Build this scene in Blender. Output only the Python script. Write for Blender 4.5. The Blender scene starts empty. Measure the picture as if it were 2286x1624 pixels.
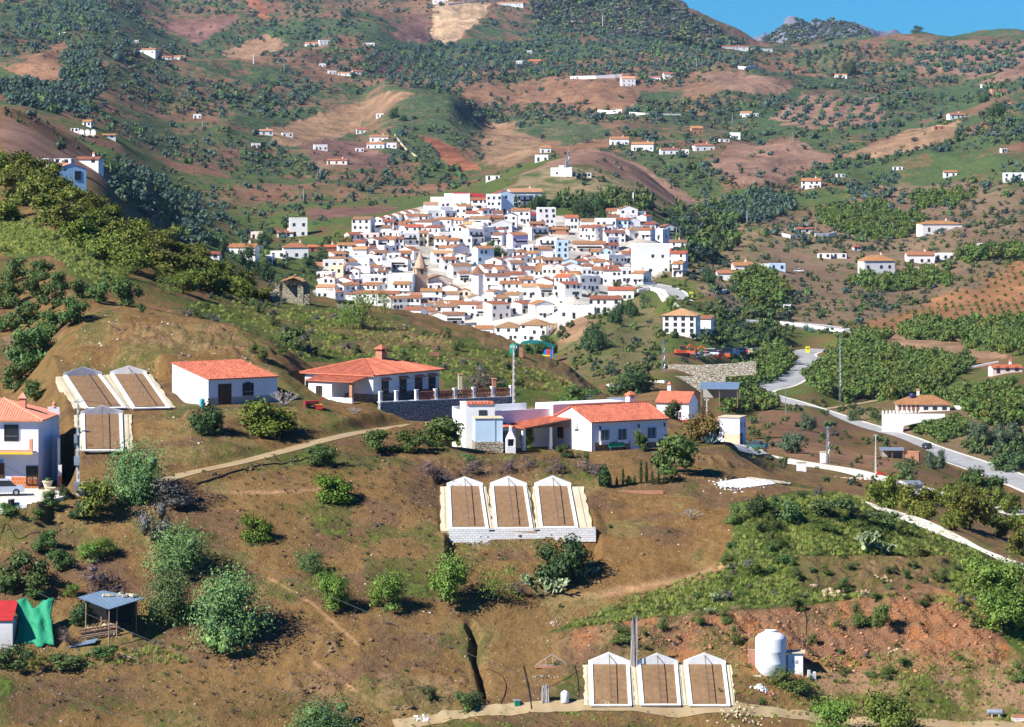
import bpy, math, random
import numpy as np
from mathutils import Vector, Matrix
random.seed(7); RN = np.random.default_rng(7)
F = 8133.0; UC = 1143.0; VH = 300.0            # focal length and horizon, in units of a 2286-wide picture
scene = bpy.context.scene; C = scene.collection
R = math.radians
# ------------------------------------------------------------------ naming helpers
def tag(o, label=None, cat=None, group=None, kind=None):
    if label: o['label'] = label
    if cat: o['category'] = cat
    if group: o['group'] = group
    if kind: o['kind'] = kind
    return o
def empty(name, loc, rz=0.0, label=None, cat=None, group=None):
    o = bpy.data.objects.new(name, None); C.objects.link(o)
    o.location = loc; o.rotation_euler = (0, 0, rz); o.empty_display_size = .1
    return tag(o, label, cat, group)
# ------------------------------------------------------------------ materials
MATS = {}
def _new(name):
    m = bpy.data.materials.new(name); m.use_nodes = True
    nt = m.node_tree; b = nt.nodes['Principled BSDF']; MATS[name] = m
    return m, nt, b
def mat(name, col, rough=.8, var=.15, scale=1.0, bump=0.0, bscale=None, metal=0.0, isl=0.0, objr=0.0, spec=.3, col2=None, thr=.5, thrw=.12, s2=None, wave=None):
    """plain procedural material: base colour broken up by noise, optional second colour in patches, bump"""
    m, nt, b = _new(name); N = nt.nodes; L = nt.links
    tc = N.new('ShaderNodeTexCoord'); 
    src = tc.outputs['Object']
    nz = N.new('ShaderNodeTexNoise'); nz.inputs['Scale'].default_value = scale; nz.inputs['Detail'].default_value = 6; nz.inputs['Roughness'].default_value = .65
    L.new(src, nz.inputs['Vector'])
    hs = N.new('ShaderNodeHueSaturation'); hs.inputs['Color'].default_value = (*col, 1)
    fac = nz.outputs['Fac']
    mr = N.new('ShaderNodeMapRange'); mr.inputs['From Min'].default_value = .3; mr.inputs['From Max'].default_value = .7
    mr.inputs['To Min'].default_value = 1-var; mr.inputs['To Max'].default_value = 1+var
    L.new(fac, mr.inputs['Value']); val = mr.outputs['Result']
    def mul(a, c, lo, hi):
        q = N.new('ShaderNodeMapRange'); q.inputs['To Min'].default_value = lo; q.inputs['To Max'].default_value = hi
        L.new(c, q.inputs['Value']); k = N.new('ShaderNodeMath'); k.operation = 'MULTIPLY'
        L.new(a, k.inputs[0]); L.new(q.outputs['Result'], k.inputs[1]); return k.outputs[0]
    if isl:
        g = N.new('ShaderNodeNewGeometry'); val = mul(val, g.outputs['Random Per Island'], 1-isl, 1+isl)
    if objr:
        oi = N.new('ShaderNodeObjectInfo'); val = mul(val, oi.outputs['Random'], 1-objr, 1+objr)
        q = N.new('ShaderNodeMapRange'); q.inputs['To Min'].default_value = .5-.02*objr/.2; q.inputs['To Max'].default_value = .5+.02*objr/.2
        L.new(oi.outputs['Random'], q.inputs['Value']); L.new(q.outputs['Result'], hs.inputs['Hue'])
    L.new(val, hs.inputs['Value'])
    if col2:
        n2 = N.new('ShaderNodeTexNoise'); n2.inputs['Scale'].default_value = s2 or scale*.5; n2.inputs['Detail'].default_value = 8; n2.inputs['Roughness'].default_value = .7
        L.new(src, n2.inputs['Vector'])
        q = N.new('ShaderNodeMapRange'); q.inputs['From Min'].default_value = thr-thrw; q.inputs['From Max'].default_value = thr+thrw; L.new(n2.outputs['Fac'], q.inputs['Value'])
        mx = N.new('ShaderNodeMix'); mx.data_type = 'RGBA'; mx.inputs[6].default_value = (*col, 1); mx.inputs[7].default_value = (*col2, 1)
        L.new(q.outputs['Result'], mx.inputs[0]); L.new(mx.outputs[2], hs.inputs['Color'])
    L.new(hs.outputs['Color'], b.inputs['Base Color'])
    b.inputs['Roughness'].default_value = rough; b.inputs['Metallic'].default_value = metal
    b.inputs['Specular IOR Level'].default_value = spec
    if bump or wave:
        bp = N.new('ShaderNodeBump'); bp.inputs['Strength'].default_value = 1.0; bp.inputs['Distance'].default_value = bump or wave[2]
        if wave:
            w = N.new('ShaderNodeTexWave'); w.bands_direction = wave[0]; w.inputs['Scale'].default_value = wave[1]; w.inputs['Distortion'].default_value = .4
            L.new(src, w.inputs['Vector']); L.new(w.outputs['Fac'], bp.inputs['Height'])
        else:
            n3 = N.new('ShaderNodeTexNoise'); n3.inputs['Scale'].default_value = bscale or scale*3; n3.inputs['Detail'].default_value = 5
            L.new(src, n3.inputs['Vector']); L.new(n3.outputs['Fac'], bp.inputs['Height'])
        L.new(bp.outputs['Normal'], b.inputs['Normal'])
    return m
def stone_mat(name, c1, c2, mortar, scale, bump=.05, squash=1.8):
    m, nt, b = _new(name); N = nt.nodes; L = nt.links
    tc = N.new('ShaderNodeTexCoord'); mp = N.new('ShaderNodeMapping'); mp.inputs['Scale'].default_value = (1, 1, squash); L.new(tc.outputs['Object'], mp.inputs['Vector'])
    v = N.new('ShaderNodeTexVoronoi'); v.inputs['Scale'].default_value = scale; L.new(mp.outputs[0], v.inputs['Vector'])
    e = N.new('ShaderNodeTexVoronoi'); e.feature = 'DISTANCE_TO_EDGE'; e.inputs['Scale'].default_value = scale; L.new(mp.outputs[0], e.inputs['Vector'])
    sp = N.new('ShaderNodeSeparateColor'); L.new(v.outputs['Color'], sp.inputs[0])
    mx = N.new('ShaderNodeMix'); mx.data_type = 'RGBA'; mx.inputs[6].default_value = (*c1, 1); mx.inputs[7].default_value = (*c2, 1); L.new(sp.outputs[0], mx.inputs[0])
    q = N.new('ShaderNodeMapRange'); q.inputs['From Min'].default_value = .0; q.inputs['From Max'].default_value = .09; L.new(e.outputs['Distance'], q.inputs['Value'])
    m2 = N.new('ShaderNodeMix'); m2.data_type = 'RGBA'; m2.inputs[6].default_value = (*mortar, 1); L.new(mx.outputs[2], m2.inputs[7]); L.new(q.outputs['Result'], m2.inputs[0])
    L.new(m2.outputs[2], b.inputs['Base Color']); b.inputs['Roughness'].default_value = .9
    bp = N.new('ShaderNodeBump'); bp.inputs['Distance'].default_value = bump; L.new(q.outputs['Result'], bp.inputs['Height']); L.new(bp.outputs['Normal'], b.inputs['Normal'])
    return m
def block_mat(name, c1, mortar, bw, bh):
    """rendered concrete blocks / bricks, in the object's own xz plane"""
    m, nt, b = _new(name); N = nt.nodes; L = nt.links
    tc = N.new('ShaderNodeTexCoord'); mp = N.new('ShaderNodeMapping'); mp.inputs['Rotation'].default_value = (R(90), 0, 0); L.new(tc.outputs['Object'], mp.inputs['Vector'])
    k = N.new('ShaderNodeTexBrick'); k.inputs['Scale'].default_value = 1; k.inputs['Brick Width'].default_value = bw; k.inputs['Row Height'].default_value = bh
    k.inputs['Mortar Size'].default_value = .018; k.inputs['Color1'].default_value = (*c1, 1); k.inputs['Color2'].default_value = (*[x*.82 for x in c1], 1); k.inputs['Mortar'].default_value = (*mortar, 1)
    L.new(mp.outputs[0], k.inputs['Vector']); L.new(k.outputs['Color'], b.inputs['Base Color']); b.inputs['Roughness'].default_value = .9
    return m
WHITE = mat('whitewash', (.82, .81, .80), .85, .05, .6, .01, 12, col2=(.66, .64, .61), thr=.66, thrw=.1, s2=.35)
WHITE_B = mat('whitewash_clean', (.83, .83, .82), .85, .05, .8, .01, 12, col2=(.68, .66, .62), thr=.64, thrw=.08, s2=.7)
CREAMW = mat('cream_wall', (.78, .66, .47), .85, .06, .6)
PINKW = mat('pale_pink_wall', (.80, .66, .60), .85, .06, .6)
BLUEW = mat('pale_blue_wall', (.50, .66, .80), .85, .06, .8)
ROOFS = [mat('terracotta_orange', (.46, .185, .085), .85, .28, 1.6, objr=.18, col2=(.33, .16, .09), thr=.56, s2=.5, wave=('X', 4.2, .05)),
         mat('terracotta_weathered', (.40, .19, .105), .9, .32, 1.6, objr=.2, col2=(.30, .17, .11), thr=.5, s2=.6, wave=('X', 4.2, .05)),
         mat('terracotta_red', (.56, .14, .075), .85, .2, 1.6, objr=.12, wave=('X', 4.2, .05)),
         mat('terracotta_pale', (.62, .33, .17), .85, .25, 1.6, objr=.15, wave=('X', 4.2, .05))]
TILE = mat('new_roof_tile', (.50, .150, .085), .75, .24, 2.0, isl=.30, col2=(.40, .115, .07), thr=.52, s2=1.2)
TILE_P = mat('pale_roof_tile', (.68, .27, .17), .8, .15, 2.5, isl=.12)
GLASS = mat('dark_window', (.035, .04, .05), .25, .2, 3, spec=.5)
SHUT = mat('brown_joinery', (.09, .045, .025), .6, .25, 4)
GREY = mat('grey_cement', (.40, .39, .36), .9, .15, 1.2, .02)
CONC = mat('cream_concrete', (.62, .54, .37), .9, .18, .9, .02, col2=(.46, .37, .23), thr=.6)
LIME = mat('limewashed_edge', (.80, .80, .77), .85, .1, 1.5, .02, col2=(.60, .57, .50), thr=.66)
RED_M = mat('red_sheet', (.42, .03, .03), .6, .2, 1)
BRICK = block_mat('bare_brick', (.50, .20, .11), (.42, .30, .22), .5, .2)
BLOCK = block_mat('white_block', (.82, .82, .80), (.42, .40, .38), .42, .21)
STONE = stone_mat('grey_rubble', (.30, .32, .33), (.46, .47, .47), (.17, .18, .18), 2.6, .12)
STONE_P = stone_mat('pale_rubble', (.50, .44, .33), (.68, .61, .48), (.16, .12, .08), 1.1, .15, 1.4)
STONE_B = stone_mat('brown_rubble', (.24, .17, .12), (.34, .28, .22), (.12, .10, .08), 2.4, .06)
STONE_D = stone_mat('dry_stone', (.34, .30, .22), (.50, .45, .35), (.10, .08, .06), 2.6, .12, 2.2)
METAL = mat('galvanised', (.38, .42, .46), .45, .2, 1.5, metal=.5, objr=.1)
METAL_B = mat('blue_sheet', (.26, .38, .52), .45, .12, 1.0, metal=.3, wave=('X', 3, .05))
WOOD = mat('weathered_wood', (.30, .21, .15), .9, .3, 5, isl=.2)
WOODG = mat('grey_wood', (.36, .33, .31), .9, .3, 6, isl=.3)
BLACK = mat('black_rubber', (.02, .02, .02), .6, .2, 3)
SOIL = mat('raked_soil', (.215, .125, .06), .95, .22, 3.0, .03, 9, col2=(.26, .16, .085), thr=.5, s2=.8)
BARK = mat('bark', (.10, .075, .055), .95, .3, 6)
GREENP = mat('green_plastic', (.02, .22, .14), .5, .1, 1)
# ------------------------------------------------------------------ mesh builder
class MB:
    def __init__(s): s.v = []; s.f = []; s.m = []; s.mats = []
    def mi(s, m):
        if m not in s.mats: s.mats.append(m)
        return s.mats.index(m)
    def poly(s, pts, m):
        i = len(s.v); s.v += [tuple(p) for p in pts]; s.f.append(tuple(range(i, i+len(pts)))); s.m.append(s.mi(m)); return s
    def hexa(s, p, m):      # 8 points: bottom ring 0-3 (ccw), top ring 4-7
        i = len(s.v); s.v += [tuple(q) for q in p]; k = s.mi(m)
        for f in ((3,2,1,0),(4,5,6,7),(0,1,5,4),(1,2,6,5),(2,3,7,6),(3,0,4,7)):
            s.f.append(tuple(i+j for j in f)); s.m.append(k)
        return s
    def box(s, x0, y0, z0, x1, y1, z1, m):
        return s.hexa([(x0,y0,z0),(x1,y0,z0),(x1,y1,z0),(x0,y1,z0),(x0,y0,z1),(x1,y0,z1),(x1,y1,z1),(x0,y1,z1)], m)
    def slab(s, quad, t, m):    # a quad given thickness t downwards
        lo = [(a, b, c-t) for a, b, c in quad]; return s.hexa(lo+list(quad), m)
    def prism(s, poly, z0, z1, m):
        i = len(s.v); n = len(poly); s.v += [(a, b, z0) for a, b in poly]+[(a, b, z1) for a, b in poly]; k = s.mi(m)
        s.f.append(tuple(i+n-1-j for j in range(n))); s.f.append(tuple(i+n+j for j in range(n))); s.m += [k, k]
        for j in range(n):
            q = (j+1) % n; s.f.append((i+j, i+q, i+n+q, i+n+j)); s.m.append(k)
        return s
    def wallpoly(s, pts, y0, y1, m):    # polygon in xz extruded along y
        i = len(s.v); n = len(pts); s.v += [(a, y0, b) for a, b in pts]+[(a, y1, b) for a, b in pts]; k = s.mi(m)
        s.f.append(tuple(i+j for j in range(n))); s.f.append(tuple(i+2*n-1-j for j in range(n))); s.m += [k, k]
        for j in range(n):
            q = (j+1) % n; s.f.append((i+q, i+j, i+n+j, i+n+q)); s.m.append(k)
        return s
    def lathe(s, prof, m, c=(0, 0, 0), n=20):   # prof (r, z)
        i = len(s.v); k = s.mi(m)
        for r, z in prof:
            for j in range(n):
                a = 2*math.pi*j/n; s.v.append((c[0]+r*math.cos(a), c[1]+r*math.sin(a), c[2]+z))
        for q in range(len(prof)-1):
            for j in range(n):
                j2 = (j+1) % n; s.f.append((i+q*n+j, i+q*n+j2, i+(q+1)*n+j2, i+(q+1)*n+j)); s.m.append(k)
        s.f.append(tuple(i+n-1-j for j in range(n))); s.f.append(tuple(i+(len(prof)-1)*n+j for j in range(n))); s.m += [k, k]
        return s
    def tube(s, pts, r, m, n=6, r2=None):
        pts = [Vector(p) for p in pts]; i = len(s.v); k = s.mi(m); L = len(pts); r2 = r if r2 is None else r2
        for a, p in enumerate(pts):
            t = (pts[min(a+1, L-1)]-pts[max(a-1, 0)]).normalized(); u = t.orthogonal().normalized() if abs(t.z) > .9 else Vector((-t.y, t.x, 0)).normalized(); w = t.cross(u)
            rr = r+(r2-r)*a/max(1, L-1)
            for j in range(n):
                g = 2*math.pi*j/n; s.v.append(tuple(p+(u*math.cos(g)+w*math.sin(g))*rr))
        for a in range(L-1):
            for j in range(n):
                j2 = (j+1) % n; s.f.append((i+a*n+j, i+a*n+j2, i+(a+1)*n+j2, i+(a+1)*n+j)); s.m.append(k)
        s.f.append(tuple(i+n-1-j for j in range(n))); s.f.append(tuple(i+(L-1)*n+j for j in range(n))); s.m += [k, k]
        return s
    def rock(s, c, r, m, sq=.7, seed=0):
        rg = random.Random(seed); i = len(s.v); k = s.mi(m); T, G = ICO1
        for x, y, z in T:
            q = r*(.7+.5*rg.random()); s.v.append((c[0]+x*q, c[1]+y*q, c[2]+z*q*sq))
        for f in G: s.f.append(tuple(i+j for j in f)); s.m.append(k)
        return s
    def mesh(s, name, smooth=False):
        me = bpy.data.meshes.new(name); me.from_pydata(s.v, [], s.f)
        for m in s.mats: me.materials.append(m)
        me.polygons.foreach_set('material_index', s.m)
        if smooth: me.polygons.foreach_set('use_smooth', [True]*len(s.f))
        me.update(); return me
    def build(s, name, parent=None, smooth=False, loc=None, rz=0):
        o = bpy.data.objects.new(name, s.mesh(name, smooth)); C.objects.link(o); o.parent = parent
        if loc is not None: o.location = loc
        if rz: o.rotation_euler = (0, 0, rz)
        return o
def npmesh(name, V, Fq, mats, midx=None, smooth=False):
    """V (n,3), Fq (m,3 or 4) numpy -> mesh"""
    me = bpy.data.meshes.new(name); k = Fq.shape[1]; me.vertices.add(len(V)); me.vertices.foreach_set('co', np.ascontiguousarray(V, dtype=np.float32).ravel())
    me.loops.add(Fq.size); me.loops.foreach_set('vertex_index', np.ascontiguousarray(Fq, dtype=np.int32).ravel())
    me.polygons.add(len(Fq)); me.polygons.foreach_set('loop_start', np.arange(0, Fq.size, k, dtype=np.int32))
    for m in mats: me.materials.append(m)
    if midx is not None: me.polygons.foreach_set('material_index', np.ascontiguousarray(midx, dtype=np.int32))
    if smooth: me.polygons.foreach_set('use_smooth', np.ones(len(Fq), dtype=bool))
    me.update(calc_edges=True); return me
def ico(n):
    import bmesh
    b = bmesh.new(); bmesh.ops.create_icosphere(b, subdivisions=n, radius=1)
    T = [tuple(v.co) for v in b.verts]; G = [tuple(v.index for v in f.verts) for f in b.faces]; b.free(); return T, G
ICO1 = ico(1); ICO2 = ico(2)
# ------------------------------------------------------------------ camera and light
cd = bpy.data.cameras.new('camera'); cam = bpy.data.objects.new('camera', cd); C.objects.link(cam); scene.camera = cam
cd.sensor_width = 36; cd.lens = F/2286*36; cd.clip_start = 5; cd.clip_end = 60000
cam.location = (0, 0, 0); cam.rotation_euler = (R(90), 0, 0); cd.shift_y = -(812-VH)/2286
scene.render.resolution_x = 1024; scene.render.resolution_y = 727
SAZ = R(239); SEL = R(39)
sl = bpy.data.lights.new('sun', 'SUN'); so = bpy.data.objects.new('sun', sl); C.objects.link(so)
sl.energy = 5.0; sl.angle = R(.53); sl.color = (1.0, .955, .87)
sd = Vector((math.sin(SAZ)*math.cos(SEL), math.cos(SAZ)*math.cos(SEL), math.sin(SEL)))
so.rotation_euler = sd.to_track_quat('Z', 'Y').to_euler(); so.location = (-100, -50, 200)
w = bpy.data.worlds.new('World'); scene.world = w; w.use_nodes = True; nt = w.node_tree
sk = nt.nodes.new('ShaderNodeTexSky'); sk.sky_type = 'NISHITA'; sk.sun_disc = False; sk.sun_elevation = SEL; sk.sun_rotation = SAZ
sk.altitude = 1200; sk.air_density = 1.0; sk.dust_density = 0.0; sk.ozone_density = 3.0
hsn = nt.nodes.new('ShaderNodeHueSaturation'); hsn.inputs['Saturation'].default_value = 1.3; hsn.inputs['Hue'].default_value = .485
nt.links.new(sk.outputs[0], hsn.inputs['Color']); bg = nt.nodes['Background']; tn = nt.nodes.new('ShaderNodeMix'); tn.data_type = 'RGBA'; tn.blend_type = 'MULTIPLY'; tn.inputs[0].default_value = 1; tn.inputs[7].default_value = (.12, .62, 1.3, 1)
nt.links.new(hsn.outputs[0], tn.inputs[6]); nt.links.new(tn.outputs[2], bg.inputs['Color']); bg.inputs['Strength'].default_value = .052
vs = scene.view_settings; vs.view_transform = 'Standard'; vs.look = 'None'; vs.exposure = 0.8; vs.gamma = 1

CABLE = mat('cable_sheath', (.10,.10,.11), .6, .1, 1)
# thin even air: the far hills fade slightly to blue
hm = bpy.data.materials.new('haze_air'); hm.use_nodes = True; hn = hm.node_tree; hn.nodes.remove(hn.nodes['Principled BSDF']); pv = hn.nodes.new('ShaderNodeVolumePrincipled')
pv.inputs['Color'].default_value = (.45, .68, 1.0, 1); pv.inputs['Density'].default_value = 2.0e-5; pv.inputs['Anisotropy'].default_value = 0
hn.links.new(pv.outputs[0], hn.nodes['Material Output'].inputs['Volume'])
_b = MB().box(-4200, -60, -130, 4200, 10600, 420, hm); tag(_b.build('haze'), 'thin bluish air in front of the far hills', None, None, 'stuff')
# ------------------------------------------------------------------ terrain: a height field in world x, y
# each column lists the ground's height line as (v, distance); z = -(v-300)*distance/F
TC = {
 0:   [(1800,285),(1610,297),(1490,304),(1330,313),(1190,322),(1112,328),(1085,343),(700,430),(560,500),(380,620),(470,720),(425,900),(350,1050),(262,1250),(300,1700),(250,2100),(170,2700),(150,2900),(110,3300),(60,3900),(0,4600),(-40,5200),(-80,6000),(-60,7500),(0,9000)],
 200: [(1800,285),(1610,297),(1500,304),(1340,313),(1200,322),(1105,330),(830,372),(690,400),(640,440),(478,560),(560,760),(470,950),(400,1100),(335,1300),(350,1700),(300,2100),(200,2600),(160,2900),(110,3300),(50,3900),(0,4400),(-40,5000),(-90,6000),(-60,7500),(0,9000)],
 400: [(1800,285),(1610,297),(1500,304),(1330,314),(1200,322),(1065,334),(905,358),(705,400),(690,440),(575,540),(680,800),(560,1150),(500,1400),(440,1700),(425,1900),(380,2200),(300,2600),(250,2900),(190,3300),(110,4000),(60,4500),(20,5000),(-60,6000),(-40,7500),(0,9000)],
 600: [(1800,285),(1610,297),(1500,304),(1330,314),(1190,324),(1012,344),(902,362),(778,388),(795,415),(662,520),(790,900),(620,1350),(560,1500),(500,1650),(465,1800),(400,2300),(330,2600),(290,2900),(220,3300),(120,4000),(50,4600),(0,5000),(-60,6000),(-40,7500),(0,9000)],
 800: [(1800,285),(1610,297),(1500,304),(1320,315),(1170,327),(1000,347),(905,371),(870,400),(815,430),(697,510),(850,900),(720,1350),(600,1480),(490,1620),(470,1800),(430,2100),(370,2450),(345,2650),(230,3300),(130,4000),(60,4600),(20,5200),(-60,6000),(-40,7500),(0,9000)],
 900: [(1800,285),(1610,297),(1500,304),(1320,315),(1170,327),(1000,349),(925,369),(880,396),(820,430),(718,500),(860,900),(735,1330),(600,1480),(475,1640),(462,1850),(435,2150),(390,2450),(300,2750),(205,3100),(200,3600),(70,4600),(20,5200),(-60,6000),(-40,7500),(0,9000)],
 1000:[(1800,285),(1610,297),(1500,304),(1320,315),(1170,328),(1005,352),(930,372),(885,396),(830,425),(745,490),(870,900),(748,1330),(600,1490),(450,1670),(455,1900),(430,2200),(395,2450),(320,2700),(215,3050),(215,3500),(150,4200),(0,5200),(-50,6000),(-40,7500),(0,9000)],
 1100:[(1800,285),(1610,297),(1500,304),(1330,315),(1180,327),(1010,354),(945,376),(895,400),(845,428),(775,475),(880,880),(775,1300),(620,1460),(440,1680),(425,1800),(430,2100),(385,2450),(310,2800),(275,3100),(200,3600),(150,4200),(20,5100),(-50,6000),(-40,7500),(0,9000)],
 1200:[(1800,285),(1610,297),(1500,304),(1330,316),(1185,327),(1012,354),(955,380),(905,405),(865,430),(818,460),(900,800),(778,1280),(620,1460),(455,1680),(388,1850),(440,2150),(350,2500),(320,2800),(262,3100),(220,3500),(150,4200),(50,5000),(-50,6000),(-30,7500),(0,9000)],
 1300:[(1800,285),(1610,297),(1500,304),(1330,316),(1185,327),(1012,354),(958,379),(920,402),(890,420),(868,440),(940,760),(790,1150),(660,1400),(460,1680),(375,1880),(440,2150),(350,2500),(320,2750),(265,3100),(200,3600),(160,4100),(60,5000),(-40,6000),(-30,7500),(0,9000)],
 1400:[(1800,285),(1610,297),(1500,304),(1330,316),(1190,327),(1014,354),(965,376),(935,398),(915,415),(915,430),(960,700),(850,960),(700,1370),(480,1660),(392,1920),(440,2150),(370,2500),(322,2700),(270,3050),(200,3600),(160,4100),(60,5000),(-22,5800),(20,7500),(60,9000)],
 1500:[(1800,285),(1610,298),(1500,305),(1330,316),(1190,327),(1030,350),(975,372),(945,392),(940,408),(990,500),(985,650),(880,880),(740,1200),(560,1600),(460,1850),(450,2100),(400,2350),(330,2700),(275,3050),(200,3700),(155,4200),(80,5000),(12,5600),(40,7500),(80,9000)],
 1600:[(1800,286),(1600,298),(1500,305),(1330,316),(1190,327),(1062,345),(1000,364),(992,375),(1015,400),(1060,500),(1020,690),(965,850),(850,1020),(690,1350),(560,1700),(480,2000),(400,2300),(330,2700),(280,3100),(200,3700),(150,4200),(105,4800),(75,5500),(120,7000),(130,9000)],
 1700:[(1800,286),(1600,299),(1490,306),(1330,317),(1180,328),(1075,344),(1045,354),(1080,372),(1080,430),(1075,540),(1030,690),(965,870),(880,1080),(720,1350),(590,1600),(480,1950),(410,2250),(320,2850),(270,3200),(210,3700),(160,4200),(112,4750),(125,5500),(112,7800),(120,9000)],
 1800:[(1800,286),(1600,300),(1480,307),(1320,318),(1180,330),(1095,342),(1088,350),(1125,375),(1115,460),(1085,580),(1030,700),(968,850),(880,1080),(730,1350),(600,1600),(480,2000),(420,2300),(310,2900),(270,3250),(220,3650),(170,4150),(126,4700),(132,5500),(80,8000),(120,9500)],
 1900:[(1800,286),(1600,301),(1485,308),(1325,319),(1200,330),(1110,342),(1112,352),(1150,380),(1130,470),(1095,580),(1040,700),(985,850),(890,1100),(740,1330),(610,1600),(480,1980),(420,2250),(310,2900),(255,3350),(210,3700),(160,4150),(108,4700),(125,5500),(92,8000),(120,9500)],
 2000:[(1800,286),(1600,301),(1490,308),(1330,319),(1240,329),(1165,340),(1160,350),(1180,390),(1155,480),(1105,590),(1045,700),(1000,830),(885,1120),(760,1300),(640,1560),(510,1900),(430,2200),(300,2950),(255,3300),(205,3700),(150,4200),(88,4750),(115,5500),(118,8000),(120,9500)],
 2140:[(1800,286),(1600,302),(1495,308),(1360,318),(1280,327),(1225,338),(1220,350),(1225,400),(1190,490),(1130,600),(1080,710),(1040,850),(870,1120),(740,1320),(620,1560),(500,1880),(420,2150),(290,2850),(235,3350),(190,3750),(140,4200),(93,4750),(115,5500),(130,8000),(130,9500)],
 2286:[(1800,286),(1600,302),(1500,308),(1400,316),(1330,324),(1295,335),(1285,350),(1270,410),(1220,500),(1160,600),(1110,720),(1085,850),(850,1120),(720,1350),(600,1580),(480,1880),(400,2100),(280,2600),(210,3200),(175,3700),(140,4200),(98,4800),(115,5500),(130,8000),(130,9500)],
}
def pchip(x, y, xq):
    """monotone cubic, one row of knots each: x,y (K,), xq (n,)"""
    h = np.diff(x); dl = np.diff(y)/h; m = np.zeros_like(y)
    s = (dl[:-1]*dl[1:] > 0); w1 = 2*h[1:]+h[:-1]; w2 = h[1:]+2*h[:-1]
    with np.errstate(divide='ignore', invalid='ignore'):
        hm = (w1+w2)/(w1/dl[:-1]+w2/dl[1:])
    m[1:-1] = np.where(s, hm, 0); m[0] = dl[0]; m[-1] = dl[-1]
    k = np.clip(np.searchsorted(x, xq)-1, 0, len(h)-1); t = (xq-x[k])/h[k]
    return ((2*t**3-3*t**2+1)*y[k]+(t**3-2*t**2+t)*h[k]*m[k]+(-2*t**3+3*t**2)*y[k+1]+(t**3-t**2)*h[k]*m[k+1])
def _hash(ix, iy, seed):
    h = (ix.astype(np.int64)*374761393+iy.astype(np.int64)*668265263+seed*1274126177) & 0xffffffff
    h = ((h ^ (h >> 13))*1274126177) & 0xffffffff; return ((h ^ (h >> 16)) & 0xffff)/65535.0
def vnoise(x, y, seed=0):
    ix = np.floor(x); iy = np.floor(y); fx = x-ix; fy = y-iy; fx = fx*fx*fx*(fx*(fx*6-15)+10); fy = fy*fy*fy*(fy*(fy*6-15)+10)
    a = _hash(ix, iy, seed); b = _hash(ix+1, iy, seed); c = _hash(ix, iy+1, seed); d = _hash(ix+1, iy+1, seed)
    return (a*(1-fx)+b*fx)*(1-fy)+(c*(1-fx)+d*fx)*fy-.5
def fbm(x, y, o=4, seed=0, g=.5):
    s = 0; a = 1; 
    for k in range(o): s = s+a*vnoise(x*2**k+17*k, y*2**k-9*k, seed+k); a *= g
    return s
def ridged(x, y, o=3, seed=0):
    s = 0; a = 1
    for k in range(o): s = s+a*(.5-np.abs(vnoise(x*2**k+5*k, y*2**k, seed+k))*2); a *= .5
    return s
us = sorted(TC); K = 25
UG = np.arange(-420, 2710, 4.0); NU = len(UG)
CV = np.array([[p[0] for p in TC[u]] for u in us], float); CD = np.array([[p[1] for p in TC[u]] for u in us], float)
ux = np.array([-421]+us+[2711], float); CV = np.vstack([CV[:1], CV, CV[-1:]]); CD = np.vstack([CD[:1], CD, CD[-1:]])
GV = np.stack([pchip(ux, CV[:, k], UG) for k in range(K)], 1); GD = np.stack([pchip(ux, CD[:, k], UG) for k in range(K)], 1)
SEG = [20,52,60,62,60,60,62,54,46,40,30,48,52,50,50,44,44,40,40,40,40,34,24,16]
D = []; Z = []
for i in range(NU):
    zk = -(GV[i]-VH)*GD[i]/F; dq = np.concatenate([np.linspace(GD[i, k], GD[i, k+1], SEG[k], endpoint=False) for k in range(K-1)]+[[GD[i, -1]]])
    D.append(dq); Z.append(pchip(GD[i], zk, dq))
D = np.array(D); Z = np.array(Z); NS = D.shape[1]
X = (UG[:, None]-UC)*D/F
def VP(): return VH-F*Z/D
UU = np.repeat(UG[:, None], NS, 1)
def inpoly(poly, u, v):
    r = np.zeros(np.shape(u), bool); n = len(poly)
    for i in range(n):
        x1, y1 = poly[i]; x2, y2 = poly[(i+1) % n]
        if y1 == y2: continue
        c = ((y1 > v) != (y2 > v)) & (u < (x2-x1)*(v-y1)/(y2-y1)+x1); r ^= c
    return r
def inpt(poly, u, v):
    r = False; x2, y2 = poly[-1]
    for x1, y1 in poly:
        if (y1 > v) != (y2 > v) and u < (x2-x1)*(v-y1)/(y2-y1)+x1: r = not r
        x2, y2 = x1, y1
    return r
def segdist(poly, x, y, closed=True):
    best = np.full(np.shape(x), 1e9); n = len(poly); tt = np.zeros(np.shape(x)); 
    for i in range(n if closed else n-1):
        x1, y1 = poly[i][:2]; x2, y2 = poly[(i+1) % n][:2]; dx, dy = x2-x1, y2-y1; L = dx*dx+dy*dy+1e-9
        t = np.clip(((x-x1)*dx+(y-y1)*dy)/L, 0, 1); q = np.hypot(x-x1-t*dx, y-y1-t*dy); m = q < best
        best = np.where(m, q, best); tt = np.where(m, i+t, tt)
    return best, tt
sst = lambda a, b, x: (lambda t: t*t*(3-2*t))(np.clip((x-a)/(b-a), 0, 1))
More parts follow.
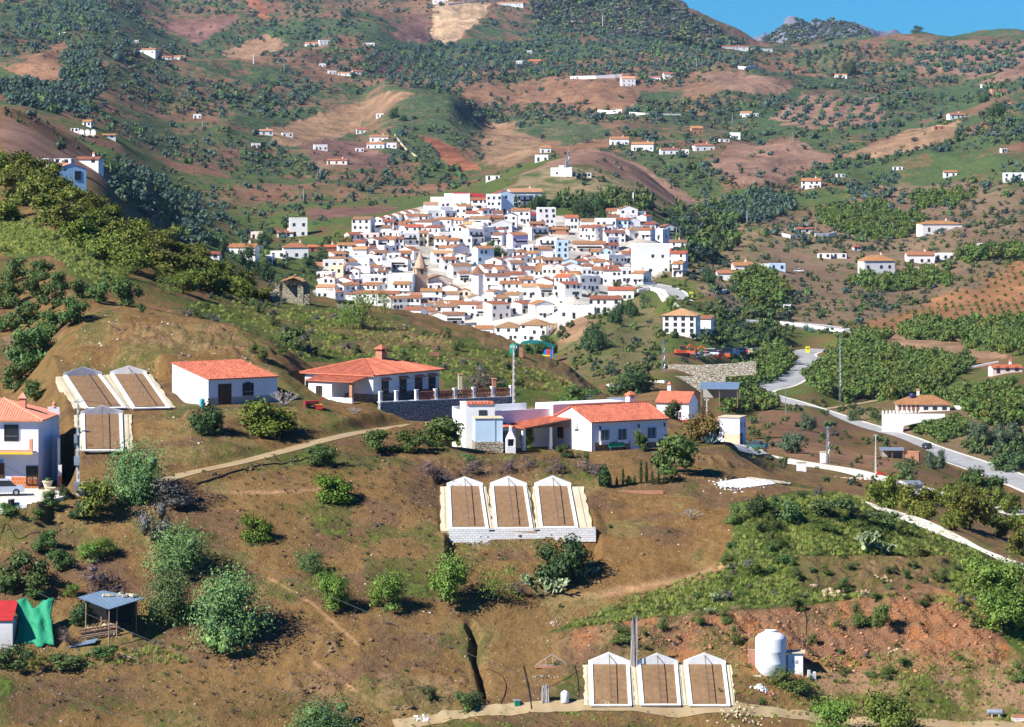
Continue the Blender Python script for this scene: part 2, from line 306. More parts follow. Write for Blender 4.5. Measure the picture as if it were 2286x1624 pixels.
# relief: broad folds and gullies far away, small lumps close by
far = sst(1500, 2600, D); mid = sst(420, 900, D)*(1-sst(1900, 2600, D)*.3)
vil = np.exp(-((UU-1090)/330)**4)*sst(1150, 1300, D)*(1-sst(1690, 1800, D))
crest = 1-.75*np.exp(-((D-GD[:, 21:22])/350)**2)
Z = Z+far*crest*np.clip(D/3000, .6, 1.5)*(ridged(X/420+3, D/520, 3, 5)*21+ridged(X/150, D/190, 3, 15)*7.5)
Z = Z+mid*(1-vil)*(ridged(X/130+1, D/170, 3, 25)*4.4*np.clip(D/900, .5, 2))
Z = Z+sst(6300, 7000, D)*(1-sst(8600, 9200, D))*(ridged(X/150, D/260, 4, 61)*22+ridged(X/42, D/70, 3, 67)*9)
near = 1-sst(520, 800, D)
LUMP = near*(fbm(X/14, D/14, 3, 33)*.9+fbm(X/3.2, D/3.2, 4, 43, .6)*.36)
VPa = VP()
ROCKY = [[(1230,1400),(1640,1350),(1800,1355),(2080,1300),(2240,1420),(2230,1500),(1700,1500),(1650,1460),(1230,1480)],
         [(1780,1240),(2120,1240),(2120,1330),(1780,1320)], [(930,1010),(1320,1020),(1320,1075),(960,1080)],
         [(250,705),(520,730),(640,790),(560,815),(330,790),(200,760)], [(700,1420),(760,1425),(770,1480),(700,1475)],
         [(620,1500),(770,1500),(770,1580),(640,1570)], [(840,1500),(1060,1500),(1000,1600),(840,1590)], [(1480,1010),(1640,1020),(1640,1060),(1500,1050)]]
RK = np.zeros_like(Z)
for p in ROCKY:
    ins = inpoly(p, UU, VPa) & (D < 500); dd, _ = segdist(p, UU, VPa); RK = np.maximum(RK, np.where(ins, sst(0, 22, dd), 0))
Z = Z+LUMP+RK*(ridged(X/2.6+.3*D, D/1.7, 4, 51)*.85+ridged(X/.8, D/.5, 2, 57)*.22)
# the washed-out gully left of the lower terrace, and the hollow behind the left house
def W(u, d, z=None, v=None):
    if z is None: z = -(v-VH)*d/F
    return Vector(((u-UC)*d/F, d, z))
VPa = VP()
gd, gt = segdist([(1050,1395),(1062,1420),(1058,1455),(1072,1495),(1083,1545)], UU, VPa, False)
Z = Z-np.where(D < 340, 1.3*np.exp(-(gd/9)**2), 0)
gd, gt = segdist([(985,1060),(990,1120),(988,1180)], UU, VPa, False); Z = Z-np.where((D < 345) & (D > 310), .7*np.exp(-(gd/6)**2), 0)
# level pads cut for the houses
def wp(u, d): return ((u-UC)*d/F, d)
PADS = [([(-39,357),(-31,352),(-20,361),(-27,373),(-36,370)], -26.95, 4), ([(-13.4,374.0),(0,382.4),(2.4,378.6),(-11,370.2)], -29.95, 2.6), ([(-22.5,379),(-15.2,374.2),(-13.4,375.4),(-.4,383.9),(0,392),(-10,395),(-20,390)], -27.6, .7),
        ([(-6.3,356.5),(8,354),(18,362.5),(22,371),(9,377),(-7,374)], -31.35, 2.5), ([(-60,325),(-42.3,324),(-41.2,331),(-41.4,346),(-60,348)], -32.8, 1.2)]
for p, z0, mg in PADS:
    ins = inpoly(p, X, D); dd, _ = segdist(p, X, D); w_ = np.where(ins, 1, 1-sst(0, mg, dd)); Z = Z*(1-w_)+z0*w_
# roads and tracks: (name, [(u, v, distance)], width); the ground is graded to each
ROADS = {
 'main': ([(2500,1170,800),(2400,1128,830),(2286,1079,868),(2190,1043,900),(2068,1002,945),(2000,976,975),(1900,946,1010),(1820,920,1040),(1755,899,1062),(1712,887,1078),(1692,878,1095),(1700,870,1112),(1735,862,1135),(1762,850,1160),(1785,832,1195),(1800,815,1225),(1798,800,1255),(1790,792,1280),(1805,785,1300),(1836,780,1315)], 8.4),
 'upper': ([(1960,742,1330),(1884,738,1340),(1820,729,1350),(1740,722,1355),(1650,716,1352),(1560,706,1350),(1532,694,1360),(1512,672,1380),(1500,655,1405),(1478,643,1425),(1448,637,1440),(1425,632,1450)], 9.5),
 'track': ([(360,1076,332),(420,1058,335),(520,1037,339),(620,1012,344),(720,985,350),(800,967,356),(880,955,363),(960,945,368),(1045,936,371)], 1.9),
 'drive': ([(1530,985,520),(1600,993,640),(1660,1010,700),(1730,1025,690),(1800,1037,680),(1900,1053,665),(1990,1078,645),(2100,1105,630),(2286,1150,600)], 5.0),
 'lane': ([(1900,1118,500),(1960,1138,492),(2040,1162,470),(2120,1200,455),(2180,1232,440),(2290,1272,425),(2400,1310,410)], 3.0),
 'bottom': ([(880,1612,296.6),(980,1602,297.6),(1100,1592,298.4),(1300,1586,299),(1600,1585,299.4),(1900,1587,300.4),(2286,1592,300.6),(2500,1595,301)], 1.5),
 'farmtrack': ([(1800,919,1050),(1880,908,1075),(1960,893,1110),(2040,868,1135)], 3.0),
}
TILT = {'main': .085, 'upper': .07, 'drive': .05, 'lane': .05}
def catmull(P, n=8):
    P = [np.array(p, float) for p in P]; P = [2*P[0]-P[1]]+P+[2*P[-1]-P[-2]]; out = []
    for i in range(1, len(P)-2):
        for k in range(n):
            t = k/n; a, b, c, d = P[i-1:i+3]; out.append(.5*((2*b)+(c-a)*t+(2*a-5*b+4*c-d)*t*t+(-a+3*b-3*c+d)*t**3))
    out.append(P[-2]); return np.array(out)
ROADP = {}
for nm, (pts, wd) in ROADS.items():
    q = catmull([tuple(W(u, d, v=v)) for u, v, d in pts]); ROADP[nm] = (q, wd)
    if nm in ('main', 'upper', 'drive', 'lane', 'farmtrack', 'track'):
        x0, x1, y0, y1 = q[:, 0].min()-30, q[:, 0].max()+30, q[:, 1].min()-30, q[:, 1].max()+30
        sel = np.where((X > x0) & (X < x1) & (D > y0) & (D < y1)); dd, tt = segdist([tuple(p[:2]) for p in q], X[sel], D[sel], False)
        zr = np.interp(tt, np.arange(len(q)), q[:, 2]); m = {'track': 1.6, 'lane': 5, 'drive': 9}.get(nm, 16); wl = wd*(1-.34*sst(1085, 1130, D[sel])) if nm == 'main' else wd; w_ = 1-sst(wl*.62+.4*(wd > 2), wl*.62+m, dd); yc = np.interp(tt, np.arange(len(q)), q[:, 1]); tl = np.clip((D[sel]-yc)*TILT.get(nm, 0), -.8, .8); Z[sel] = Z[sel]*(1-w_)+(zr+tl-(.06 if wd > 2 else .0))*w_
# drying-bed slopes are smoothed planes: corners (u,v) lower-left, lower-right, upper-right, upper-left
VV = VP()
def column(u):
    f = (u-UG[0])/4.0; i = int(np.clip(math.floor(f), 0, NU-2)); t = min(max(f-i, 0), 1)
    return D[i]*(1-t)+D[i+1]*t, Z[i]*(1-t)+Z[i+1]*t
def P(u, v, dmin=0):
    """where the line of sight through (u, v) first meets the ground"""
    d, z = column(u); vp = VH-F*z/d; k = np.nonzero((vp <= v) & (d > dmin))[0]
    if len(k) == 0: return None
    k = k[0]
    if k == 0: dd = d[0]; zz = z[0]
    else:
        a, b = vp[k-1], vp[k]; t = 0 if a == b else (a-v)/(a-b); t = min(max(t, 0), 1); dd = d[k-1]*(1-t)+d[k]*t; zz = z[k-1]*(1-t)+z[k]*t
    return Vector(((u-UC)*dd/F, dd, zz))
def zat(x, y):
    d, z = column(UC+F*x/y); return float(np.interp(y, d, z))
def seen(x, y, tol=.012, up=0.0):
    u = UC+F*x/y; z = zat(x, y); v = VH-F*(z+up)/y
    if not (-150 < u < 2430): return None
    p = P(u, v+1.0)
    if p is None or abs(p.y-y) > max(3, tol*y): return None
    return u, VH-F*z/y
PP = [P(u, v) for u, v in ((1010,1185),(1335,1185),(1300,1085),(990,1085))]
BEDZONES = [[(985,1075),(1300,1075),(1335,1190),(1000,1190)], [(1308,1500),(1640,1500),(1645,1580),(1305,1580)], [(122,812),(345,808),(400,915),(300,925),(300,1012),(180,1012)]]
for p in BEDZONES:      # smooth by fitting a plane to the ground inside
    ins = inpoly(p, UU, VV) & (D < 420); A = np.stack([X[ins], D[ins], np.ones(ins.sum())], 1); co, *_ = np.linalg.lstsq(A, Z[ins], rcond=None)
    dd, _ = segdist(p, UU, VV); w_ = np.where(ins, 1, 1-sst(0, 22, dd))*(D < 430); Z = Z*(1-w_)+(co[0]*X+co[1]*D+co[2])*w_
VV = VP(); tb = VV-1187.0
Z = Z-np.where((D < 348) & (UU > 990) & (UU < 1345), 1.25*sst(0, 1.5, tb)*(1-sst(22, 75, tb))*sst(990, 1006, UU)*(1-sst(1328, 1344, UU)), 0)
VV = VP()
# ------------------------------------------------------------------ land cover (true ground colours), by polygons on the ground
SOILC = np.zeros((NU, NS, 3)); VEG = np.zeros((NU, NS)); TINT = np.zeros((NU, NS))
n1 = fbm(X/45, D/60, 5, 71, .62); n2 = fbm(X/420, D/420, 3, 81); n3 = fbm(X/9, D/9, 3, 91); nj = fbm(X/45+5, D/55, 3, 95)
c_fg = np.array([.232, .140, .055]); c_far = np.array([.27, .140, .088])
SOILC[:] = c_fg*(1-sst(700, 1500, D))[..., None]+c_far*sst(700, 1500, D)[..., None]
VEG = .20+.25*n3*near+(1-near)*(.40+.62*n1+.45*n2+.35*n3); TINT = sst(900, 3200, D)
def P3(r): return np.array(r)
BR = P3([.25,.135,.078]); PU = P3([.215,.115,.09]); RD = P3([.33,.125,.065]); TN = P3([.31,.19,.11]); ST = P3([.52,.35,.21]); PK = P3([.255,.15,.105])
COV = [  # polygon, soil colour, greenness, edge softness px, min distance, max distance
 ([(10,155),(150,92),(140,185),(60,172)],BR,.1,3,900,9e3), ([(346,47),(534,40),(500,68),(444,101),(400,80)],PU,.12,3,900,9e3), ([(497,121),(601,74),(655,107),(538,134)],TN,.12,3,900,9e3),
 ([(544,-5),(571,-5),(607,43),(578,42)],RD,.05,3,900,9e3), ([(0,255),(0,350),(84,378),(200,388),(262,425),(232,365),(120,310)],PK,.15,6,650,9e3),
 ([(605,290),(700,262),(800,225),(905,198),(935,205),(870,240),(770,300),(690,340),(605,325)],TN,.18,5,900,9e3),
 ([(971,7),(1098,7),(1065,50),(1004,101),(961,99)],ST,.03,2,900,9e3), ([(870,86),(924,24),(957,30),(957,96)],PU,.12,4,900,9e3),
 ([(1055,188),(1240,182),(1374,172),(1440,188),(1412,249),(1340,252),(1240,235),(1070,237),(1028,218)],BR,.12,5,900,9e3),
 ([(920,208),(970,206),(1119,269),(1060,300),(1021,333),(937,303),(870,290)],P3([.16,.13,.08]),.68,5,900,9e3),
 ([(1085,276),(1139,276),(1233,330),(1139,372),(1088,372),(1072,330)],TN,.25,4,900,9e3),
 ([(937,303),(977,309),(1038,353),(1082,377),(1031,385),(988,356)],RD*.8,.1,3,900,9e3), ([(870,290),(937,303),(988,356),(1045,400),(971,385),(910,336)],P3([.2,.17,.08]),.78,3,900,9e3),
 ([(1206,306),(1341,292),(1364,323),(1324,340),(1240,340)],BR,.15,4,900,9e3), ([(1132,405),(1273,343),(1374,336),(1475,397),(1545,440),(1560,470),(1500,455),(1408,405),(1307,362),(1206,385)],PK,.15,4,900,9e3),
 ([(1391,338),(1538,336),(1625,440),(1590,470),(1458,387)],P3([.2,.16,.08]),.68,5,900,9e3), ([(1150,270),(1320,275),(1370,300),(1260,325),(1160,300)],P3([.2,.16,.09]),.66,6,900,9e3),
 ([(1544,161),(1638,158),(1752,175),(1772,208),(1719,215),(1600,200)],PK,.25,5,900,9e3), ([(1719,269),(1803,212),(1954,220),(1990,269),(1853,296)],PK,.18,6,900,9e3),
 ([(2042,134),(2089,97),(2290,93),(2290,150),(2206,174),(2055,158)],PK,.12,3,900,9e3), ([(2170,197),(2290,141),(2290,170)],PK,.15,3,900,9e3), ([(1545,170),(1600,200),(1590,260),(1520,240)],BR,.3,6,900,9e3),
 ([(1628,319),(1786,309),(1853,340),(1870,357),(1820,370),(1752,408),(1652,415),(1591,374)],PK,.14,5,900,9e3), ([(1873,348),(2021,296),(2156,272),(2105,318),(1937,357)],TN,.1,3,900,9e3),
 ([(1900,742),(1985,700),(2060,680),(2190,605),(2300,580),(2300,722),(2180,722),(2060,712),(1990,752),(1940,752)],RD*np.array([.86,1.12,1.0]),.04,3,900,2600),
 ([(1975,745),(2080,715),(2180,770),(2260,800),(2150,800),(1960,775)],TN,.12,5,900,2600),
 ([(1740,960),(1850,985),(1960,1020),(2100,1075),(1960,1060),(1800,1030),(1700,1000)],BR*.95,.14,6,600,1100), ([(1700,905),(1780,925),(1900,965),(1800,985),(1690,960)],BR,.3,6,600,1100),
 ([(460,420),(540,360),(640,330),(800,345),(760,380),(640,385),(560,410)],P3([.22,.18,.08]),.7,6,900,9e3), ([(660,330),(760,310),(880,330),(860,380),(700,380)],PU,.25,8,900,9e3),
 ([(980,1070),(1340,1070),(1345,1200),(990,1200)],c_fg,.05,8,0,420),
 ([(0,300),(120,420),(300,510),(450,590),(600,650),(640,720),(470,690),(250,650),(0,600)],c_fg*np.array([.95,.95,1]),.28,8,380,680), ([(0,452),(75,490),(150,525),(214,563),(268,620),(235,645),(180,614),(107,568),(0,566)],P3([.3,.2,.08]),.84,10,380,640), ([(0,580),(120,600),(330,690),(300,900),(0,900)],c_fg,.16,12,300,520),
 ([(270,700),(390,700),(460,735),(570,785),(640,830),(600,860),(250,860),(150,760)],c_fg*np.array([.95,.92,.85]),.10,8,0,412),
 ([(380,690),(480,640),(640,650),(700,668),(900,716),(1145,785),(1345,885),(1150,905),(1000,850),(800,800),(650,800),(560,770)],P3([.30,.19,.10]),.62,10,405,600),
 ([(1000,760),(1145,788),(1345,886),(1250,905),(1140,890),(1000,840),(950,800)],P3([.28,.19,.09]),.58,10,390,600),
 ([(1640,1120),(1760,1095),(1900,1095),(2010,1140),(2150,1200),(2300,1310),(2300,1470),(2230,1420),(2100,1320),(1880,1345),(1640,1355),(1420,1385),(1230,1410),(1380,1345),(1600,1275),(1640,1200)],P3([.28,.19,.08]),.92,10,0,420),
 ([(1290,1400),(1460,1372),(1660,1365),(1830,1345),(2050,1300),(2200,1340),(2250,1440),(2230,1500),(1900,1510),(1640,1500),(1300,1480)],P3([.36,.155,.065]),.06,8,0,420),
 ([(1800,1480),(2286,1460),(2286,1624),(1800,1624)],P3([.38,.23,.13]),.32,20,0,420), ([(1340,1100),(1630,1100),(1640,1200),(1560,1280),(1340,1330),(1300,1200)],c_fg*np.array([1,.95,.9]),.06,12,0,420),
 ([(950,1010),(1330,1020),(1330,1060),(1000,1070)],c_fg*np.array([.85,.85,.8]),.25,8,0,420), ([(0,1440),(700,1560),(700,1624),(0,1624)],c_fg*np.array([.92,.95,1]),.30,30,0,420),
 ([(380,1010),(700,930),(880,1000),(820,1060),(430,1060)],c_fg*np.array([.95,.95,.9]),.25,12,0,420), ([(300,900),(420,880),(700,905),(700,960),(380,1050),(300,1000)],c_fg,.16,12,0,420),
 ([(1230,770),(1330,690),(1440,640),(1480,700),(1460,830),(1350,840),(1260,830)],P3([.26,.19,.10]),.52,10,900,1500), ([(1250,700),(1330,700),(1310,760),(1250,760)],TN,.2,8,900,1500),
 ([(1560,440),(1800,470),(2020,400),(2290,420),(2290,560),(2120,650),(1900,740),(1640,720),(1560,600)],P3([.25,.165,.105]),.34,20,800,2300),
 ([(1480,600),(1600,540),(1700,500),(1740,560),(1620,640),(1530,640)],P3([.30,.20,.12]),.45,8,1000,1900), ([(1560,700),(1740,700),(1740,800),(1560,770)],P3([.25,.18,.1]),.8,8,1000,1600),
 ([(700,650),(735,595),(790,535),(900,475),(1000,448),(1160,446),(1245,480),(1352,480),(1440,485),(1530,545),(1490,600),(1415,645),(1386,688),(1300,710),(1245,720),(1240,748),(1185,768),(1105,765),(990,736),(850,693),(720,680)],P3([.50,.46,.40]),.12,5,1100,1800),
 ([(1090,440),(1200,382),(1260,374),(1330,377),(1420,410),(1490,470),(1350,470),(1240,452),(1160,432)],P3([.34,.25,.15]),.48,6,1500,2300),
 ([(1700,905),(1760,900),(1830,930),(2000,905),(2290,930),(2290,1060),(2180,1030),(2060,985),(1960,955),(1850,935),(1760,915)],P3([.24,.165,.09]),.36,8,900,1300),
 ([(690,470),(900,460),(860,478),(780,488),(690,495)],PU*.8,.1,4,1500,2300),
]
for poly, sc_, vg, sf, d0, d1 in COV:
    xs = [p[0] for p in poly]; ys = [p[1] for p in poly]
    box = (UU > min(xs)-sf*2) & (UU < max(xs)+sf*2) & (VV > min(ys)-sf*2) & (VV < max(ys)+sf*2) & (D > d0) & (D < d1)
    s = np.where(box)
    if len(s[0]) == 0: continue
    jx = UU[s]+n1[s]*(sf*3+6)+n3[s]*sf*1.5; jy = VV[s]+nj[s]*(sf*2+4)+n3[s]*sf*.8; dd, _ = segdist(poly, jx, jy); sg = np.where(inpoly(poly, jx, jy), dd, -dd); a = sst(-sf*.5, sf*.5, sg)
    SOILC[s] = SOILC[s]*(1-a[:, None])+sc_*a[:, None]; VEG[s] = VEG[s]*(1-a)+(vg+.35*n3[s]*min(1, vg*3))*a
tr, wd = ROADP['track']
# footpaths worn into the soil
for pts, wpx in ([(470,1098),(600,1100),(760,1090)],3), ([(1230,1345),(1400,1318),(1560,1285),(1620,1260)],9), ([(330,1200),(350,1300),(340,1390)],6), ([(700,1480),(820,1560),(900,1600)],4), ([(600,1290),(700,1350),(800,1440)],3), ([(150,1490),(330,1440),(480,1450)],4):
    dd, _ = segdist(pts, UU, VV, False); a = np.where(D < 420, np.exp(-(dd/wpx)**2), 0); SOILC = SOILC*(1-a[..., None])+np.array([.46,.27,.14])*a[..., None]; VEG = VEG*(1-a)
n5 = fbm(X/5.5, D/7, 4, 131, .6); n6 = fbm(X/7+9, D/5, 4, 141, .6); NB = near[..., None]
SOILC = SOILC*(1-NB*sst(.02, .28, n5)[..., None]*.85)+NB*np.array([.29, .215, .085])*sst(.02, .28, n5)[..., None]*.85
SOILC = SOILC*(1-NB*sst(.08, .32, n6)[..., None]*.6)+NB*np.array([.15, .088, .058])*sst(.08, .32, n6)[..., None]*.6
VEG = VEG+near*.30*sst(.0, .35, n5); FR = (1-near)[..., None]; SOILC = SOILC*(1+FR*np.clip(n3*.5+n1*.35, -.35, .4)[..., None])
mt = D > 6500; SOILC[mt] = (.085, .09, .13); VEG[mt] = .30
for rp in ROCKY[1:2]: VEG = np.where(inpoly(rp, UU, VV) & (D < 420), VEG*.45, VEG)
VEG = np.clip(VEG, 0, 1)
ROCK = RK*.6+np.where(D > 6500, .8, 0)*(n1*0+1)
# ------------------------------------------------------------------ ground material
def ground_mat(name):
    m, nt, b = _new(name); N = nt.nodes; L = nt.links
    def attr(n): a = N.new('ShaderNodeAttribute'); a.attribute_name = n; return a
    tc = N.new('ShaderNodeTexCoord')
    def noise(sc, det=6, ro=.6, vec=None):
        n = N.new('ShaderNodeTexNoise'); n.inputs['Scale'].default_value = sc; n.inputs['Detail'].default_value = det; n.inputs['Roughness'].default_value = ro; L.new(vec or tc.outputs['Object'], n.inputs['Vector']); return n.outputs['Fac']
    def rng(x, a, b_, c, d):
        q = N.new('ShaderNodeMapRange'); q.inputs['From Min'].default_value = a; q.inputs['From Max'].default_value = b_; q.inputs['To Min'].default_value = c; q.inputs['To Max'].default_value = d; L.new(x, q.inputs['Value']); return q.outputs['Result']
    def math_(op, a, b_):
        k = N.new('ShaderNodeMath'); k.operation = op; 
        for i, q in enumerate((a, b_)):
            if isinstance(q, (int, float)): k.inputs[i].default_value = q
            else: L.new(q, k.inputs[i])
        return k.outputs[0]
    def mix(f, a, c):
        x = N.new('ShaderNodeMix'); x.data_type = 'RGBA'
        for i, q in ((0, f), (6, a), (7, c)):
            if isinstance(q, tuple): x.inputs[i].default_value = (*q, 1)
            elif isinstance(q, float): x.inputs[i].default_value = q
            else: L.new(q, x.inputs[i])
        return x.outputs[2]
    def mixf(f, a, c):
        return math_('ADD', math_('MULTIPLY', a, math_('SUBTRACT', 1.0, f)), math_('MULTIPLY', c, f))
    soil = attr('soil').outputs['Color']; cov = attr('cover'); sp = N.new('ShaderNodeSeparateColor'); L.new(cov.outputs['Color'], sp.inputs[0]); veg, tint, rock = sp.outputs
    fine = noise(1.1, 10, .72); big = noise(.16, 8, .66); vb = noise(.045, 6, .6); gr = noise(5.5, 5, .7)
    # soil brightness mottling, pale pebbles, dark clods
    hs = N.new('ShaderNodeHueSaturation'); L.new(soil, hs.inputs['Color']); L.new(math_('MULTIPLY', rng(fine, .3, .7, .72, 1.28), rng(big, .3, .7, .84, 1.16)), hs.inputs['Value'])
    s1 = mix(rng(gr, .66, .74, 0, .55), hs.outputs[0], (.62, .50, .40)); s1 = mix(rng(gr, .36, .28, 0, .5), s1, (.10, .055, .03))
    # vegetation: greenness thresholded by noise so cover comes in tufts
    g1 = mix(rng(vb, .38, .62, 0, 1), (.145, .185, .028), (.08, .145, .024)); g1 = mix(rng(gr, .35, .65, 0, .6), g1, (.16, .17, .045))
    g2 = mix(rng(big, .38, .62, 0, 1), (.105, .155, .048), (.045, .100, .055)); gcol = mix(tint, g1, g2)
    gcol = mix(rng(fine, .42, .6, .5, 0), gcol, (.03, .045, .02))
    spk = noise(.42, 9, .78); gcol = mix(math_('MULTIPLY', rng(spk, .50, .62, 0, .75), tint), gcol, (.028, .055, .035)); gcol = mix(math_('MULTIPLY', rng(spk, .46, .36, 0, .7), tint), gcol, (.20, .15, .085)); s1 = mix(math_('MULTIPLY', rng(spk, .54, .64, 0, .7), tint), s1, (.06, .085, .045))
    thr = math_('SUBTRACT', 1.0, veg); nn = mixf(tint, math_('ADD', math_('MULTIPLY', fine, .6), math_('MULTIPLY', big, .4)), math_('ADD', math_('MULTIPLY', big, .6), math_('MULTIPLY', vb, .4)))
    a = math_('SUBTRACT', rng(nn, .30, .70, 0, 1), thr); fac = rng(a, -.16, .20, 0, 1)
    c = mix(fac, s1, gcol)
    # bare rock
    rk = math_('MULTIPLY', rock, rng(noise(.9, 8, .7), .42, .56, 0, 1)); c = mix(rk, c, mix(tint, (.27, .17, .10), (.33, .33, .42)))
    L.new(c, b.inputs['Base Color']); b.inputs['Roughness'].default_value = .95; b.inputs['Specular IOR Level'].default_value = .1
    bp = N.new('ShaderNodeBump'); bp.inputs['Distance'].default_value = 1.0; bp.inputs['Strength'].default_value = 1.0
    hgt = math_('ADD', math_('MULTIPLY', fine, .55), math_('MULTIPLY', gr, .10)); hgt = math_('ADD', hgt, math_('MULTIPLY', math_('MULTIPLY', vb, tint), 8.0)); hgt = math_('ADD', hgt, math_('MULTIPLY', fac, .18))
    L.new(hgt, bp.inputs['Height']); L.new(bp.outputs['Normal'], b.inputs['Normal'])
    return m
GM = ground_mat('ground_cover')
def sheet(name, label, s0, s1):
    vx = np.stack([X[:, s0:s1], D[:, s0:s1], Z[:, s0:s1]], -1).reshape(-1, 3); n = s1-s0
    i = (np.arange(NU-1)[:, None]*n+np.arange(n-1)[None]).ravel(); q = np.stack([i, i+n, i+n+1, i+1], 1)
    me = npmesh(name, vx, q, [GM], smooth=True)
    a = me.color_attributes.new('soil', 'FLOAT_COLOR', 'POINT'); a.data.foreach_set('color', np.concatenate([SOILC[:, s0:s1], np.ones((NU, n, 1))], -1).astype(np.float32).ravel())
    a = me.color_attributes.new('cover', 'FLOAT_COLOR', 'POINT'); a.data.foreach_set('color', np.stack([VEG[:, s0:s1], TINT[:, s0:s1], ROCK[:, s0:s1], np.ones((NU, n))], -1).astype(np.float32).ravel())
    o = bpy.data.objects.new(name, me); C.objects.link(o); tag(o, label, None, None, 'structure'); return o
cs = np.concatenate([[0], np.cumsum(SEG)])
sheet('ground', 'brown dry hillside in the foreground', 0, cs[9]+1)
sheet('valley', 'green valley and slopes around the village', cs[9], cs[14]+1)
sheet('hills', 'patchwork of brown fields and green hills behind the village', cs[14], cs[22]+1)
sheet('mountain', 'rocky mountain on the skyline', cs[22], NS)
# ------------------------------------------------------------------ plants
def leafmat(name, col, col2, objr=.2, isl=.38, scale=3.0):
    m = mat(name, col, .6, .22, scale, isl=isl, objr=objr, spec=.25, col2=col2, thr=.5, thrw=.1, s2=scale*1.3)
    b = m.node_tree.nodes['Principled BSDF']; b.inputs['Transmission Weight'].default_value = 0
    return m
LM = {
 'olive': leafmat('olive_leaves', (.088,.125,.068), (.062,.10,.05)), 'avocado': leafmat('avocado_leaves', (.165,.175,.020), (.075,.11,.016)),
 'orchard': leafmat('orchard_leaves', (.085,.135,.026), (.055,.10,.02)), 'mango': leafmat('dark_orchard_leaves', (.060,.115,.030), (.09,.14,.035)),
 'almond': leafmat('almond_leaves', (.16,.235,.035), (.11,.18,.03)), 'feather': leafmat('feathery_leaves', (.095,.18,.062), (.14,.21,.06)),
 'lemon': leafmat('lemon_leaves', (.12,.18,.015), (.075,.13,.015)), 'dark': leafmat('dark_leaves', (.055,.105,.026), (.035,.07,.024)),
 'broom': leafmat('broom_stems', (.115,.135,.028), (.085,.14,.035), scale=2), 'dead': leafmat('dead_twigs', (.17,.115,.10), (.11,.08,.09)),
 'scrub': leafmat('scrub_leaves', (.095,.14,.035), (.065,.105,.04), objr=.35), 'greyscrub': leafmat('grey_scrub', (.15,.14,.12), (.10,.10,.09), objr=.3),
 'red': leafmat('reddish_leaves', (.16,.15,.03), (.20,.12,.035)), 'blue': leafmat('agave_leaves', (.16,.27,.24), (.20,.30,.25)),
 'grass': leafmat('tall_grass', (.23,.29,.05), (.32,.31,.10), scale=1.0), 'far': leafmat('distant_olive_leaves', (.058,.105,.078), (.046,.086,.062), scale=.12),
 'farbush': leafmat('distant_scrub_leaves', (.070,.115,.050), (.085,.095,.06), scale=.05), 'farmid': leafmat('valley_scrub_leaves', (.085,.135,.035), (.065,.10,.035), scale=.08),
 'far2': leafmat('dark_distant_leaves', (.045,.08,.06), (.06,.09,.05), scale=.12), 'farorch2': leafmat('yellow_orchard_leaves', (.125,.15,.022), (.085,.12,.024), scale=.1), 'farlight': leafmat('pale_scrub_leaves', (.12,.17,.04), (.09,.13,.05), scale=.1),
 'farorch': leafmat('valley_orchard_leaves', (.105,.155,.024), (.07,.115,.026), scale=.1),
}
def crown(seed, n, nl, leaf, core=.5, big=1.0, wisp=0., flat=1., up=.25):
    """a unit crown: about 1 wide and 1 high, standing on z=0. returns V, F4, F3core"""
    g = np.random.default_rng(seed)
    th = g.uniform(0, 2*np.pi, nl); rr = np.sqrt(g.uniform(.02, 1, nl))*.30; zc = g.uniform(.25, .74, nl); rr *= np.sqrt(np.clip(1-((zc-.45)/.5)**2, .15, 1))*1.25
    LC = np.stack([np.cos(th)*rr, np.sin(th)*rr, zc], 1); LR = big*g.uniform(.17, .27, nl)*(1 if nl > 5 else 1.35)
    k = g.integers(0, nl, n); d = g.normal(size=(n, 3)); d /= np.linalg.norm(d, axis=1)[:, None]; d[:, 2] = np.where(d[:, 2] < -.3, -d[:, 2]*.6, d[:, 2])
    rad = LR[k]*(g.uniform(.45, 1.08, n)+wisp*g.exponential(.35, n)); p = LC[k]+d*rad[:, None]*np.array([1, 1, flat])
    nn = d+g.normal(size=(n, 3))*.55+np.array([0, 0, up]); nn /= np.linalg.norm(nn, axis=1)[:, None]
    t = np.cross(nn, g.normal(size=(n, 3))); t /= np.linalg.norm(t, axis=1)[:, None]; b = np.cross(nn, t); s = leaf*g.uniform(.6, 1.4, n)[:, None]
    V = np.stack([p-t*s, p-b*s*.55, p+t*s, p+b*s*.55], 1).reshape(-1, 3); Fq = np.arange(4*n).reshape(-1, 4)
    if core:
        T, G = ICO1; T = np.array(T); G = np.array(G); cv = []; cf = []; o = len(V)
        for j in range(nl):
            q = T*(LR[j]*core*g.uniform(.8, 1.15, (len(T), 1)))+LC[j]; cv.append(q); cf.append(G+o); o += len(T)
        V = np.concatenate([V]+cv); Fc = np.concatenate(cf)
    else: Fc = np.zeros((0, 3), int)
    lo = np.percentile(V, 1.5, axis=0); hi = np.percentile(V, 98.5, axis=0); V = (V-[(lo[0]+hi[0])/2, (lo[1]+hi[1])/2, lo[2]])/[(hi[0]-lo[0]), (hi[1]-lo[1]), hi[2]-lo[2]]
    V[:, 2] = np.maximum(V[:, 2], -.03)
    return V, Fq, Fc
def qt(Fq, Fc):     # mixed faces -> quads as two triangles
    return np.concatenate([Fq[:, [0, 1, 2]], Fq[:, [0, 2, 3]], Fc])
def crown_mesh(name, m, *a, **k):
    V, Fq, Fc = crown(*a, **k); return npmesh(name, V, qt(Fq, Fc), [m])
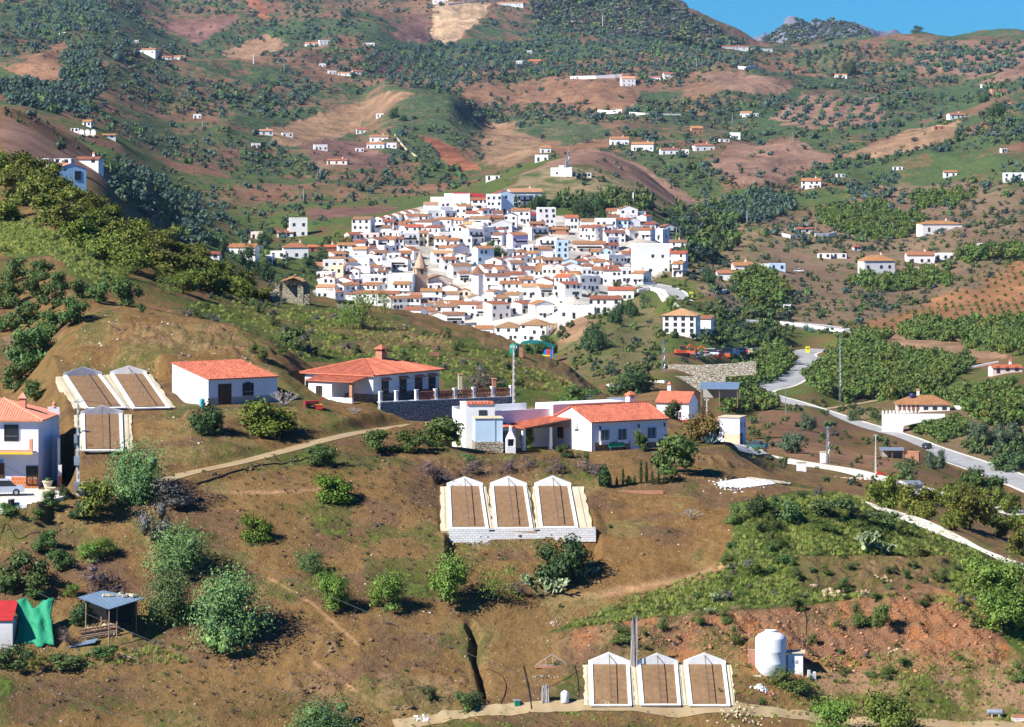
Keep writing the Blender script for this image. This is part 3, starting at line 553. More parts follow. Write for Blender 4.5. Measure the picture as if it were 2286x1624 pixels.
def trunk_mesh(name, seed, hcrown=.45, thick=.035, limbs=4, m=None):
    g = random.Random(seed); b = MB(); m = m or BARK
    b.tube([(0, 0, -.15), (g.uniform(-.02, .02), 0, hcrown*.35), (g.uniform(-.03, .03), g.uniform(-.03, .03), hcrown*.6)], thick, m, 7, thick*.7)
    for i in range(limbs):
        a = 6.28*i/limbs+g.random(); b.tube([(0, 0, hcrown*.5), (.09*math.cos(a), .09*math.sin(a), hcrown*.8), (.24*math.cos(a), .24*math.sin(a), hcrown*1.35)], thick*.55, m, 5, thick*.2)
    return b.mesh(name, True)
def bare_mesh(name, seed, m, levels=4, n0=6, thick=.02):
    g = random.Random(seed); b = MB()
    def grow(p, d, L, r, lv):
        q = p+d*L; mid_ = p+d*L*.5+Vector((g.uniform(-.1, .1), g.uniform(-.1, .1), g.uniform(-.05, .08)))*L; b.tube([p, mid_, q], r, m, 4, r*.6)
        if lv:
            for _ in range(3): grow(q, (d+Vector((g.uniform(-.8, .8), g.uniform(-.8, .8), g.uniform(-.35, .5)))).normalized(), L*.66, r*.6, lv-1)
    for i in range(n0):
        a = 6.28*i/n0+g.random(); grow(Vector((0, 0, 0)), Vector((math.cos(a)*.75, math.sin(a)*.75, g.uniform(.5, 1))).normalized(), .24, thick, levels-1)
    return b.mesh(name)
KIND = {}   # kind -> (crown meshes, trunk mesh)
def defkind(k, m, n, nl, leaf, nv=3, tr=(.4, .03, 4), **kw):
    KIND[k] = ([crown_mesh('crown', LM[m], 100*len(KIND)+i, n, nl, leaf, **kw) for i in range(nv)], trunk_mesh('trunk', len(KIND), *tr) if tr else None)
defkind('olive', 'olive', 900, 9, .035, 3, (.45, .04, 4)); defkind('olive_big', 'olive', 2600, 14, .024, 2, (.4, .035, 4))
defkind('avocado', 'avocado', 2200, 12, .032, 4, (.35, .03, 4)); defkind('orchard', 'orchard', 1500, 10, .036, 3, (.35, .03, 4))
defkind('mango', 'mango', 2400, 11, .032, 3, (.4, .03, 4)); defkind('almond', 'almond', 3600, 13, .020, 3, (.4, .03, 5), wisp=.35, core=.45)
defkind('feather', 'feather', 8000, 22, .015, 3, (.3, .025, 5), wisp=.3, core=.3, big=1.3); defkind('wispy', 'almond', 1600, 9, .018, 2, (.5, .03, 6), wisp=.5, core=0)
defkind('lemon', 'lemon', 3800, 14, .026, 2, None, core=.42); defkind('dark', 'dark', 3200, 11, .028, 3, (.3, .03, 3), core=.5)
defkind('broom', 'broom', 2200, 7, .022, 3, None, wisp=.3, core=.5, up=.6); defkind('dead', 'dead', 1800, 8, .016, 2, (.3, .02, 5), wisp=.5, core=.3)
defkind('scrub', 'scrub', 1100, 7, .032, 3, None, wisp=.3, core=.5); defkind('greyscrub', 'greyscrub', 1100, 7, .024, 2, None, wisp=.4, core=.6)
defkind('red', 'red', 2600, 12, .022, 1, (.4, .03, 4), wisp=.3); defkind('sparse', 'almond', 1500, 10, .016, 1, (.35, .03, 7), wisp=.6, core=0)
BARE = [bare_mesh('branches', 3, WOODG, 4, 7, .018), bare_mesh('branches', 5, WOODG, 4, 6, .014), bare_mesh('branches', 8, LM['dead'], 4, 8, .014)]
NAME = {'olive': 'olive_tree', 'olive_big': 'olive_tree', 'avocado': 'avocado_tree', 'orchard': 'orchard_tree', 'mango': 'orchard_tree', 'almond': 'almond_tree', 'feather': 'tamarisk_tree',
        'wispy': 'almond_tree', 'lemon': 'lemon_tree', 'dark': 'evergreen_tree', 'broom': 'broom_bush', 'dead': 'withered_bush', 'scrub': 'green_bush', 'greyscrub': 'grey_bush', 'red': 'pepper_tree', 'sparse': 'almond_tree'}
CAT = {'broom': 'bush', 'dead': 'bush', 'scrub': 'bush', 'greyscrub': 'bush'}
rt = random.Random(11)
def plant(kind, loc, w, h, label, group=None, name=None, cat=None):
    cms, tm = KIND[kind]
    root = empty(name or NAME[kind], loc, rt.uniform(0, 6.28), label, cat or CAT.get(kind, 'tree'), group)
    c = bpy.data.objects.new('crown' if tm or True else 'foliage', rt.choice(cms)); C.objects.link(c); c.parent = root
    lift = .07 if tm and kind not in ('feather', 'lemon', 'dark') else -.03
    c.location = (0, 0, h*lift); c.scale = (w*1.0, w*rt.uniform(.9, 1.05), h*(1-max(lift, 0)))
    if tm:
        t = bpy.data.objects.new('trunk', tm); C.objects.link(t); t.parent = root; t.scale = (w, w, h)
    return root
def tree_at(u, v, wpx, kind, label, hpx=None, group=None, name=None, cat=None, dmin=0):
    p = P(u, v, dmin)
    if p is None: return None
    s = p.y/F; hpx = hpx or wpx*.92
    return plant(kind, p, wpx*s, hpx*s, label, group, name, cat)
# --- trees one can single out on the near hillside
G_A = 'avocado trees on the green hillside at the left'
for i, (u, v, w_) in enumerate([(20,400,60),(62,402,60),(98,424,60),(30,442,62),(76,458,62),(122,446,55),(12,492,50),(150,474,60),(112,500,66),(156,520,66),(202,480,50),(243,496,42),(216,524,60),(180,552,60),(252,548,60),(232,582,60),(288,568,60),(303,540,50),(342,566,50),(376,548,42),(334,598,60),(290,610,60),(402,584,46),(440,584,40),(382,620,60),(432,624,55),(472,622,46),(458,650,50),(506,628,40),(494,660,48),(524,660,42),(552,664,36),(548,640,36),(410,655,42),(585,672,30)]):
    tree_at(u, v, w_*1.38, 'avocado', 'yellow-green avocado tree in the dense grove on the left hill crest', hpx=w_*.98, group=G_A)
G_B = 'dark fruit trees planted on the brown slope at the left'
for u, v, w_ in [(30,633,62),(91,627,50),(131,647,42),(77,664,46),(177,665,42),(118,690,60),(20,687,62),(222,677,48),(64,728,58),(165,724,64),(114,751,62),(15,741,46),(34,872,62),(77,896,52)]:
    tree_at(u, v, w_, 'mango', 'dark green fruit tree planted on the brown slope above the left house', group=G_B)
FG = [(282,683,56,55,'mango','lone fruit tree on the crest of the brown hill with a long shadow'),(67,824,98,92,'mango','largest dark fruit tree on the slope behind the left house'),
 (316,698,18,20,'mango','tiny fruit sapling at the edge of the brown hill crest'),(282,625,62,36,'wispy','wide light green almond tree below the avocado grove'),(346,624,36,28,'wispy','small light green almond tree between two others below the grove'),
 (380,658,50,48,'wispy','round pale almond tree standing on its dark trunk above the brown crest'),(410,642,46,40,'wispy','almond tree with feathery crown close to the avocado grove edge'),
 (556,612,52,62,'dark','tall dark evergreen at the left edge of the village'),(596,630,36,46,'dark','shadowy evergreen beside the ruin track'),
 (578,797,40,30,'broom','round olive-green bush above the small red-roofed house'),(650,780,62,52,'scrub','large green bush on the hill behind the two white houses'),(629,792,30,26,'broom','small bush next to the larger one behind the two houses'),
 (461,965,78,62,'dark','round dense dark citrus tree on the bank left of the lemon tree'),(590,962,134,68,'lemon','broad lemon tree dotted with yellow fruit'),
 (300,1118,128,132,'feather','tall grey-green tamarisk beside the utility pole'),(382,1128,90,60,'greyscrub','dark grey bush at the lower end of the dirt track'),(345,1203,82,92,'greyscrub','tall grey brown bush below the tamarisk'),
 (722,1042,62,48,'mango','sparse dark shrub just below the dirt track'),(747,1116,74,58,'lemon','bright green citrus bush alone below the dirt track'),(575,1205,66,56,'lemon','yellow-green citrus tree with a dark shadow in the middle of the slope'),
 (846,1008,74,46,'orchard','left one of the citrus bushes beside the dirt track'),(917,1008,62,46,'orchard','middle citrus bush between two larger ones by the track'),(985,998,88,62,'orchard','largest citrus bush beside the flat-roofed white house'),(1034,998,44,52,'orchard','slim citrus bush touching the white house corner'),
 (1506,1062,94,88,'orchard','big dense tree at the right end of the long white house'),(1572,990,84,72,'red','reddish green pepper tree beside the driveway'),(1431,1005,30,42,'orchard','small tree in front of the long white house wall'),
 (1176,1003,32,50,'almond','climbing shrub with white flowers by the porch'),(1262,1020,36,28,'dark','clipped dark round bush below the porch'),(1303,1030,28,22,'scrub','light green bush at the corner of the terrace'),
 (208,1152,88,78,'avocado','leaning yellow-green tree beside the meter boxes'),(111,1130,36,34,'mango','young tree at the edge of the car park'),(148,1113,30,28,'dark','clipped round shrub at the edge of the car park'),(20,1148,48,24,'mango','young tree at the parking edge nearest the left border'),
 (81,1162,32,26,'orchard','young sapling in a green tree guard'),(184,1155,52,42,'dark','dark shrub behind the leaning yellow-green tree'),(100,1231,56,46,'mango','small orchard tree above the metal-roofed shed'),(135,1273,50,44,'mango','leaning fruit tree with green guard above the shed'),
 (60,1312,98,78,'mango','broad dark fruit tree above the green tarpaulin'),(15,1326,42,40,'mango','dark fruit tree cut by the left border'),(80,1338,42,26,'orchard','low fruit tree directly above the green tarpaulin'),(200,1256,56,46,'almond','light green sapling above the withered bush'),(236,1243,46,44,'almond','pale sapling beside the eroded ditch'),
 (230,1328,104,80,'dead','large withered purple-brown tree above the shed'),(160,1332,36,28,'almond','small yellow-green bush left of the withered tree'),
 (395,1277,142,104,'feather','wide grey-green tamarisk, uppermost of the three big ones'),(376,1390,112,122,'feather','tamarisk behind the metal-roofed shed'),(514,1436,162,162,'feather','largest round tamarisk with a long black shadow'),
 (690,1276,62,52,'feather','small blue-green bush in the middle of the slope'),(745,1363,84,88,'almond','left of the four bright almond trees'),(862,1364,74,84,'almond','second bright almond tree from the left'),(1004,1352,94,112,'almond','tallest bright green almond tree'),(1112,1346,94,88,'sparse','half bare almond tree beside the prickly pears'),
 (1252,1288,108,84,'dark','dark green bush growing over the block wall'),(1150,1330,60,36,'dead','withered bush left of the prickly pears'),(725,1645,158,88,'feather','grey-green tamarisk cut by the bottom border'),(1862,1650,104,90,'almond','spiky green tree at the bottom right'),(1985,1655,118,112,'almond','rounded green tree at the bottom right'),
 (1410,880,92,56,'dark','dark trees beside the grey track behind the long house'),(1292,905,92,42,'mango','dark tree behind the roof of the long house'),(1103,872,52,34,'dark','dark bush on the terrace beside a brick pillar'),(1066,874,78,46,'dead','bare pinkish tree behind the stone terrace'),
 (1331,785,64,54,'dark','round dark tree alone on the grassy slope below the village'),(1210,778,34,30,'dark','dark tree behind the green tank'),(1690,1012,20,16,'scrub','bush by the parked dark car'),
 (1806,963,40,40,'olive_big','olive tree in the brown field below the bend'),(1766,1012,56,44,'olive_big','wide grey olive beside the driveway'),(2089,1050,46,44,'olive_big','olive tree right of the brick shed'),(2021,1070,52,40,'scrub','bushy green shrub below the brick shed'),(1978,1006,22,32,'scrub','narrow shrub behind the metal carport'),
 (2186,992,46,52,'olive_big','grey olive above the main road'),(2238,1000,60,56,'olive_big','large grey olive on the cutting above the main road'),(2176,1098,60,50,'orchard','dense green tree below the main road'),(2222,1106,44,42,'orchard','green tree next to the dense one below the main road'),(2258,1052,84,42,'scrub','sprawling green bush above the road cutting'),(1910,940,36,26,'scrub','bush on the verge above the concrete pole'),
 (2223,1333,158,92,'almond','wide spreading light green tree at the right edge'),(2240,1415,118,104,'almond','light green tree leaning over the red bank'),(2277,1518,44,44,'broom','rounded shrub cut by the right border'),
 (1765,1535,96,44,'broom','flowering bush in front of the water tank'),(1752,1160,80,46,'scrub','blue-green bush at the top of the grassy slope'),(1850,1152,94,40,'scrub','wide mass of green bush on the crest'),(1690,1150,50,44,'dark','dark bush at the left end of the crest thicket'),(1960,1170,90,30,'scrub','low yellow-green thicket by the white lane'),
 (972,1072,80,48,'dead','largest purple withered bush on the bank below the house'),(1051,1058,54,34,'dead','purple withered bush second along the bank'),(1137,1058,56,36,'dead','purple withered bush below the flowering shrub'),(1178,1046,40,28,'dead','small withered bush against the terrace bank'),(1240,1056,48,36,'dead','withered bush under the clipped round shrub'),(1318,1058,68,34,'dead','wide withered bush at the right end of the bank'),
 (1051,1032,42,18,'scrub','low bright green clump on the bank'),(1700,1180,44,34,'broom','round broom on the grassy crest'),
 (700,1012,30,14,'scrub','tuft beside the track'),(1400,1080,20,10,'scrub','low shrub among the young cypresses'),(905,1500,8,8,'scrub','tiny shrub on the slope'),
 (150,1490,70,30,'scrub','bright green weeds beside the old hut'),(40,1490,90,50,'scrub','thick green weeds under the tarpaulin'),(240,1465,70,24,'scrub','weeds in front of the wooden posts'),(178,1392,44,50,'dark','dark shrub left of the metal roof'),(150,1440,44,40,'dead','tangled dead shrub beside the tarpaulin'),
 (955,1560,40,28,'scrub','bush at the foot of the eroded bank'),(1040,1585,70,44,'scrub','bush at the mouth of the gully'),(1390,1430,62,34,'broom','grey-green bush left of the leaning poles'),(1240,1488,14,10,'scrub','tuft by the old frame')]
for u, v, w_, h_, k, lb in FG: tree_at(u, v, w_, k, lb, h_)
for u, v, w_, h_ in [(1917,1392,46,52),(1964,1402,54,60),(1957,1342,30,22),(2058,1350,34,26),(1779,1364,36,36),(2183,1400,34,32),(1678,1282,36,30),(2092,1292,36,22),(1732,1217,40,38),(1641,1168,46,44),(1893,1142,36,34),(1981,1512,40,24),(1944,1510,26,24),(1883,1504,28,18),(2018,1484,32,18),(2145,1474,34,20),(1883,1317,42,20),(1645,1437,28,42),(1725,1172,40,26),(1840,1180,60,26),(1930,1185,60,26),(2050,1240,60,30),(1812,1442,24,30),(1866,1400,20,16),(1720,1420,16,20),(1560,1390,28,26),(1480,1405,30,30),(1620,1390,34,30)]:
    tree_at(u, v, w_, 'broom', 'rounded broom bush on the overgrown slope and red bank at the right', h_, group='broom bushes on the right-hand slope')
for u, v, w_ in [(1971,1133,72),(2048,1152,72),(2102,1133,50),(2136,1123,46),(2166,1184,94),(2122,1184,46),(2220,1140,52),(2253,1147,46),(2233,1201,52),(2277,1191,42),(2274,1241,58),(2068,1160,40),(2176,1123,40),(2010,1124,40),(2205,1170,40)]:
    tree_at(u, v, w_*1.05, 'avocado', 'yellow-green orchard tree between the white lane and the driveway', group='orchard trees beyond the white lane', dmin=395)
for (u, v, w_), lb in zip([(632,906,92),(17,772,56),(460,645,44),(1545,1160,62),(790,925,44)], ['bare grey fig tree in front of the two red-roofed houses','bare white-barked tree at the left border','grey leafless tree at the foot of the avocado grove','small bare grey tree on the open slope right of the beds','bare pinkish shrub by the garden steps']):
    p = P(u, v); s = p.y/F*w_; r = empty('bare_tree', p, rt.uniform(0, 6), lb, 'tree'); c = bpy.data.objects.new('branches', BARE[1 if u in (17, 1545) else 0]); C.objects.link(c); c.parent = r; c.scale = (s*.85, s*.85, s*.8)
# --- cypresses on the garden edge
def cyp_mesh(seed, n):
    g = np.random.default_rng(seed); z = g.uniform(0, 1, n); th = g.uniform(0, 6.28, n); r = .5*np.sin(np.pi*np.clip(z*.93+.06, 0, 1)**.8)**.8*g.uniform(.6, 1.1, n)
    p = np.stack([r*np.cos(th), r*np.sin(th), z], 1); t = g.normal(size=(n, 3))*[.08, .08, .03]; b = np.array([[0, 0, .05]])+g.normal(size=(n, 3))*.02
    V = np.stack([p-t, p-b*.5, p+t, p+b], 1).reshape(-1, 3); return npmesh('crown', V, np.arange(4*n).reshape(-1, 4), [LM['dark']])
CY = [cyp_mesh(1, 700), cyp_mesh(2, 700)]
for i, (u, v, w_, h_) in enumerate([(1339,1086,6,42),(1349,1086,24,48),(1361,1085,9,26),(1391,1083,6,38),(1404,1083,11,20),(1431,1080,7,52),(1443,1080,7,48),(1456,1082,6,32),(1470,1082,6,30),(1484,1080,8,16),(1500,1078,8,16),(1516,1076,7,14),(1377,1084,6,18),(1417,1082,6,20)]):
    p = P(u, v); s = p.y/F; big = i == 1
    r = empty('cypress_tree', p, 0, 'widest young conifer in the row on the garden edge' if big else 'slim young cypress in the row on the garden edge', 'tree', None if big else 'young cypresses on the garden edge')
    c = bpy.data.objects.new('crown', CY[i % 2]); C.objects.link(c); c.parent = r; c.scale = (w_*s, w_*s, h_*s)
    t = bpy.data.objects.new('trunk', KIND['olive'][1]); C.objects.link(t); t.parent = r; t.scale = (w_*s, w_*s, h_*s*.3)
# --- prickly pears and agaves
def pear_mesh(seed):
    g = random.Random(seed); b = MB(); m = mat('cactus_pad', (.22,.30,.13), .6, .3, 3, isl=.35, col2=(.36,.36,.24), thr=.55) if 'cactus_pad' not in MATS else MATS['cactus_pad']
    def pad(p, d, s, lv):
        q = p+d*s; sd_ = d.cross(Vector((g.uniform(-1, 1), g.uniform(-1, 1), .1))).normalized(); nrm = d.cross(sd_).normalized(); pts = []
        c_ = p+d*s*.5
        ring = [c_+(d*math.cos(a)*.55+sd_*math.sin(a)*.36)*s for a in [6.283*k/9 for k in range(9)]]
        b.poly([x+nrm*s*.05 for x in ring], m); b.poly([x-nrm*s*.05 for x in ring][::-1], m)
        for k in range(9): b.poly([ring[k]-nrm*s*.05, ring[(k+1) % 9]-nrm*s*.05, ring[(k+1) % 9]+nrm*s*.05, ring[k]+nrm*s*.05], m)
        if lv:
            for _ in range(g.choice((1, 2, 2, 3))): pad(q, (d+Vector((g.uniform(-.9, .9), g.uniform(-.9, .9), g.uniform(-.1, .6)))).normalized(), s*g.uniform(.8, 1), lv-1)
    for i in range(9): pad(Vector((g.uniform(-.35, .35), g.uniform(-.3, .3), -.03)), Vector((g.uniform(-.6, .6), g.uniform(-.6, .6), 1)).normalized(), .17, 3)
    return b.mesh('pads')
PEAR = [pear_mesh(1), pear_mesh(2)]
for i, (u, v, w_, lb) in enumerate([(1226,1322,84,'pale prickly pear patch below the dark bush'),(1180,1302,50,'dry white prickly pear left of the dark bush'),(1300,1285,52,'prickly pear at the right corner of the block wall'),(1928,1222,84,'prickly pear on the overgrown slope at the right'),(1970,1232,50,'smaller prickly pear right of the larger one'),(1604,1345,46,'prickly pear in the grass above the red bank'),(1585,1368,28,'tiny prickly pear at the top of the red bank')]):
    p = P(u, v); s = p.y/F*w_; o = bpy.data.objects.new('prickly_pear', PEAR[i % 2]); C.objects.link(o); o.location = p; o.scale = (s, s, s*.75); o.rotation_euler = (0, 0, i*1.3); tag(o, lb, 'cactus')
def agave_mesh():
    b = MB(); 
    for k in range(22):
        a = k*2.4; t = .15+.8*(k/22); dx, dy = math.cos(a), math.sin(a); w_ = .07; q = [(dx*.08-dy*w_, dy*.08+dx*w_, 0), (dx*.08+dy*w_, dy*.08-dx*w_, 0), (dx*.35*t+dx*.1+dy*w_*.6, dy*.35*t+dy*.1-dx*w_*.6, .45*(1.2-t)), (dx*.6*t, dy*.6*t, .75*(1.15-t)+.1), (dx*.35*t+dx*.1-dy*w_*.6, dy*.35*t+dy*.1+dx*w_*.6, .45*(1.2-t))]
        b.poly(q, LM['blue'])
    return b.mesh('rosette')
AG = agave_mesh()
for i, (u, v, w_) in enumerate([(1586,992,34),(1797,508,14),(1830,495,12),(1775,520,12),(2040,435,14),(2065,432,12),(1930,445,13),(1905,450,12),(2300,370,14),(2240,375,12),(2270,372,12),(1800,738,16),(1812,742,14),(1843,744,15),(1762,470,12)]):
    p = P(u, v); s = p.y/F*w_; o = bpy.data.objects.new('agave_plant', AG); C.objects.link(o); o.location = p; o.scale = (s*1.5, s*1.5, s*1.3); o.rotation_euler = (0, 0, i)
    tag(o, 'blue-green agave beside the driveway bank' if i == 0 else 'blue-green agave rosette growing on the far terraced slope', 'agave', None if i == 0 else 'agaves on the far slopes')
# --- small bushes scattered over the near hillside: individuals
def polyrand(poly, n, g):
    xs = [p[0] for p in poly]; ys = [p[1] for p in poly]; out = []
    rg = np.random.default_rng(g.randrange(1 << 30))
    while len(out) < n:
        u = rg.uniform(min(xs), max(xs), n*2); v = rg.uniform(min(ys), max(ys), n*2); k = inpoly(poly, u, v); out += list(zip(u[k].tolist(), v[k].tolist()))
    return out[:n]
gs = random.Random(5)
MIDH = [(400,700),(480,650),(620,670),(690,680),(900,725),(1140,790),(1330,885),(1000,850),(960,820),(660,800),(560,770)]
for poly, n, lo, hi, kinds, lb, gp, dmin in [
  (MIDH, 85, 10, 30, ('scrub', 'broom', 'greyscrub', 'scrub'), 'wild bush on the scrubby hill between the near houses and the village', 'bushes on the scrubby middle hill', 400),
  ([(1650,1120),(1900,1100),(2130,1190),(2270,1310),(2230,1420),(2100,1330),(1640,1350),(1260,1405),(1600,1280)], 90, 12, 34, ('scrub', 'broom', 'greyscrub'), 'low bush on the overgrown grassy slope at the right', 'low bushes on the right-hand slope', 0),
  ([(1300,1400),(2200,1390),(2280,1560),(1660,1580)], 34, 8, 20, ('scrub', 'greyscrub', 'broom'), 'small tuft of shrub growing on the bare red bank', 'tufts on the red bank', 0),
  ([(380,1010),(900,970),(960,1080),(1640,1100),(1300,1400),(600,1500),(60,1600),(100,1200)], 50, 6, 14, ('greyscrub', 'scrub', 'dead'), 'little dry bush on the open brown slope', 'little dry bushes on the brown slope', 0),
  ([(0,470),(100,500),(214,563),(268,620),(235,645),(107,568),(0,566)], 26, 10, 26, ('scrub', 'broom'), 'low green bush on the grassy slope at the upper left', 'bushes on the upper left grass', 380)]:
    for u, v in polyrand(poly, n, gs):
        q = gs.uniform(lo, hi)*gs.uniform(.7, 1); k = gs.choice(kinds); tree_at(u, v, q, k, lb, q*gs.uniform(.55, .9), group=gp, name='wild_bush', cat='bush', dmin=dmin)
# --- vine stumps on the near slope: dark gnarled little stocks
def stump(seed):
    g = random.Random(seed); b = MB(); b.tube([(0, 0, -.1), (.04, 0, .2)], .07, BARK, 5, .055)
    for i in range(4): a = 1.57*i+g.random(); b.tube([(.04, 0, .15), (math.cos(a)*.22, math.sin(a)*.22, .24), (math.cos(a)*.42, math.sin(a)*.42, .20+.15*g.random())], .045, BARK, 4, .015)
    return b
STP = [stump(i).mesh('vine_stump') for i in range(5)]
VINEZ = [(640,1010),(900,1010),(980,1100),(990,1200),(1180,1260),(1000,1420),(1050,1560),(860,1600),(60,1620),(60,1500),(350,1430),(620,1440),(640,1250),(480,1180),(470,1060)]
pts = []
for i in range(0, 34):
    for j in range(0, 34):
        x = -42+i*1.75+gs.uniform(-.8, .8)+(j % 2)*.8; y = 290+j*1.75+gs.uniform(-.8, .8); q = seen(x, y)
        if q and inpoly(VINEZ, np.array([q[0]]), np.array([q[1]]))[0]: pts.append((y, x))
pts.sort()
for k, (y, x) in enumerate(pts[:300]):
    o = bpy.data.objects.new('vine_stump', STP[k % 5]); C.objects.link(o); o.location = (x, y, zat(x, y)); o.rotation_euler = (0, 0, gs.uniform(0, 6)); s = gs.uniform(.55, 1.1); o.scale = (s, s, s*.9)
    tag(o, 'gnarled dark vine stump on the bare brown slope', 'vine stump', 'vine stumps on the brown slope')
def merge(name, meshes, items, label, cat):
    """stuff nobody could count: small meshes copied into ONE object. items: (x, y, z, sx, sz, rot)"""
    Vs = []; Fs = []; Ms = []; o = 0; mats = []
    base = []
    for me in meshes:
        V = np.empty(len(me.vertices)*3, np.float32); me.vertices.foreach_get('co', V); me.calc_loop_triangles(); T = np.empty(len(me.loop_triangles)*3, np.int32); me.loop_triangles.foreach_get('vertices', T)
        for m in me.materials:
            if m not in mats: mats.append(m)
        lt = np.empty(len(me.loop_triangles), np.int32); me.loop_triangles.foreach_get('material_index', lt); mp = np.array([mats.index(m) for m in me.materials])
        base.append((V.reshape(-1, 3), T.reshape(-1, 3), mp[lt]))
    for i, (x, y, z, sx, sz, ro) in enumerate(items):
        V, T, M = base[i % len(base)]; c, s = math.cos(ro), math.sin(ro); Vs.append(np.stack([(V[:, 0]*c-V[:, 1]*s)*sx+x, (V[:, 0]*s+V[:, 1]*c)*sx+y, V[:, 2]*sz+z], 1)); Fs.append(T+o); Ms.append(M); o += len(V)
    me = npmesh(name, np.concatenate(Vs), np.concatenate(Fs), mats, np.concatenate(Ms)); ob = bpy.data.objects.new(name, me); C.objects.link(ob); tag(ob, label, cat, None, 'stuff'); return ob
if len(pts) > 300: merge('vine_stumps', STP, [(x, y, zat(x, y), 1, .9, gs.uniform(0, 6)) for y, x in pts[300:]], 'gnarled dark vine stumps higher up the brown slope', 'vine stumps')
# --- loose stones and clods
def stones(n, poly, lo, hi, m, nm, lb, dmin=0, dmax=420):
    b = MB(); g = random.Random(n); V = []; 
    me = MB().rock((0, 0, 0), 1, m, .7, 3).mesh('stone'); me2 = MB().rock((0, 0, 0), 1, m, .6, 9).mesh('stone'); it = []
    for u, v in polyrand(poly, n, g):
        p = P(u, v, dmin)
        if p is None or p.y > dmax: continue
        s = g.uniform(lo, hi)**1.0*(1+1.2*(g.random() < .04)); it.append((p.x, p.y, p.z, s, s, g.uniform(0, 6)))
    return merge(nm, [me, me2], it, lb, 'stones')
PALE = mat('pale_stone', (.52,.46,.38), .9, .25, 3, isl=.3); RSTONE = mat('red_stone', (.40,.19,.10), .9, .25, 3, isl=.35); CLOD = mat('brown_clod', (.20,.12,.065), .95, .25, 3, isl=.3)
stones(1500, [(0,1080),(600,1000),(1640,1000),(1640,1350),(1300,1600),(0,1624)], .025, .07, PALE, 'scattered_stones', 'small pale stones scattered over the brown slope')
stones(420, [(200,700),(420,700),(640,790),(560,900),(380,1050),(300,900),(120,830)], .03, .10, PALE, 'hill_stones', 'pale stones and rubble on the brown hill behind the houses')
stones(3200, [(1300,1400),(1640,1370),(2100,1330),(2240,1440),(2230,1520),(1700,1500)], .025, .11, RSTONE, 'bank_rubble', 'broken red rock on the cut bank')
stones(2500, [(0,1080),(600,1000),(1640,1020),(1640,1350),(1300,1624),(0,1624)], .05, .14, CLOD, 'soil_clods', 'brown clods of turned soil')
OUTC = mat('brown_rock', (.19,.125,.075), .95, .35, 2.2, .05, 7, isl=.3); PALE_ = mat('tan_rock', (.42,.31,.19), .95, .3, 2, .04, 6, isl=.25); RSTONE_ = mat('red_rock', (.33,.17,.09), .95, .3, 2, .04, 6, isl=.3)
# --- rock outcrops on the near slope
for i, (u, v, w_, lb) in enumerate([(735,1452,52,'dark rocky outcrop in the middle of the lower slope'),(700,1540,60,'broad rounded brown outcrop near the bottom border'),(745,1562,34,'smaller outcrop beside the rounded one'),(770,1470,22,'small rock ledge right of the dark outcrop'),(900,1585,60,'rocky bank above the left end of the bottom path'),(330,735,40,'rock ledge on the brown hill crest'),(270,742,30,'jagged rocks left of the ledge on the brown hill'),(420,795,50,'rock band above the small red-roofed house'),(470,775,30,'rocks at the right of the brown hill'),(1240,1062,40,'eroded rocks in the bank below the farmhouse'),(1130,1070,34,'rocks in the bank above the middle beds'),(1855,1325,70,'large tan rock face on the overgrown slope'),(1975,1290,44,'flat tan boulder on the overgrown slope'),(1925,1322,46,'pale rock face beside the large tan one'),(2070,1420,40,'red rock ledge high on the cut bank'),(2170,1440,46,'red rocks at the right end of the cut bank'),(1990,1455,40,'red boulders in the middle of the cut bank'),(640,1050,20,'small stone heap by the dirt track'),(455,1005,26,'old stone edging under the citrus tree'),(630,1005,26,'dry-stone patch below the lemon tree')]):
    p = P(u, v); s = p.y/F*w_; g = random.Random(i+40); b = MB(); m = PALE_ if 1800 < u < 2000 else (RSTONE_ if u > 1980 else OUTC)
    for k in range(12): x, y = g.gauss(0, .26)*s, g.gauss(0, .14)*s; b.rock((x, y, zat(p.x+x, p.y+y)-p.z), s*g.uniform(.06, .15), m, .6, g.randrange(9999))
    tag(b.build('rock_outcrop', None, loc=p), lb, 'rocks')
# --- tall grass and weeds as ground cover
def tuft(seed, m, n=26):
    g = random.Random(seed); b = MB()
    for k in range(n):
        a = g.uniform(0, 6.28); r = g.uniform(0, .4); x, y = r*math.cos(a), r*math.sin(a); dx, dy = g.uniform(-.25, .25), g.uniform(-.25, .25); h = g.uniform(.5, 1); w_ = .05
        b.poly([(x-w_, y, 0), (x+w_, y, 0), (x+dx*.6, y+dy*.6, h*.7), (x+dx, y+dy, h)], m)
    return b.mesh('tuft')
TF = [tuft(i, LM['grass']) for i in range(4)]
it = []
for poly, n, lo, hi, dm in [([(1650,1120),(1900,1100),(2130,1190),(2286,1320),(2286,1440),(2200,1400),(2050,1330),(1640,1355),(1230,1410),(1400,1335),(1600,1270),(1640,1190)], 6200, .15, .46, 0), ([(0,452),(75,490),(150,525),(214,563),(268,620),(235,645),(180,614),(107,568),(0,566)], 2000, .2, .5, 380),
      (MIDH, 1600, .2, .5, 400), ([(0,1470),(420,1440),(430,1480),(0,1500)], 300, .2, .5, 0), ([(1640,1480),(2286,1440),(2286,1624),(1640,1600)], 1100, .15, .4, 0), ([(900,1590),(2286,1590),(2286,1624),(900,1624)], 300, .1, .3, 0)]:
    for u, v in polyrand(poly, n, gs):
        p = P(u, v, dm)
        if p is None or p.y > 640 or (p.y < 400 and inpt(ROCKY[1], u, v)) or gs.random() < (.35 if p.y < 400 and vnoise(np.array([p.x/4]), np.array([p.y/4]), 3)[0] > .05 else 0): continue
        s = gs.uniform(lo, hi); it.append((p.x, p.y, p.z-.03, s*1.2, s, gs.uniform(0, 6)))
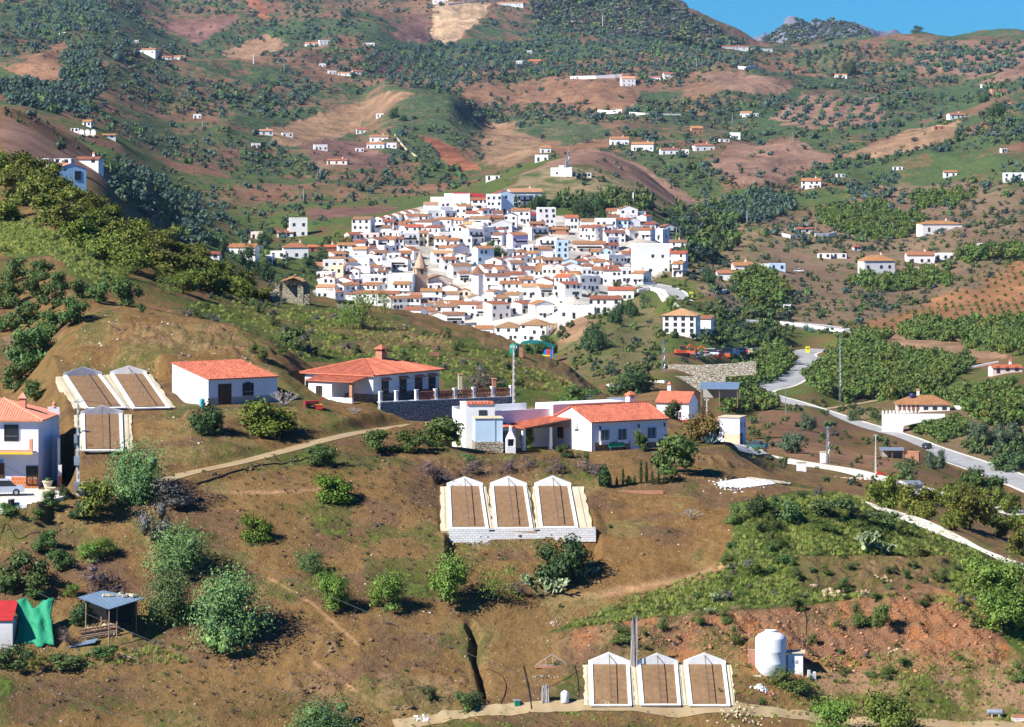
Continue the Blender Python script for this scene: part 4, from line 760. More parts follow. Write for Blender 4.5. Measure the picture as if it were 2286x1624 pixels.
merge('tall_grass', TF, it, 'tall green grass and weeds over the near slopes', 'grass')
# --- valley orchards, olive groves and hillside scrub, sorted so the largest in the picture stay individuals
def farmesh(seed, m, n=100, nl=5, leaf=.10, core=.6): return crown_mesh('crown', m, seed, n, nl, leaf, core=core)
FM = {'olive': [farmesh(i, LM[('far', 'far2', 'far', 'farmid')[i]]) for i in range(4)], 'orchard': [farmesh(i+9, LM[('farorch', 'farorch', 'farorch2')[i % 3]], 260, 7, .065) for i in range(5)], 'bush': [farmesh(i+20, LM[('farbush', 'far2', 'farlight', 'farbush', 'greyscrub')[i]], 44, 3, .14) for i in range(5)], 'midbush': [farmesh(i+30, LM[('farmid', 'farlight', 'far2', 'farmid', 'farorch')[i]], 170, 6, .075) for i in range(5)],
      'small': [farmesh(i+40, LM['farorch'], 16, 2, .2, .6) for i in range(2)]}
def far_tree_mesh(kind, i):
    cm = FM[kind][i % len(FM[kind])]; return cm
FT = {k: [] for k in FM}    # kind -> (px, x, y, z, w, h, where)
def orchard(kind, poly, sp, wm, hm, ang, where, jit=.12, dmin=500, keep=1.0, sp2=None):
    g = random.Random(len(where)+int(poly[0][0])); W_ = [P(u, v, dmin) for u, v in poly]; W_ = [p for p in W_ if p is not None]
    cx = sum(p.x for p in W_)/len(W_); cy = sum(p.y for p in W_)/len(W_); rad = max((Vector((p.x-cx, p.y-cy))).length for p in W_)*1.3; ca, sa = math.cos(ang), math.sin(ang); sp2 = sp2 or sp
    n = int(rad/sp)+1; n2 = int(rad/sp2)+1; A = []
    for i in range(-n, n+1):
        for j in range(-n2, n2+1):
            a = (i+g.uniform(-jit, jit))*sp; b_ = (j+g.uniform(-jit, jit))*sp2; x = cx+a*ca-b_*sa; y = cy+a*sa+b_*ca
            if y > dmin and g.random() < keep: A.append((x, y))
    if not A: return
    for x, y in A:
        u = UC+F*x/y
        if not (-60 < u < 2350): continue
        z = zat(x, y); v = VH-F*z/y
        if not inpt(poly, u, v): continue
        p = P(u, v+.6, dmin if dmin < 700 else 0)
        if p is None or abs(p.y-y) > max(6, .02*y): continue
        s = g.uniform(.8, 1.2); FT[kind].append((wm*s/y*F, x, y, z, wm*s, hm*s, where))
orchard('orchard', [(1803,845),(1853,798),(1954,785),(2156,805),(2169,822),(2089,879),(1988,896),(1870,899),(1833,879)], 4.6, 5.0, 4.2, .3, 'in the big green orchard below the red field', .18)
orchard('orchard', [(1678,808),(1732,778),(1773,812),(1810,822),(1786,845),(1766,859),(1705,866),(1685,845)], 4.6, 4.8, 4.0, .1, 'in the orchard inside the road bend', .18)
orchard('orchard', [(1601,859),(1652,812),(1692,866),(1665,872),(1752,916),(1618,923)], 4.2, 4.4, 3.6, .5, 'in the orchard left of the road bend', .18)
orchard('orchard', [(1995,758),(2015,731),(2072,714),(2139,728),(2290,718),(2290,798),(2173,792),(2156,771),(2072,761)], 5.6, 4.8, 4.4, .2, 'in the orchard at the foot of the red field', .2, keep=.85)
orchard('orchard', [(1873,745),(1978,755),(1968,778),(1887,785)], 5.2, 5.0, 4.2, .4, 'beside the green tanks', .2)
orchard('orchard', [(2095,890),(2286,866),(2286,956),(2210,953),(2156,916)], 4.8, 5.0, 4.0, .3, 'in the grove right of the arcaded villa', .2)
orchard('orchard', [(2030,955),(2150,938),(2168,968),(2100,992),(2032,978)], 3.4, 3.6, 2.6, .3, 'in the low grove under the arcaded villa', .2)
orchard('orchard', [(1645,630),(1705,610),(1752,654),(1732,697),(1662,684)], 5.6, 6.5, 5.0, .3, 'in the yellow-green grove below the white villa', .2)
orchard('orchard', [(1930,615),(2120,598),(2125,640),(1990,655),(1900,640)], 6.5, 4.6, 4.2, .1, 'in rows below the tower house', .15)
orchard('orchard', [(2140,565),(2286,555),(2286,580),(2140,588)], 6, 6, 5, .1, 'in the hedge-like row above the red field', .15)
orchard('small', [(1900,742),(1985,700),(2060,680),(2190,605),(2300,580),(2300,722),(2180,722),(2060,712),(1990,752),(1940,752)], 6.5, 1.5, 1.5, .25, 'young trees planted in rows on the red field', .06, sp2=9)
orchard('orchard', [(1810,467),(1954,454),(2021,478),(2072,488),(2021,535),(1954,538),(1853,515)], 6.5, 5.0, 4.2, .25, 'in the terraced grove on the right-hand hill', .15, sp2=8)
orchard('orchard', [(2015,432),(2180,425),(2160,470),(2050,465)], 8, 5, 4, .2, 'in the grove under the hilltop houses', .2)
orchard('olive', [(1934,387),(2015,390),(2000,412),(1940,412)], 7, 4, 3.4, .2, 'in the little plot on the right-hand hill', .1)
orchard('olive', [(1880,404),(1954,414),(1970,447),(1890,440)], 8, 4, 3.4, .2, 'in the upper plot on the right-hand hill', .1)
orchard('olive', [(2042,137),(2089,99),(2286,95),(2286,147),(2206,171),(2055,158)], 15, 8, 6.5, .15, 'in the grid on the skyline hill at the right', .05, sp2=30)
orchard('olive', [(1719,269),(1803,215),(1954,225),(1990,269),(1853,296)], 15, 5.4, 4.6, .4, 'on the purple-brown hill at the right', .06, sp2=24)
orchard('olive', [(1290,160),(1220,120),(1290,60),(1540,100),(1700,150),(1540,165),(1480,150),(1380,168)], 16, 6.5, 5.2, .2, 'in the grove under the dark ridge', .05, sp2=30)
orchard('olive', [(1050,125),(1190,62),(1285,62),(1290,165),(1180,175)], 16, 6, 5, .3, 'on the slope under the top ridge houses', .06, sp2=28)
orchard('olive', [(560,200),(640,150),(720,200),(700,260),(600,270)], 14, 5.5, 4.6, .5, 'in the sparse grove left of the conical hill', .08, sp2=25)
orchard('olive', [(800,120),(900,100),(1050,100),(1190,110),(1120,170),(990,200),(880,195),(810,160)], 14, 6, 5, .5, 'in the dense grove left of the pale field', .06, sp2=24)
orchard('olive', [(0,185),(60,180),(135,190),(140,110),(210,110),(230,200),(200,270),(100,250),(0,230)], 10, 6.5, 5.5, .4, 'on the slope at the far left', .2, sp2=16)
orchard('olive', [(30,20),(230,0),(270,70),(140,85),(40,80)], 16, 8, 6.5, .2, 'on the red slope at the upper left', .25, sp2=30)
orchard('olive', [(240,380),(420,420),(470,500),(430,560),(330,520),(260,440)], 11, 5, 4.2, .3, 'behind the avocado grove', .25, sp2=16, dmin=650)
orchard('olive', [(1560,470),(1700,420),(1800,470),(1700,500),(1600,500)], 9, 5.5, 5, .3, 'in the valley right of the village', .3)
def scatter(kind, poly, n, lo, hi, where, dmin=600, hr=.85, seed=0):
    g = random.Random(seed+n)
    for u, v in polyrand(poly, n, g):
        p = P(u, v, dmin)
        if p is None or p.y < dmin: continue
        w_ = lo+(hi-lo)*g.random()**2; FT[kind].append((w_/p.y*F, p.x, p.y, p.z, w_, w_*hr, where))
BARES = [c[0] for c in COV if c[2] < .3]
def scatter_veg(kind, poly, n, lo, hi, where, dmin, seed):
    g = random.Random(seed); 
    for u, v in polyrand(poly, n, g):
        a = np.array([u]); b_ = np.array([v])
        if g.random() < .93 and any(inpt(q, u, v) for q in BARES): continue
        p = P(u, v, dmin)
        if p is None or p.y < dmin: continue
        if vnoise(np.array([p.x/130]), np.array([p.y/160]), 7)[0]+.30 < g.random()*.42: continue
        if p.y < 2100 and g.random() < .55: continue
        w_ = (lo+(hi-lo)*g.random()**2.2)*min(1.25, max(.5, p.y/2600)); FT[kind].append((w_/p.y*F, p.x, p.y, p.z, w_, w_*.85, where))
ALLH = [(0,0),(1450,0),(1560,60),(1680,110),(1960,100),(2286,100),(2286,560),(2000,700),(1900,740),(1600,720),(1500,540),(1440,460),(1250,400),(1000,430),(780,470),(700,520),(560,600),(470,560),(240,420),(0,260)]
scatter_veg('bush', ALLH, 19000, 1.1, 5.0, 'over the hills', 900, 21)
scatter_veg('olive', ALLH, 3800, 3.0, 7.5, 'scattered over the far hills', 900, 22)
scatter('olive', [(200,330),(480,440),(560,560),(470,560),(250,420)], 90, 3, 6, 'in the valley behind the avocado grove', 700)
scatter('midbush', [(1250,640),(1480,560),(1700,500),(2286,480),(2286,600),(1900,740),(1560,800),(1460,830),(1350,860),(1250,800)], 800, .8, 4.0, 'on the slopes around the road', 800, .8, 3)
scatter('midbush', [(1560,690),(1760,700),(1760,790),(1560,770)], 160, 2, 6, 'above the orange machines', 800, .8, 4)
scatter('midbush', [(1690,880),(1760,920),(2060,1010),(2286,1110),(2286,1190),(1900,1090),(1640,1030),(1680,940)], 150, .6, 2.4, 'in the brown fields beside the road', 560, .8, 5)
scatter('midbush', [(1690,905),(1830,895),(2000,925),(1990,955),(1850,930)], 70, .6, 2.6, 'on the verge inside the road bend', 900, .8, 12)
scatter('midbush', [(2100,1010),(2286,960),(2286,1070),(2190,1040)], 110, 1.5, 5, 'on the road cutting', 600, .9, 6)
scatter('midbush', [(1480,480),(1640,470),(1640,560),(1540,600),(1500,540)], 130, 4, 9, 'in the wooded valley right of the village', 900, 1.0, 7)
scatter('midbush', [(1260,440),(1450,450),(1470,500),(1330,480),(1250,470)], 45, 4, 9, 'behind the top of the village', 1400, 1.0, 8)
scatter('midbush', [(560,600),(700,560),(740,500),(780,560),(700,640),(600,660)], 40, 2.5, 5, 'at the left edge of the village', 1000, .9, 9)
scatter('bush', [(1440,0),(1480,0),(1660,100),(1600,110),(1200,60),(1180,0)], 900, 5, 13, 'on the dark wooded ridge', 3000, .8, 10)
scatter('bush', [(1665,114),(1720,75),(1780,45),(1860,40),(1920,62),(1965,92),(1900,120),(1700,120)], 430, 7, 15, 'on the rocky mountain', 6000, .7, 11)
def emit(kind, name, cat, grp, lbl, lim, stufflabel):
    A = np.array([(t[1], t[2], t[4]) for t in FT[kind]]); ok = np.ones(len(A), bool)
    for nm_ in ('main', 'upper', 'farmtrack', 'drive'): q_, wd_ = ROADP[nm_]; dd_, _ = segdist([tuple(k[:2]) for k in q_], A[:, 0], A[:, 1], False); ok &= dd_ > wd_*(.75-.4*sst(1085, 1130, A[:, 1]))+A[:, 2]*.35
    L = sorted([t for t, k in zip(FT[kind], ok) if k], key=lambda t: -t[0]); g = random.Random(2)
    for i, (px, x, y, z, w_, h_, where) in enumerate(L[:lim]):
        o = bpy.data.objects.new(name, FM[kind][i % len(FM[kind])]); C.objects.link(o); o.location = (x, y, z-.1*h_); o.scale = (w_, w_, h_); o.rotation_euler = (0, 0, g.uniform(0, 6))
        tag(o, lbl+' '+where, cat, grp+' '+where)
    if len(L) > lim: merge(name+'_cover', FM[kind], [(x, y, z-.1*h_, w_, h_, g.uniform(0, 6)) for px, x, y, z, w_, h_, wh in L[lim:]], stufflabel, cat)
    print('PLANTS', kind, len(L))
emit('orchard', 'orchard_tree', 'tree', 'orchard trees', 'leafy green fruit tree', 300, 'rows of fruit trees too many to count in the valley orchards')
emit('olive', 'olive_tree', 'tree', 'olive trees', 'small dark olive tree', 300, 'olive trees too many to count on the far hills')
emit('bush', 'hillside_shrub', 'shrub', 'shrubs', 'dark shrub', 150, 'dark scrub covering the far hills')
emit('midbush', 'valley_bush', 'bush', 'bushes', 'green bush', 300, 'green scrub on the slopes around the village')
emit('small', 'young_tree', 'tree', 'saplings', 'tiny', 300, 'rows of tiny young trees on the red field')
TR_ = mat('tree_trunk_far', (.10,.08,.06), .9, .2, 2)
d_, z_ = column(2047); m_ = (d_ > 3500) & (d_ < 6000); k_ = np.argmin(np.where(m_, VH-F*z_/d_, 1e9)); r = plant('dark', ((2047-UC)*d_[k_]/F, d_[k_], z_[k_]-1), 16, 11, 'lone dark round tree standing on the right-hand skyline')
# ------------------------------------------------------------------ roads
ASPH = mat('pale_asphalt', (.36,.36,.355), .9, .14, .5, col2=(.28,.28,.275), thr=.55, s2=.15); ASPHE = mat('road_edge', (.66,.63,.55), .9, .12, .6); DIRT = mat('packed_dirt', (.37,.28,.16), .95, .14, .8, col2=(.29,.19,.095), thr=.55, s2=.4)
DRV = mat('concrete_drive', (.68,.65,.58), .9, .1, .3, col2=(.52,.47,.38), thr=.56)
RSEL = {'main': (ASPH, 'winding pale grey road through the valley'), 'upper': (ASPH, 'pale road climbing to the village'), 'track': (DIRT, 'narrow dirt track below the white houses'), 'drive': (DRV, 'pale concrete driveway running right from the blue house'), 'lane': (DRV, 'white lane beside the orchard'), 'bottom': (DIRT, 'dirt path along the bottom'), 'farmtrack': (DIRT, 'farm track to the arcaded villa')}
def ribbon(q, wd, off, lift, tilt=0.0):
    V = []; n = len(q)
    for i in range(n):
        t = q[min(i+1, n-1)]-q[max(i-1, 0)]; t = t/np.linalg.norm(t[:2]); nx, ny = -t[1], t[0]
        wq = wd*(1-.34*float(sst(1085, 1130, q[i][1]))) if wd == 11.0 else wd
        for s in (-.5, -.25, 0, .25, .5):
            x = q[i][0]+nx*wq*s*off; y = q[i][1]+ny*wq*s*off; V.append((x, y, q[i][2]+lift+max(-.8, min(.8, (y-q[i][1])*tilt)) if wd > 2 else zat(x, y)+lift))
    Fq = [(i*5+j, i*5+j+1, (i+1)*5+j+1, (i+1)*5+j) for i in range(n-1) for j in range(4)]; return np.array(V), np.array(Fq)
for nm, (q, wd) in ROADP.items():
    m, lb = RSEL[nm]
    fine_q = catmull([tuple(p) for p in q[::2]], 8) if len(q) > 4 else q
    V, Fq = ribbon(fine_q, wd, 1.0, .07 if wd > 2 else .05, TILT.get(nm, 0)); o = bpy.data.objects.new('track' if wd < 2 else ('road' if nm in ('main', 'upper') else 'path'), npmesh('road', V, Fq, [m])); C.objects.link(o); tag(o, lb, None, None, 'structure')
    if nm in ('main', 'upper'):
        V, Fq = ribbon(fine_q, wd, 1.26, .03, TILT.get(nm, 0)); o = bpy.data.objects.new('road_verge', npmesh('verge', V, Fq, [ASPHE])); C.objects.link(o); tag(o, 'pale verge of the '+nm+' road', None, None, 'structure')
def onground(nm, poly, m, lb, lift=.06, dm=0):
    """a sheet draped on the ground inside a picture polygon"""
    us_ = [p[0] for p in poly]; vs_ = [p[1] for p in poly]; V = []; Fq = []; idx = {}
    nu, nv = 44, 18
    for i in range(nu+1):
        for j in range(nv+1):
            u = min(us_)+(max(us_)-min(us_))*i/nu; v = min(vs_)+(max(vs_)-min(vs_))*j/nv
            idx[i, j] = len(V); p = P(u, v, dm); V.append((p.x, p.y, p.z+lift))
    for i in range(nu):
        for j in range(nv):
            u = min(us_)+(max(us_)-min(us_))*(i+.5)/nu; v = min(vs_)+(max(vs_)-min(vs_))*(j+.5)/nv
            if inpt(poly, u, v): Fq.append((idx[i, j], idx[i, j+1], idx[i+1, j+1], idx[i+1, j]))
    o = bpy.data.objects.new(nm, npmesh(nm, np.array(V), np.array(Fq), [m])); C.objects.link(o); return o
tag(onground('pavement', [(0,1100),(60,1092),(135,1096),(130,1112),(60,1128),(0,1140)], DRV, 0), 'cream concrete parking area in front of the left house', kind='structure')
# ------------------------------------------------------------------ building kit
WC = {}
def window_mesh(w, h, style):
    k = (round(w, 1), round(h, 1), style)
    if k in WC: return WC[k]
    w, h = k[0], k[1]; f = MB(); t = .07
    fm = {'white': WHITE_B, 'brown': SHUT, 'door': SHUT, 'far': GLASS, 'green': mat('green_door', (.02,.30,.12), .6, .1, 1) if style == 'green' and 'green_door' not in MATS else MATS.get('green_door', SHUT)}.get(style, WHITE_B)
    if style == 'far': f.box(-w/2, -.05, 0, w/2, .05, h, GLASS)
    elif style in ('door', 'green'): f.box(-w/2-.06, -.07, 0, w/2+.06, .02, h+.06, fm); f.box(-w/2+.04, -.09, .04, -.02, -.06, h-.05, fm); f.box(.02, -.09, .04, w/2-.04, -.06, h-.05, fm)
    else:
        f.box(-w/2-t, -.09, -t, -w/2, .03, h+t, fm); f.box(w/2, -.09, -t, w/2+t, .03, h+t, fm); f.box(-w/2, -.09, h, w/2, .03, h+t, fm); f.box(-w/2-.03, -.14, -t, w/2+.03, .03, 0, fm); f.box(-.025, -.07, 0, .025, .02, h, fm)
    pane = MB().box(-w/2, -.02, 0, w/2, .04, h, GLASS).mesh('pane') if style in ('white', 'brown') else None
    gr = None
    if style in ('white', 'brown') and w > .7:
        g = MB()
        n = int(w/.13)
        for i in range(n+1): x = -w/2+w*i/n; g.box(x-.012, -.2, .02, x+.012, -.176, h-.02, BLACK if style == 'brown' else METAL)
        g.box(-w/2, -.205, h*.3, w/2, -.2, h*.3+.03, METAL); gr = g.mesh('grille')
    WC[k] = (f.mesh('window'), pane, gr); return WC[k]
def opening(root, name, x, y, z, w, h, face, style, grille=False):
    fr, pn, gr = window_mesh(w, h, style); o = bpy.data.objects.new(name, fr); C.objects.link(o); o.parent = root; o.location = (x, y, z); o.rotation_euler = (0, 0, {'F': 0, 'L': -math.pi/2, 'R': math.pi/2, 'B': math.pi}[face])
    if pn: p = bpy.data.objects.new('pane', pn); C.objects.link(p); p.parent = o
    if gr and grille: p = bpy.data.objects.new('grille', gr); C.objects.link(p); p.parent = o
    return o
def tiled(mb, quad, m, pitch=.33, t=.1, rib=.055):
    """roof plane eaveL, eaveR, ridgeR, ridgeL with raised tile courses"""
    a, b, c, d = [Vector(q) for q in quad]; mb.slab([tuple(a), tuple(b), tuple(c), tuple(d)], t, m); n = max(2, int((b-a).length/pitch)); nr = (b-a).cross(d-a).normalized(); e = (b-a).normalized()*pitch*.26
    L_ = (d-a).length; ns = max(1, int(L_/.42))
    for i in range(n):
        s = (i+.5)/n; p0 = a.lerp(b, s); p1 = d.lerp(c, s)
        for j in range(ns):
            q0 = p0.lerp(p1, j/ns); q1 = p0.lerp(p1, (j+.94)/ns); i0 = len(mb.v); k = mb.mi(m)
            mb.v += [tuple(q0-e+nr*.004), tuple(q0+nr*(rib+.02)), tuple(q0+e+nr*.004), tuple(q1-e*.8+nr*.004), tuple(q1+nr*rib*.8), tuple(q1+e*.8+nr*.004)]
            mb.f += [(i0, i0+1, i0+4, i0+3), (i0+1, i0+2, i0+5, i0+4), (i0, i0+2, i0+1)]; mb.m += [k]*3
def chimney(root, x, y, z0, z1, s=.35, m=None, cap=None):
    m = m or WHITE; b = MB().box(x-s, y-s, z0, x+s, y+s, z1, m); b.build('chimney_shaft' if root.get('category') is None else 'chimney', root)
    return MB().box(x-s*1.3, y-s*1.3, z1+.25, x+s*1.3, y+s*1.3, z1+.33, cap or TILE).box(x-s*.9, y-s*.9, z1, x-s*.5, y+s*.9, z1+.25, m).box(x+s*.5, y-s*.9, z1, x+s*.9, y+s*.9, z1+.25, m).hexa([(x-s*1.3, y-s*1.3, z1+.332), (x+s*1.3, y-s*1.3, z1+.332), (x+s*1.3, y+s*1.3, z1+.332), (x-s*1.3, y+s*1.3, z1+.332), (x-.05, y-.05, z1+.7), (x+.05, y-.05, z1+.7), (x+.05, y+.05, z1+.7), (x-.05, y+.05, z1+.7)], cap or TILE).build('chimney_cap', root)
def house(name, loc, rz, W_, L_, h, roof, rise, label, cat='house', group=None, wm=None, rm=None, wins=(), found=3.0, over=.3, base=None, chim=None, tiles=False, x0=0.0, store=None, parapet=.5):
    """local frame: origin front-left corner, x along the front, y to the back"""
    wm = wm or WHITE; rm = rm or ROOFS[0]; r = empty(name, loc, rz, label, cat, group); b = MB(); x1 = x0+W_; t = .14
    if roof == 'flat':
        b.box(x0, 0, -found, x1, L_, h, wm); b.build('wall', r)
        q = MB(); p = parapet; q.box(x0-.03, -.03, h, x1+.03, .22, h+p, wm).box(x0-.03, L_-.22, h, x1+.03, L_+.03, h+p, wm).box(x0-.03, .22, h, x0+.22, L_-.22, h+p, wm).box(x1-.22, .22, h, x1+.03, L_-.22, h+p, wm); q.build('parapet', r)
    elif roof == 'gx':      # ridge parallel to the front
        i = len(b.v); b.box(x0, 0, -found, x1, L_, h, wm)
        for xa, xb in ((x0, x0+.25), (x1-.25, x1)): b.hexa([(xa, 0, h+.001), (xb, 0, h+.001), (xb, L_, h+.001), (xa, L_, h+.001), (xa, L_/2-.05, h+rise), (xb, L_/2-.05, h+rise), (xb, L_/2+.05, h+rise), (xa, L_/2+.05, h+rise)], wm)
        b.build('wall', r); q = MB(); o = over; k = rise/(L_/2)
        A = [(x0-o*.6, -o, h-o*k+t), (x1+o*.6, -o, h-o*k+t), (x1+o*.6, L_/2, h+rise+t), (x0-o*.6, L_/2, h+rise+t)]; B = [(x1+o*.6, L_+o, h-o*k+t), (x0-o*.6, L_+o, h-o*k+t), (x0-o*.6, L_/2+.003, h+rise+t), (x1+o*.6, L_/2+.003, h+rise+t)]
        if tiles: tiled(q, A, rm); q.slab(B, t, rm); q.tube([(x0-o*.6, L_/2, h+rise+t+.02), (x1+o*.6, L_/2, h+rise+t+.02)], .1, rm)
        else: q.slab(A, t, rm); q.slab(B, t, rm)
        q.build('roof', r)
    elif roof == 'gy':      # gable to the front
        b.box(x0, 0, -found, x1, L_, h, wm); m_ = (x0+x1)/2
        for ya, yb in ((0, .25), (L_-.25, L_)): b.hexa([(x0, ya, h+.001), (x1, ya, h+.001), (x1, yb, h+.001), (x0, yb, h+.001), (m_-.05, ya, h+rise), (m_+.05, ya, h+rise), (m_+.05, yb, h+rise), (m_-.05, yb, h+rise)], wm)
        b.build('wall', r); q = MB(); o = over*.6; k = rise/(W_/2); q.slab([(x0-o, -o*.7, h-o*k+t), (m_-.002, -o*.7, h+rise+t), (m_-.002, L_+o, h+rise+t), (x0-o, L_+o, h-o*k+t)], t, rm); q.slab([(m_+.002, -o*.7, h+rise+t), (x1+o, -o*.7, h-o*k+t), (x1+o, L_+o, h-o*k+t), (m_+.002, L_+o, h+rise+t)], t, rm); q.build('roof', r)
    elif roof == 'mono':
        b.hexa([(x0, 0, -found), (x1, 0, -found), (x1, L_, -found), (x0, L_, -found), (x0, 0, h), (x1, 0, h), (x1, L_, h+rise), (x0, L_, h+rise)], wm); b.build('wall', r); q = MB(); o = over; k = rise/L_
        A = [(x0-o*.4, -o, h-o*k+t), (x1+o*.4, -o, h-o*k+t), (x1+o*.4, L_+o*.5, h+rise+o*.5*k+t), (x0-o*.4, L_+o*.5, h+rise+o*.5*k+t)]
        if tiles: tiled(q, A, rm)
        else: q.slab(A, t, rm)
        q.build('roof', r)
    else:                   # hip
        b.box(x0, 0, -found, x1, L_, h, wm); b.build('wall', r); q = MB(); o = over; e = min(W_, L_)/2+o; k = rise/(min(W_, L_)/2); z0 = h-o*k+t; z1 = h+rise+t
        c = [(x0-o, -o, z0), (x1+o, -o, z0), (x1+o, L_+o, z0), (x0-o, L_+o, z0)]
        if W_ >= L_: r0 = (x0-o+e, L_/2, z1); r1 = (x1+o-e, L_/2, z1)
        else: r0 = (x0+W_/2, -o+e, z1); r1 = (x0+W_/2, L_+o-e, z1)
        F4 = [[c[0], c[1], r1, r0], [c[1], c[2], r1], [c[2], c[3], r0, r1], [c[3], c[0], r0]] if W_ >= L_ else [[c[0], c[1], r0], [c[1], c[2], r1, r0], [c[2], c[3], r1], [c[3], c[0], r0, r1]]
        for f_ in F4: q.poly(f_, rm)
        q.poly([(a, b_, z0-.003) for a, b_, _ in c][::-1], WHITE_B); q.box(c[0][0], c[0][1], z0-.12, c[1][0], c[0][1]+.08, z0-.005, rm); q.box(c[0][0], c[0][1]+.08, z0-.12, c[0][0]+.08, c[2][1], z0-.005, rm); q.box(c[1][0]-.08, c[0][1]+.08, z0-.12, c[1][0], c[2][1], z0-.005, rm)
        if tiles:
            for f_ in F4:
                a_, b_, rr = Vector(f_[0]), Vector(f_[1]), Vector(f_[-1]); nrm = (b_-a_).cross(rr-a_).normalized(); n = int((b_-a_).length/.24); ed = (b_-a_).normalized(); up = nrm.cross(ed).normalized(); tot = (b_-a_).length; H = (rr-a_).dot(up); s0 = (rr-a_).dot(ed); s1 = (Vector(f_[2])-a_).dot(ed)
                for i in range(n):
                    s = (i+.5)/n*tot; hh = H*min(1, s/max(s0, 1e-3), (tot-s)/max(tot-s1, 1e-3)); p0 = a_+ed*s; p1 = p0+up*hh; e_ = ed*.06; i0 = len(q.v); kk = q.mi(rm)
                    q.v += [tuple(p0-e_+nrm*.004), tuple(p0+nrm*.05), tuple(p0+e_+nrm*.004), tuple(p1-e_+nrm*.004), tuple(p1+nrm*.05), tuple(p1+e_+nrm*.004)]; q.f += [(i0, i0+1, i0+4, i0+3), (i0+1, i0+2, i0+5, i0+4)]; q.m += [kk]*2
            for p_ in c: q.tube([p_, r0 if (Vector(p_)-Vector(r0)).length < (Vector(p_)-Vector(r1)).length else r1], .09, CONC if False else rm, 6)
        q.build('roof', r)
    if base: MB().box(x0-.035, -.035, -found, x1+.035, L_+.035, base[0], base[1]).build('stone_base', r)
    for wn in wins:
        face, s, z, ww, hh, st = wn[:6]
        if face == 'F': opening(r, 'door' if st in ('door', 'green') else 'window', x0+s*W_, 0-(.036 if base and z < base[0] else 0), z, ww, hh, 'F', st, len(wn) > 6)
        elif face == 'L': opening(r, 'door' if st in ('door', 'green') else 'window', x0-(.036 if base and z < base[0] else 0), s*L_, z, ww, hh, 'L', st, len(wn) > 6)
        elif face == 'R': opening(r, 'door' if st in ('door', 'green') else 'window', x1+(.036 if base and z < base[0] else 0), s*L_, z, ww, hh, 'R', st, len(wn) > 6)
    if chim: chimney(r, *chim)
    return r
def part(b, name, root, smooth=False): return b.build(name, root, smooth)
# ------------------------------------------------------------------ the four near houses
loc = Vector(((465-UC)*362/F, 362, -26.95))
h1 = house('white_house', loc, R(36), 8.1, 7.0, 2.5, 'mono', 1.28, 'small white house with one sloping red tile roof, plain brown door and arched window', rm=TILE, tiles=True, over=.22, found=1.5,
           wins=[('F', .235, 0, 1.45, 2.0, 'door'), ('F', .57, .85, 1.05, 1.1, 'brown', 1)])
part(MB().box(.0, -.03, -.6, 1.05, .0, .72, GREY).box(2.75, -.03, -.6, 8.1, 0, .72, GREY), 'cement_base', h1)
g = MB(); g.wallpoly([(4.617-.52+1.04*k/8, 1.95+.22*math.sin(math.pi*k/8)) for k in range(9)], -.09, .02, GLASS); part(g, 'arch_top', h1)
loc = Vector(((833-UC)*375/F, 375, -27.58))
h2 = house('white_house', loc, R(56), 11.8, 8.8, 2.75, 'hip', 1.2, 'white bungalow with a hipped red tile roof and tall brick chimney above the stone terrace', rm=TILE, tiles=True, over=.42, found=1.6, base=(.8, STONE_B),
           wins=[('F', .17, .75, .95, 1.35, 'brown', 1), ('F', .44, .75, .95, 1.35, 'brown', 1), ('F', .68, 0, 1.05, 2.1, 'door'), ('F', .88, .75, .95, 1.35, 'brown', 1), ('L', .93, .8, .8, 1.2, 'brown', 1)])
for s in (.17, .44, .68, .88):
    x = s*11.8; q = MB(); q.slab([(x-.75, -.5, 2.18), (x+.75, -.5, 2.18), (x+.75, 0, 2.42), (x-.75, 0, 2.42)], .07, TILE_P); part(q, 'window_canopy', h2)
q = MB().box(6.6, 3.7, 3.3, 7.5, 4.5, 4.75, BRICK); c_ = part(q, 'chimney', h2)
q = MB().box(6.45, 3.55, 4.98, 7.65, 4.65, 5.06, TILE).hexa([(6.45, 3.55, 5.062), (7.65, 3.55, 5.062), (7.65, 4.65, 5.062), (6.45, 4.65, 5.062), (7.0, 4.05, 5.45), (7.1, 4.05, 5.45), (7.1, 4.15, 5.45), (7.0, 4.15, 5.45)], TILE).box(6.7, 3.8, 4.75, 6.85, 4.4, 4.98, BRICK).box(7.25, 3.8, 4.75, 7.4, 4.4, 4.98, BRICK); q.build('chimney_cap', c_)
q = MB().box(-2.3, 3.6, -1.2, -.01, 6.6, 2.15, WHITE).box(-2.3, 1.0, -1.2, -2.05, 3.6, .5, WHITE).box(-2.3, 1.0, .5, -1.95, 1.35, 2.15, BRICK); pr = part(q, 'porch', h2)
q = MB(); tiled(q, [(-2.6, 6.8, 2.2), (-2.6, .7, 2.2), (-.02, .7, 2.62), (-.02, 6.8, 2.62)], TILE); q.build('porch_roof', pr)
opening(h2, 'window', -2.31, 5.2, .75, .6, .8, 'L', 'brown', True)
loc = Vector(((1320.5-UC)*360/F, 360, -31.33))
h3 = house('white_house', loc, R(32), 9.04, 7.2, 2.84, 'gx', 1.3, 'long white farmhouse with red gable roof, grey grilles and flat-roofed wings in the middle', rm=TILE, tiles=True, over=.28, found=1.6, wm=WHITE_B,
           wins=[('F', .17, .85, 1.0, 1.2, 'white', 1), ('F', .40, .85, 1.0, 1.2, 'white', 1), ('F', .57, 0, .95, 2.05, 'plain'), ('F', .79, .85, 1.0, 1.2, 'white', 1)], chim=(8.4, 5.6, 2.9, 4.6, .38, WHITE_B))
part(MB().box(0.35, -.05, -1, 4.55, 0, .82, STONE_B).box(5.75, -.05, -1, 9.04, 0, .82, STONE_B), 'stone_base', h3)
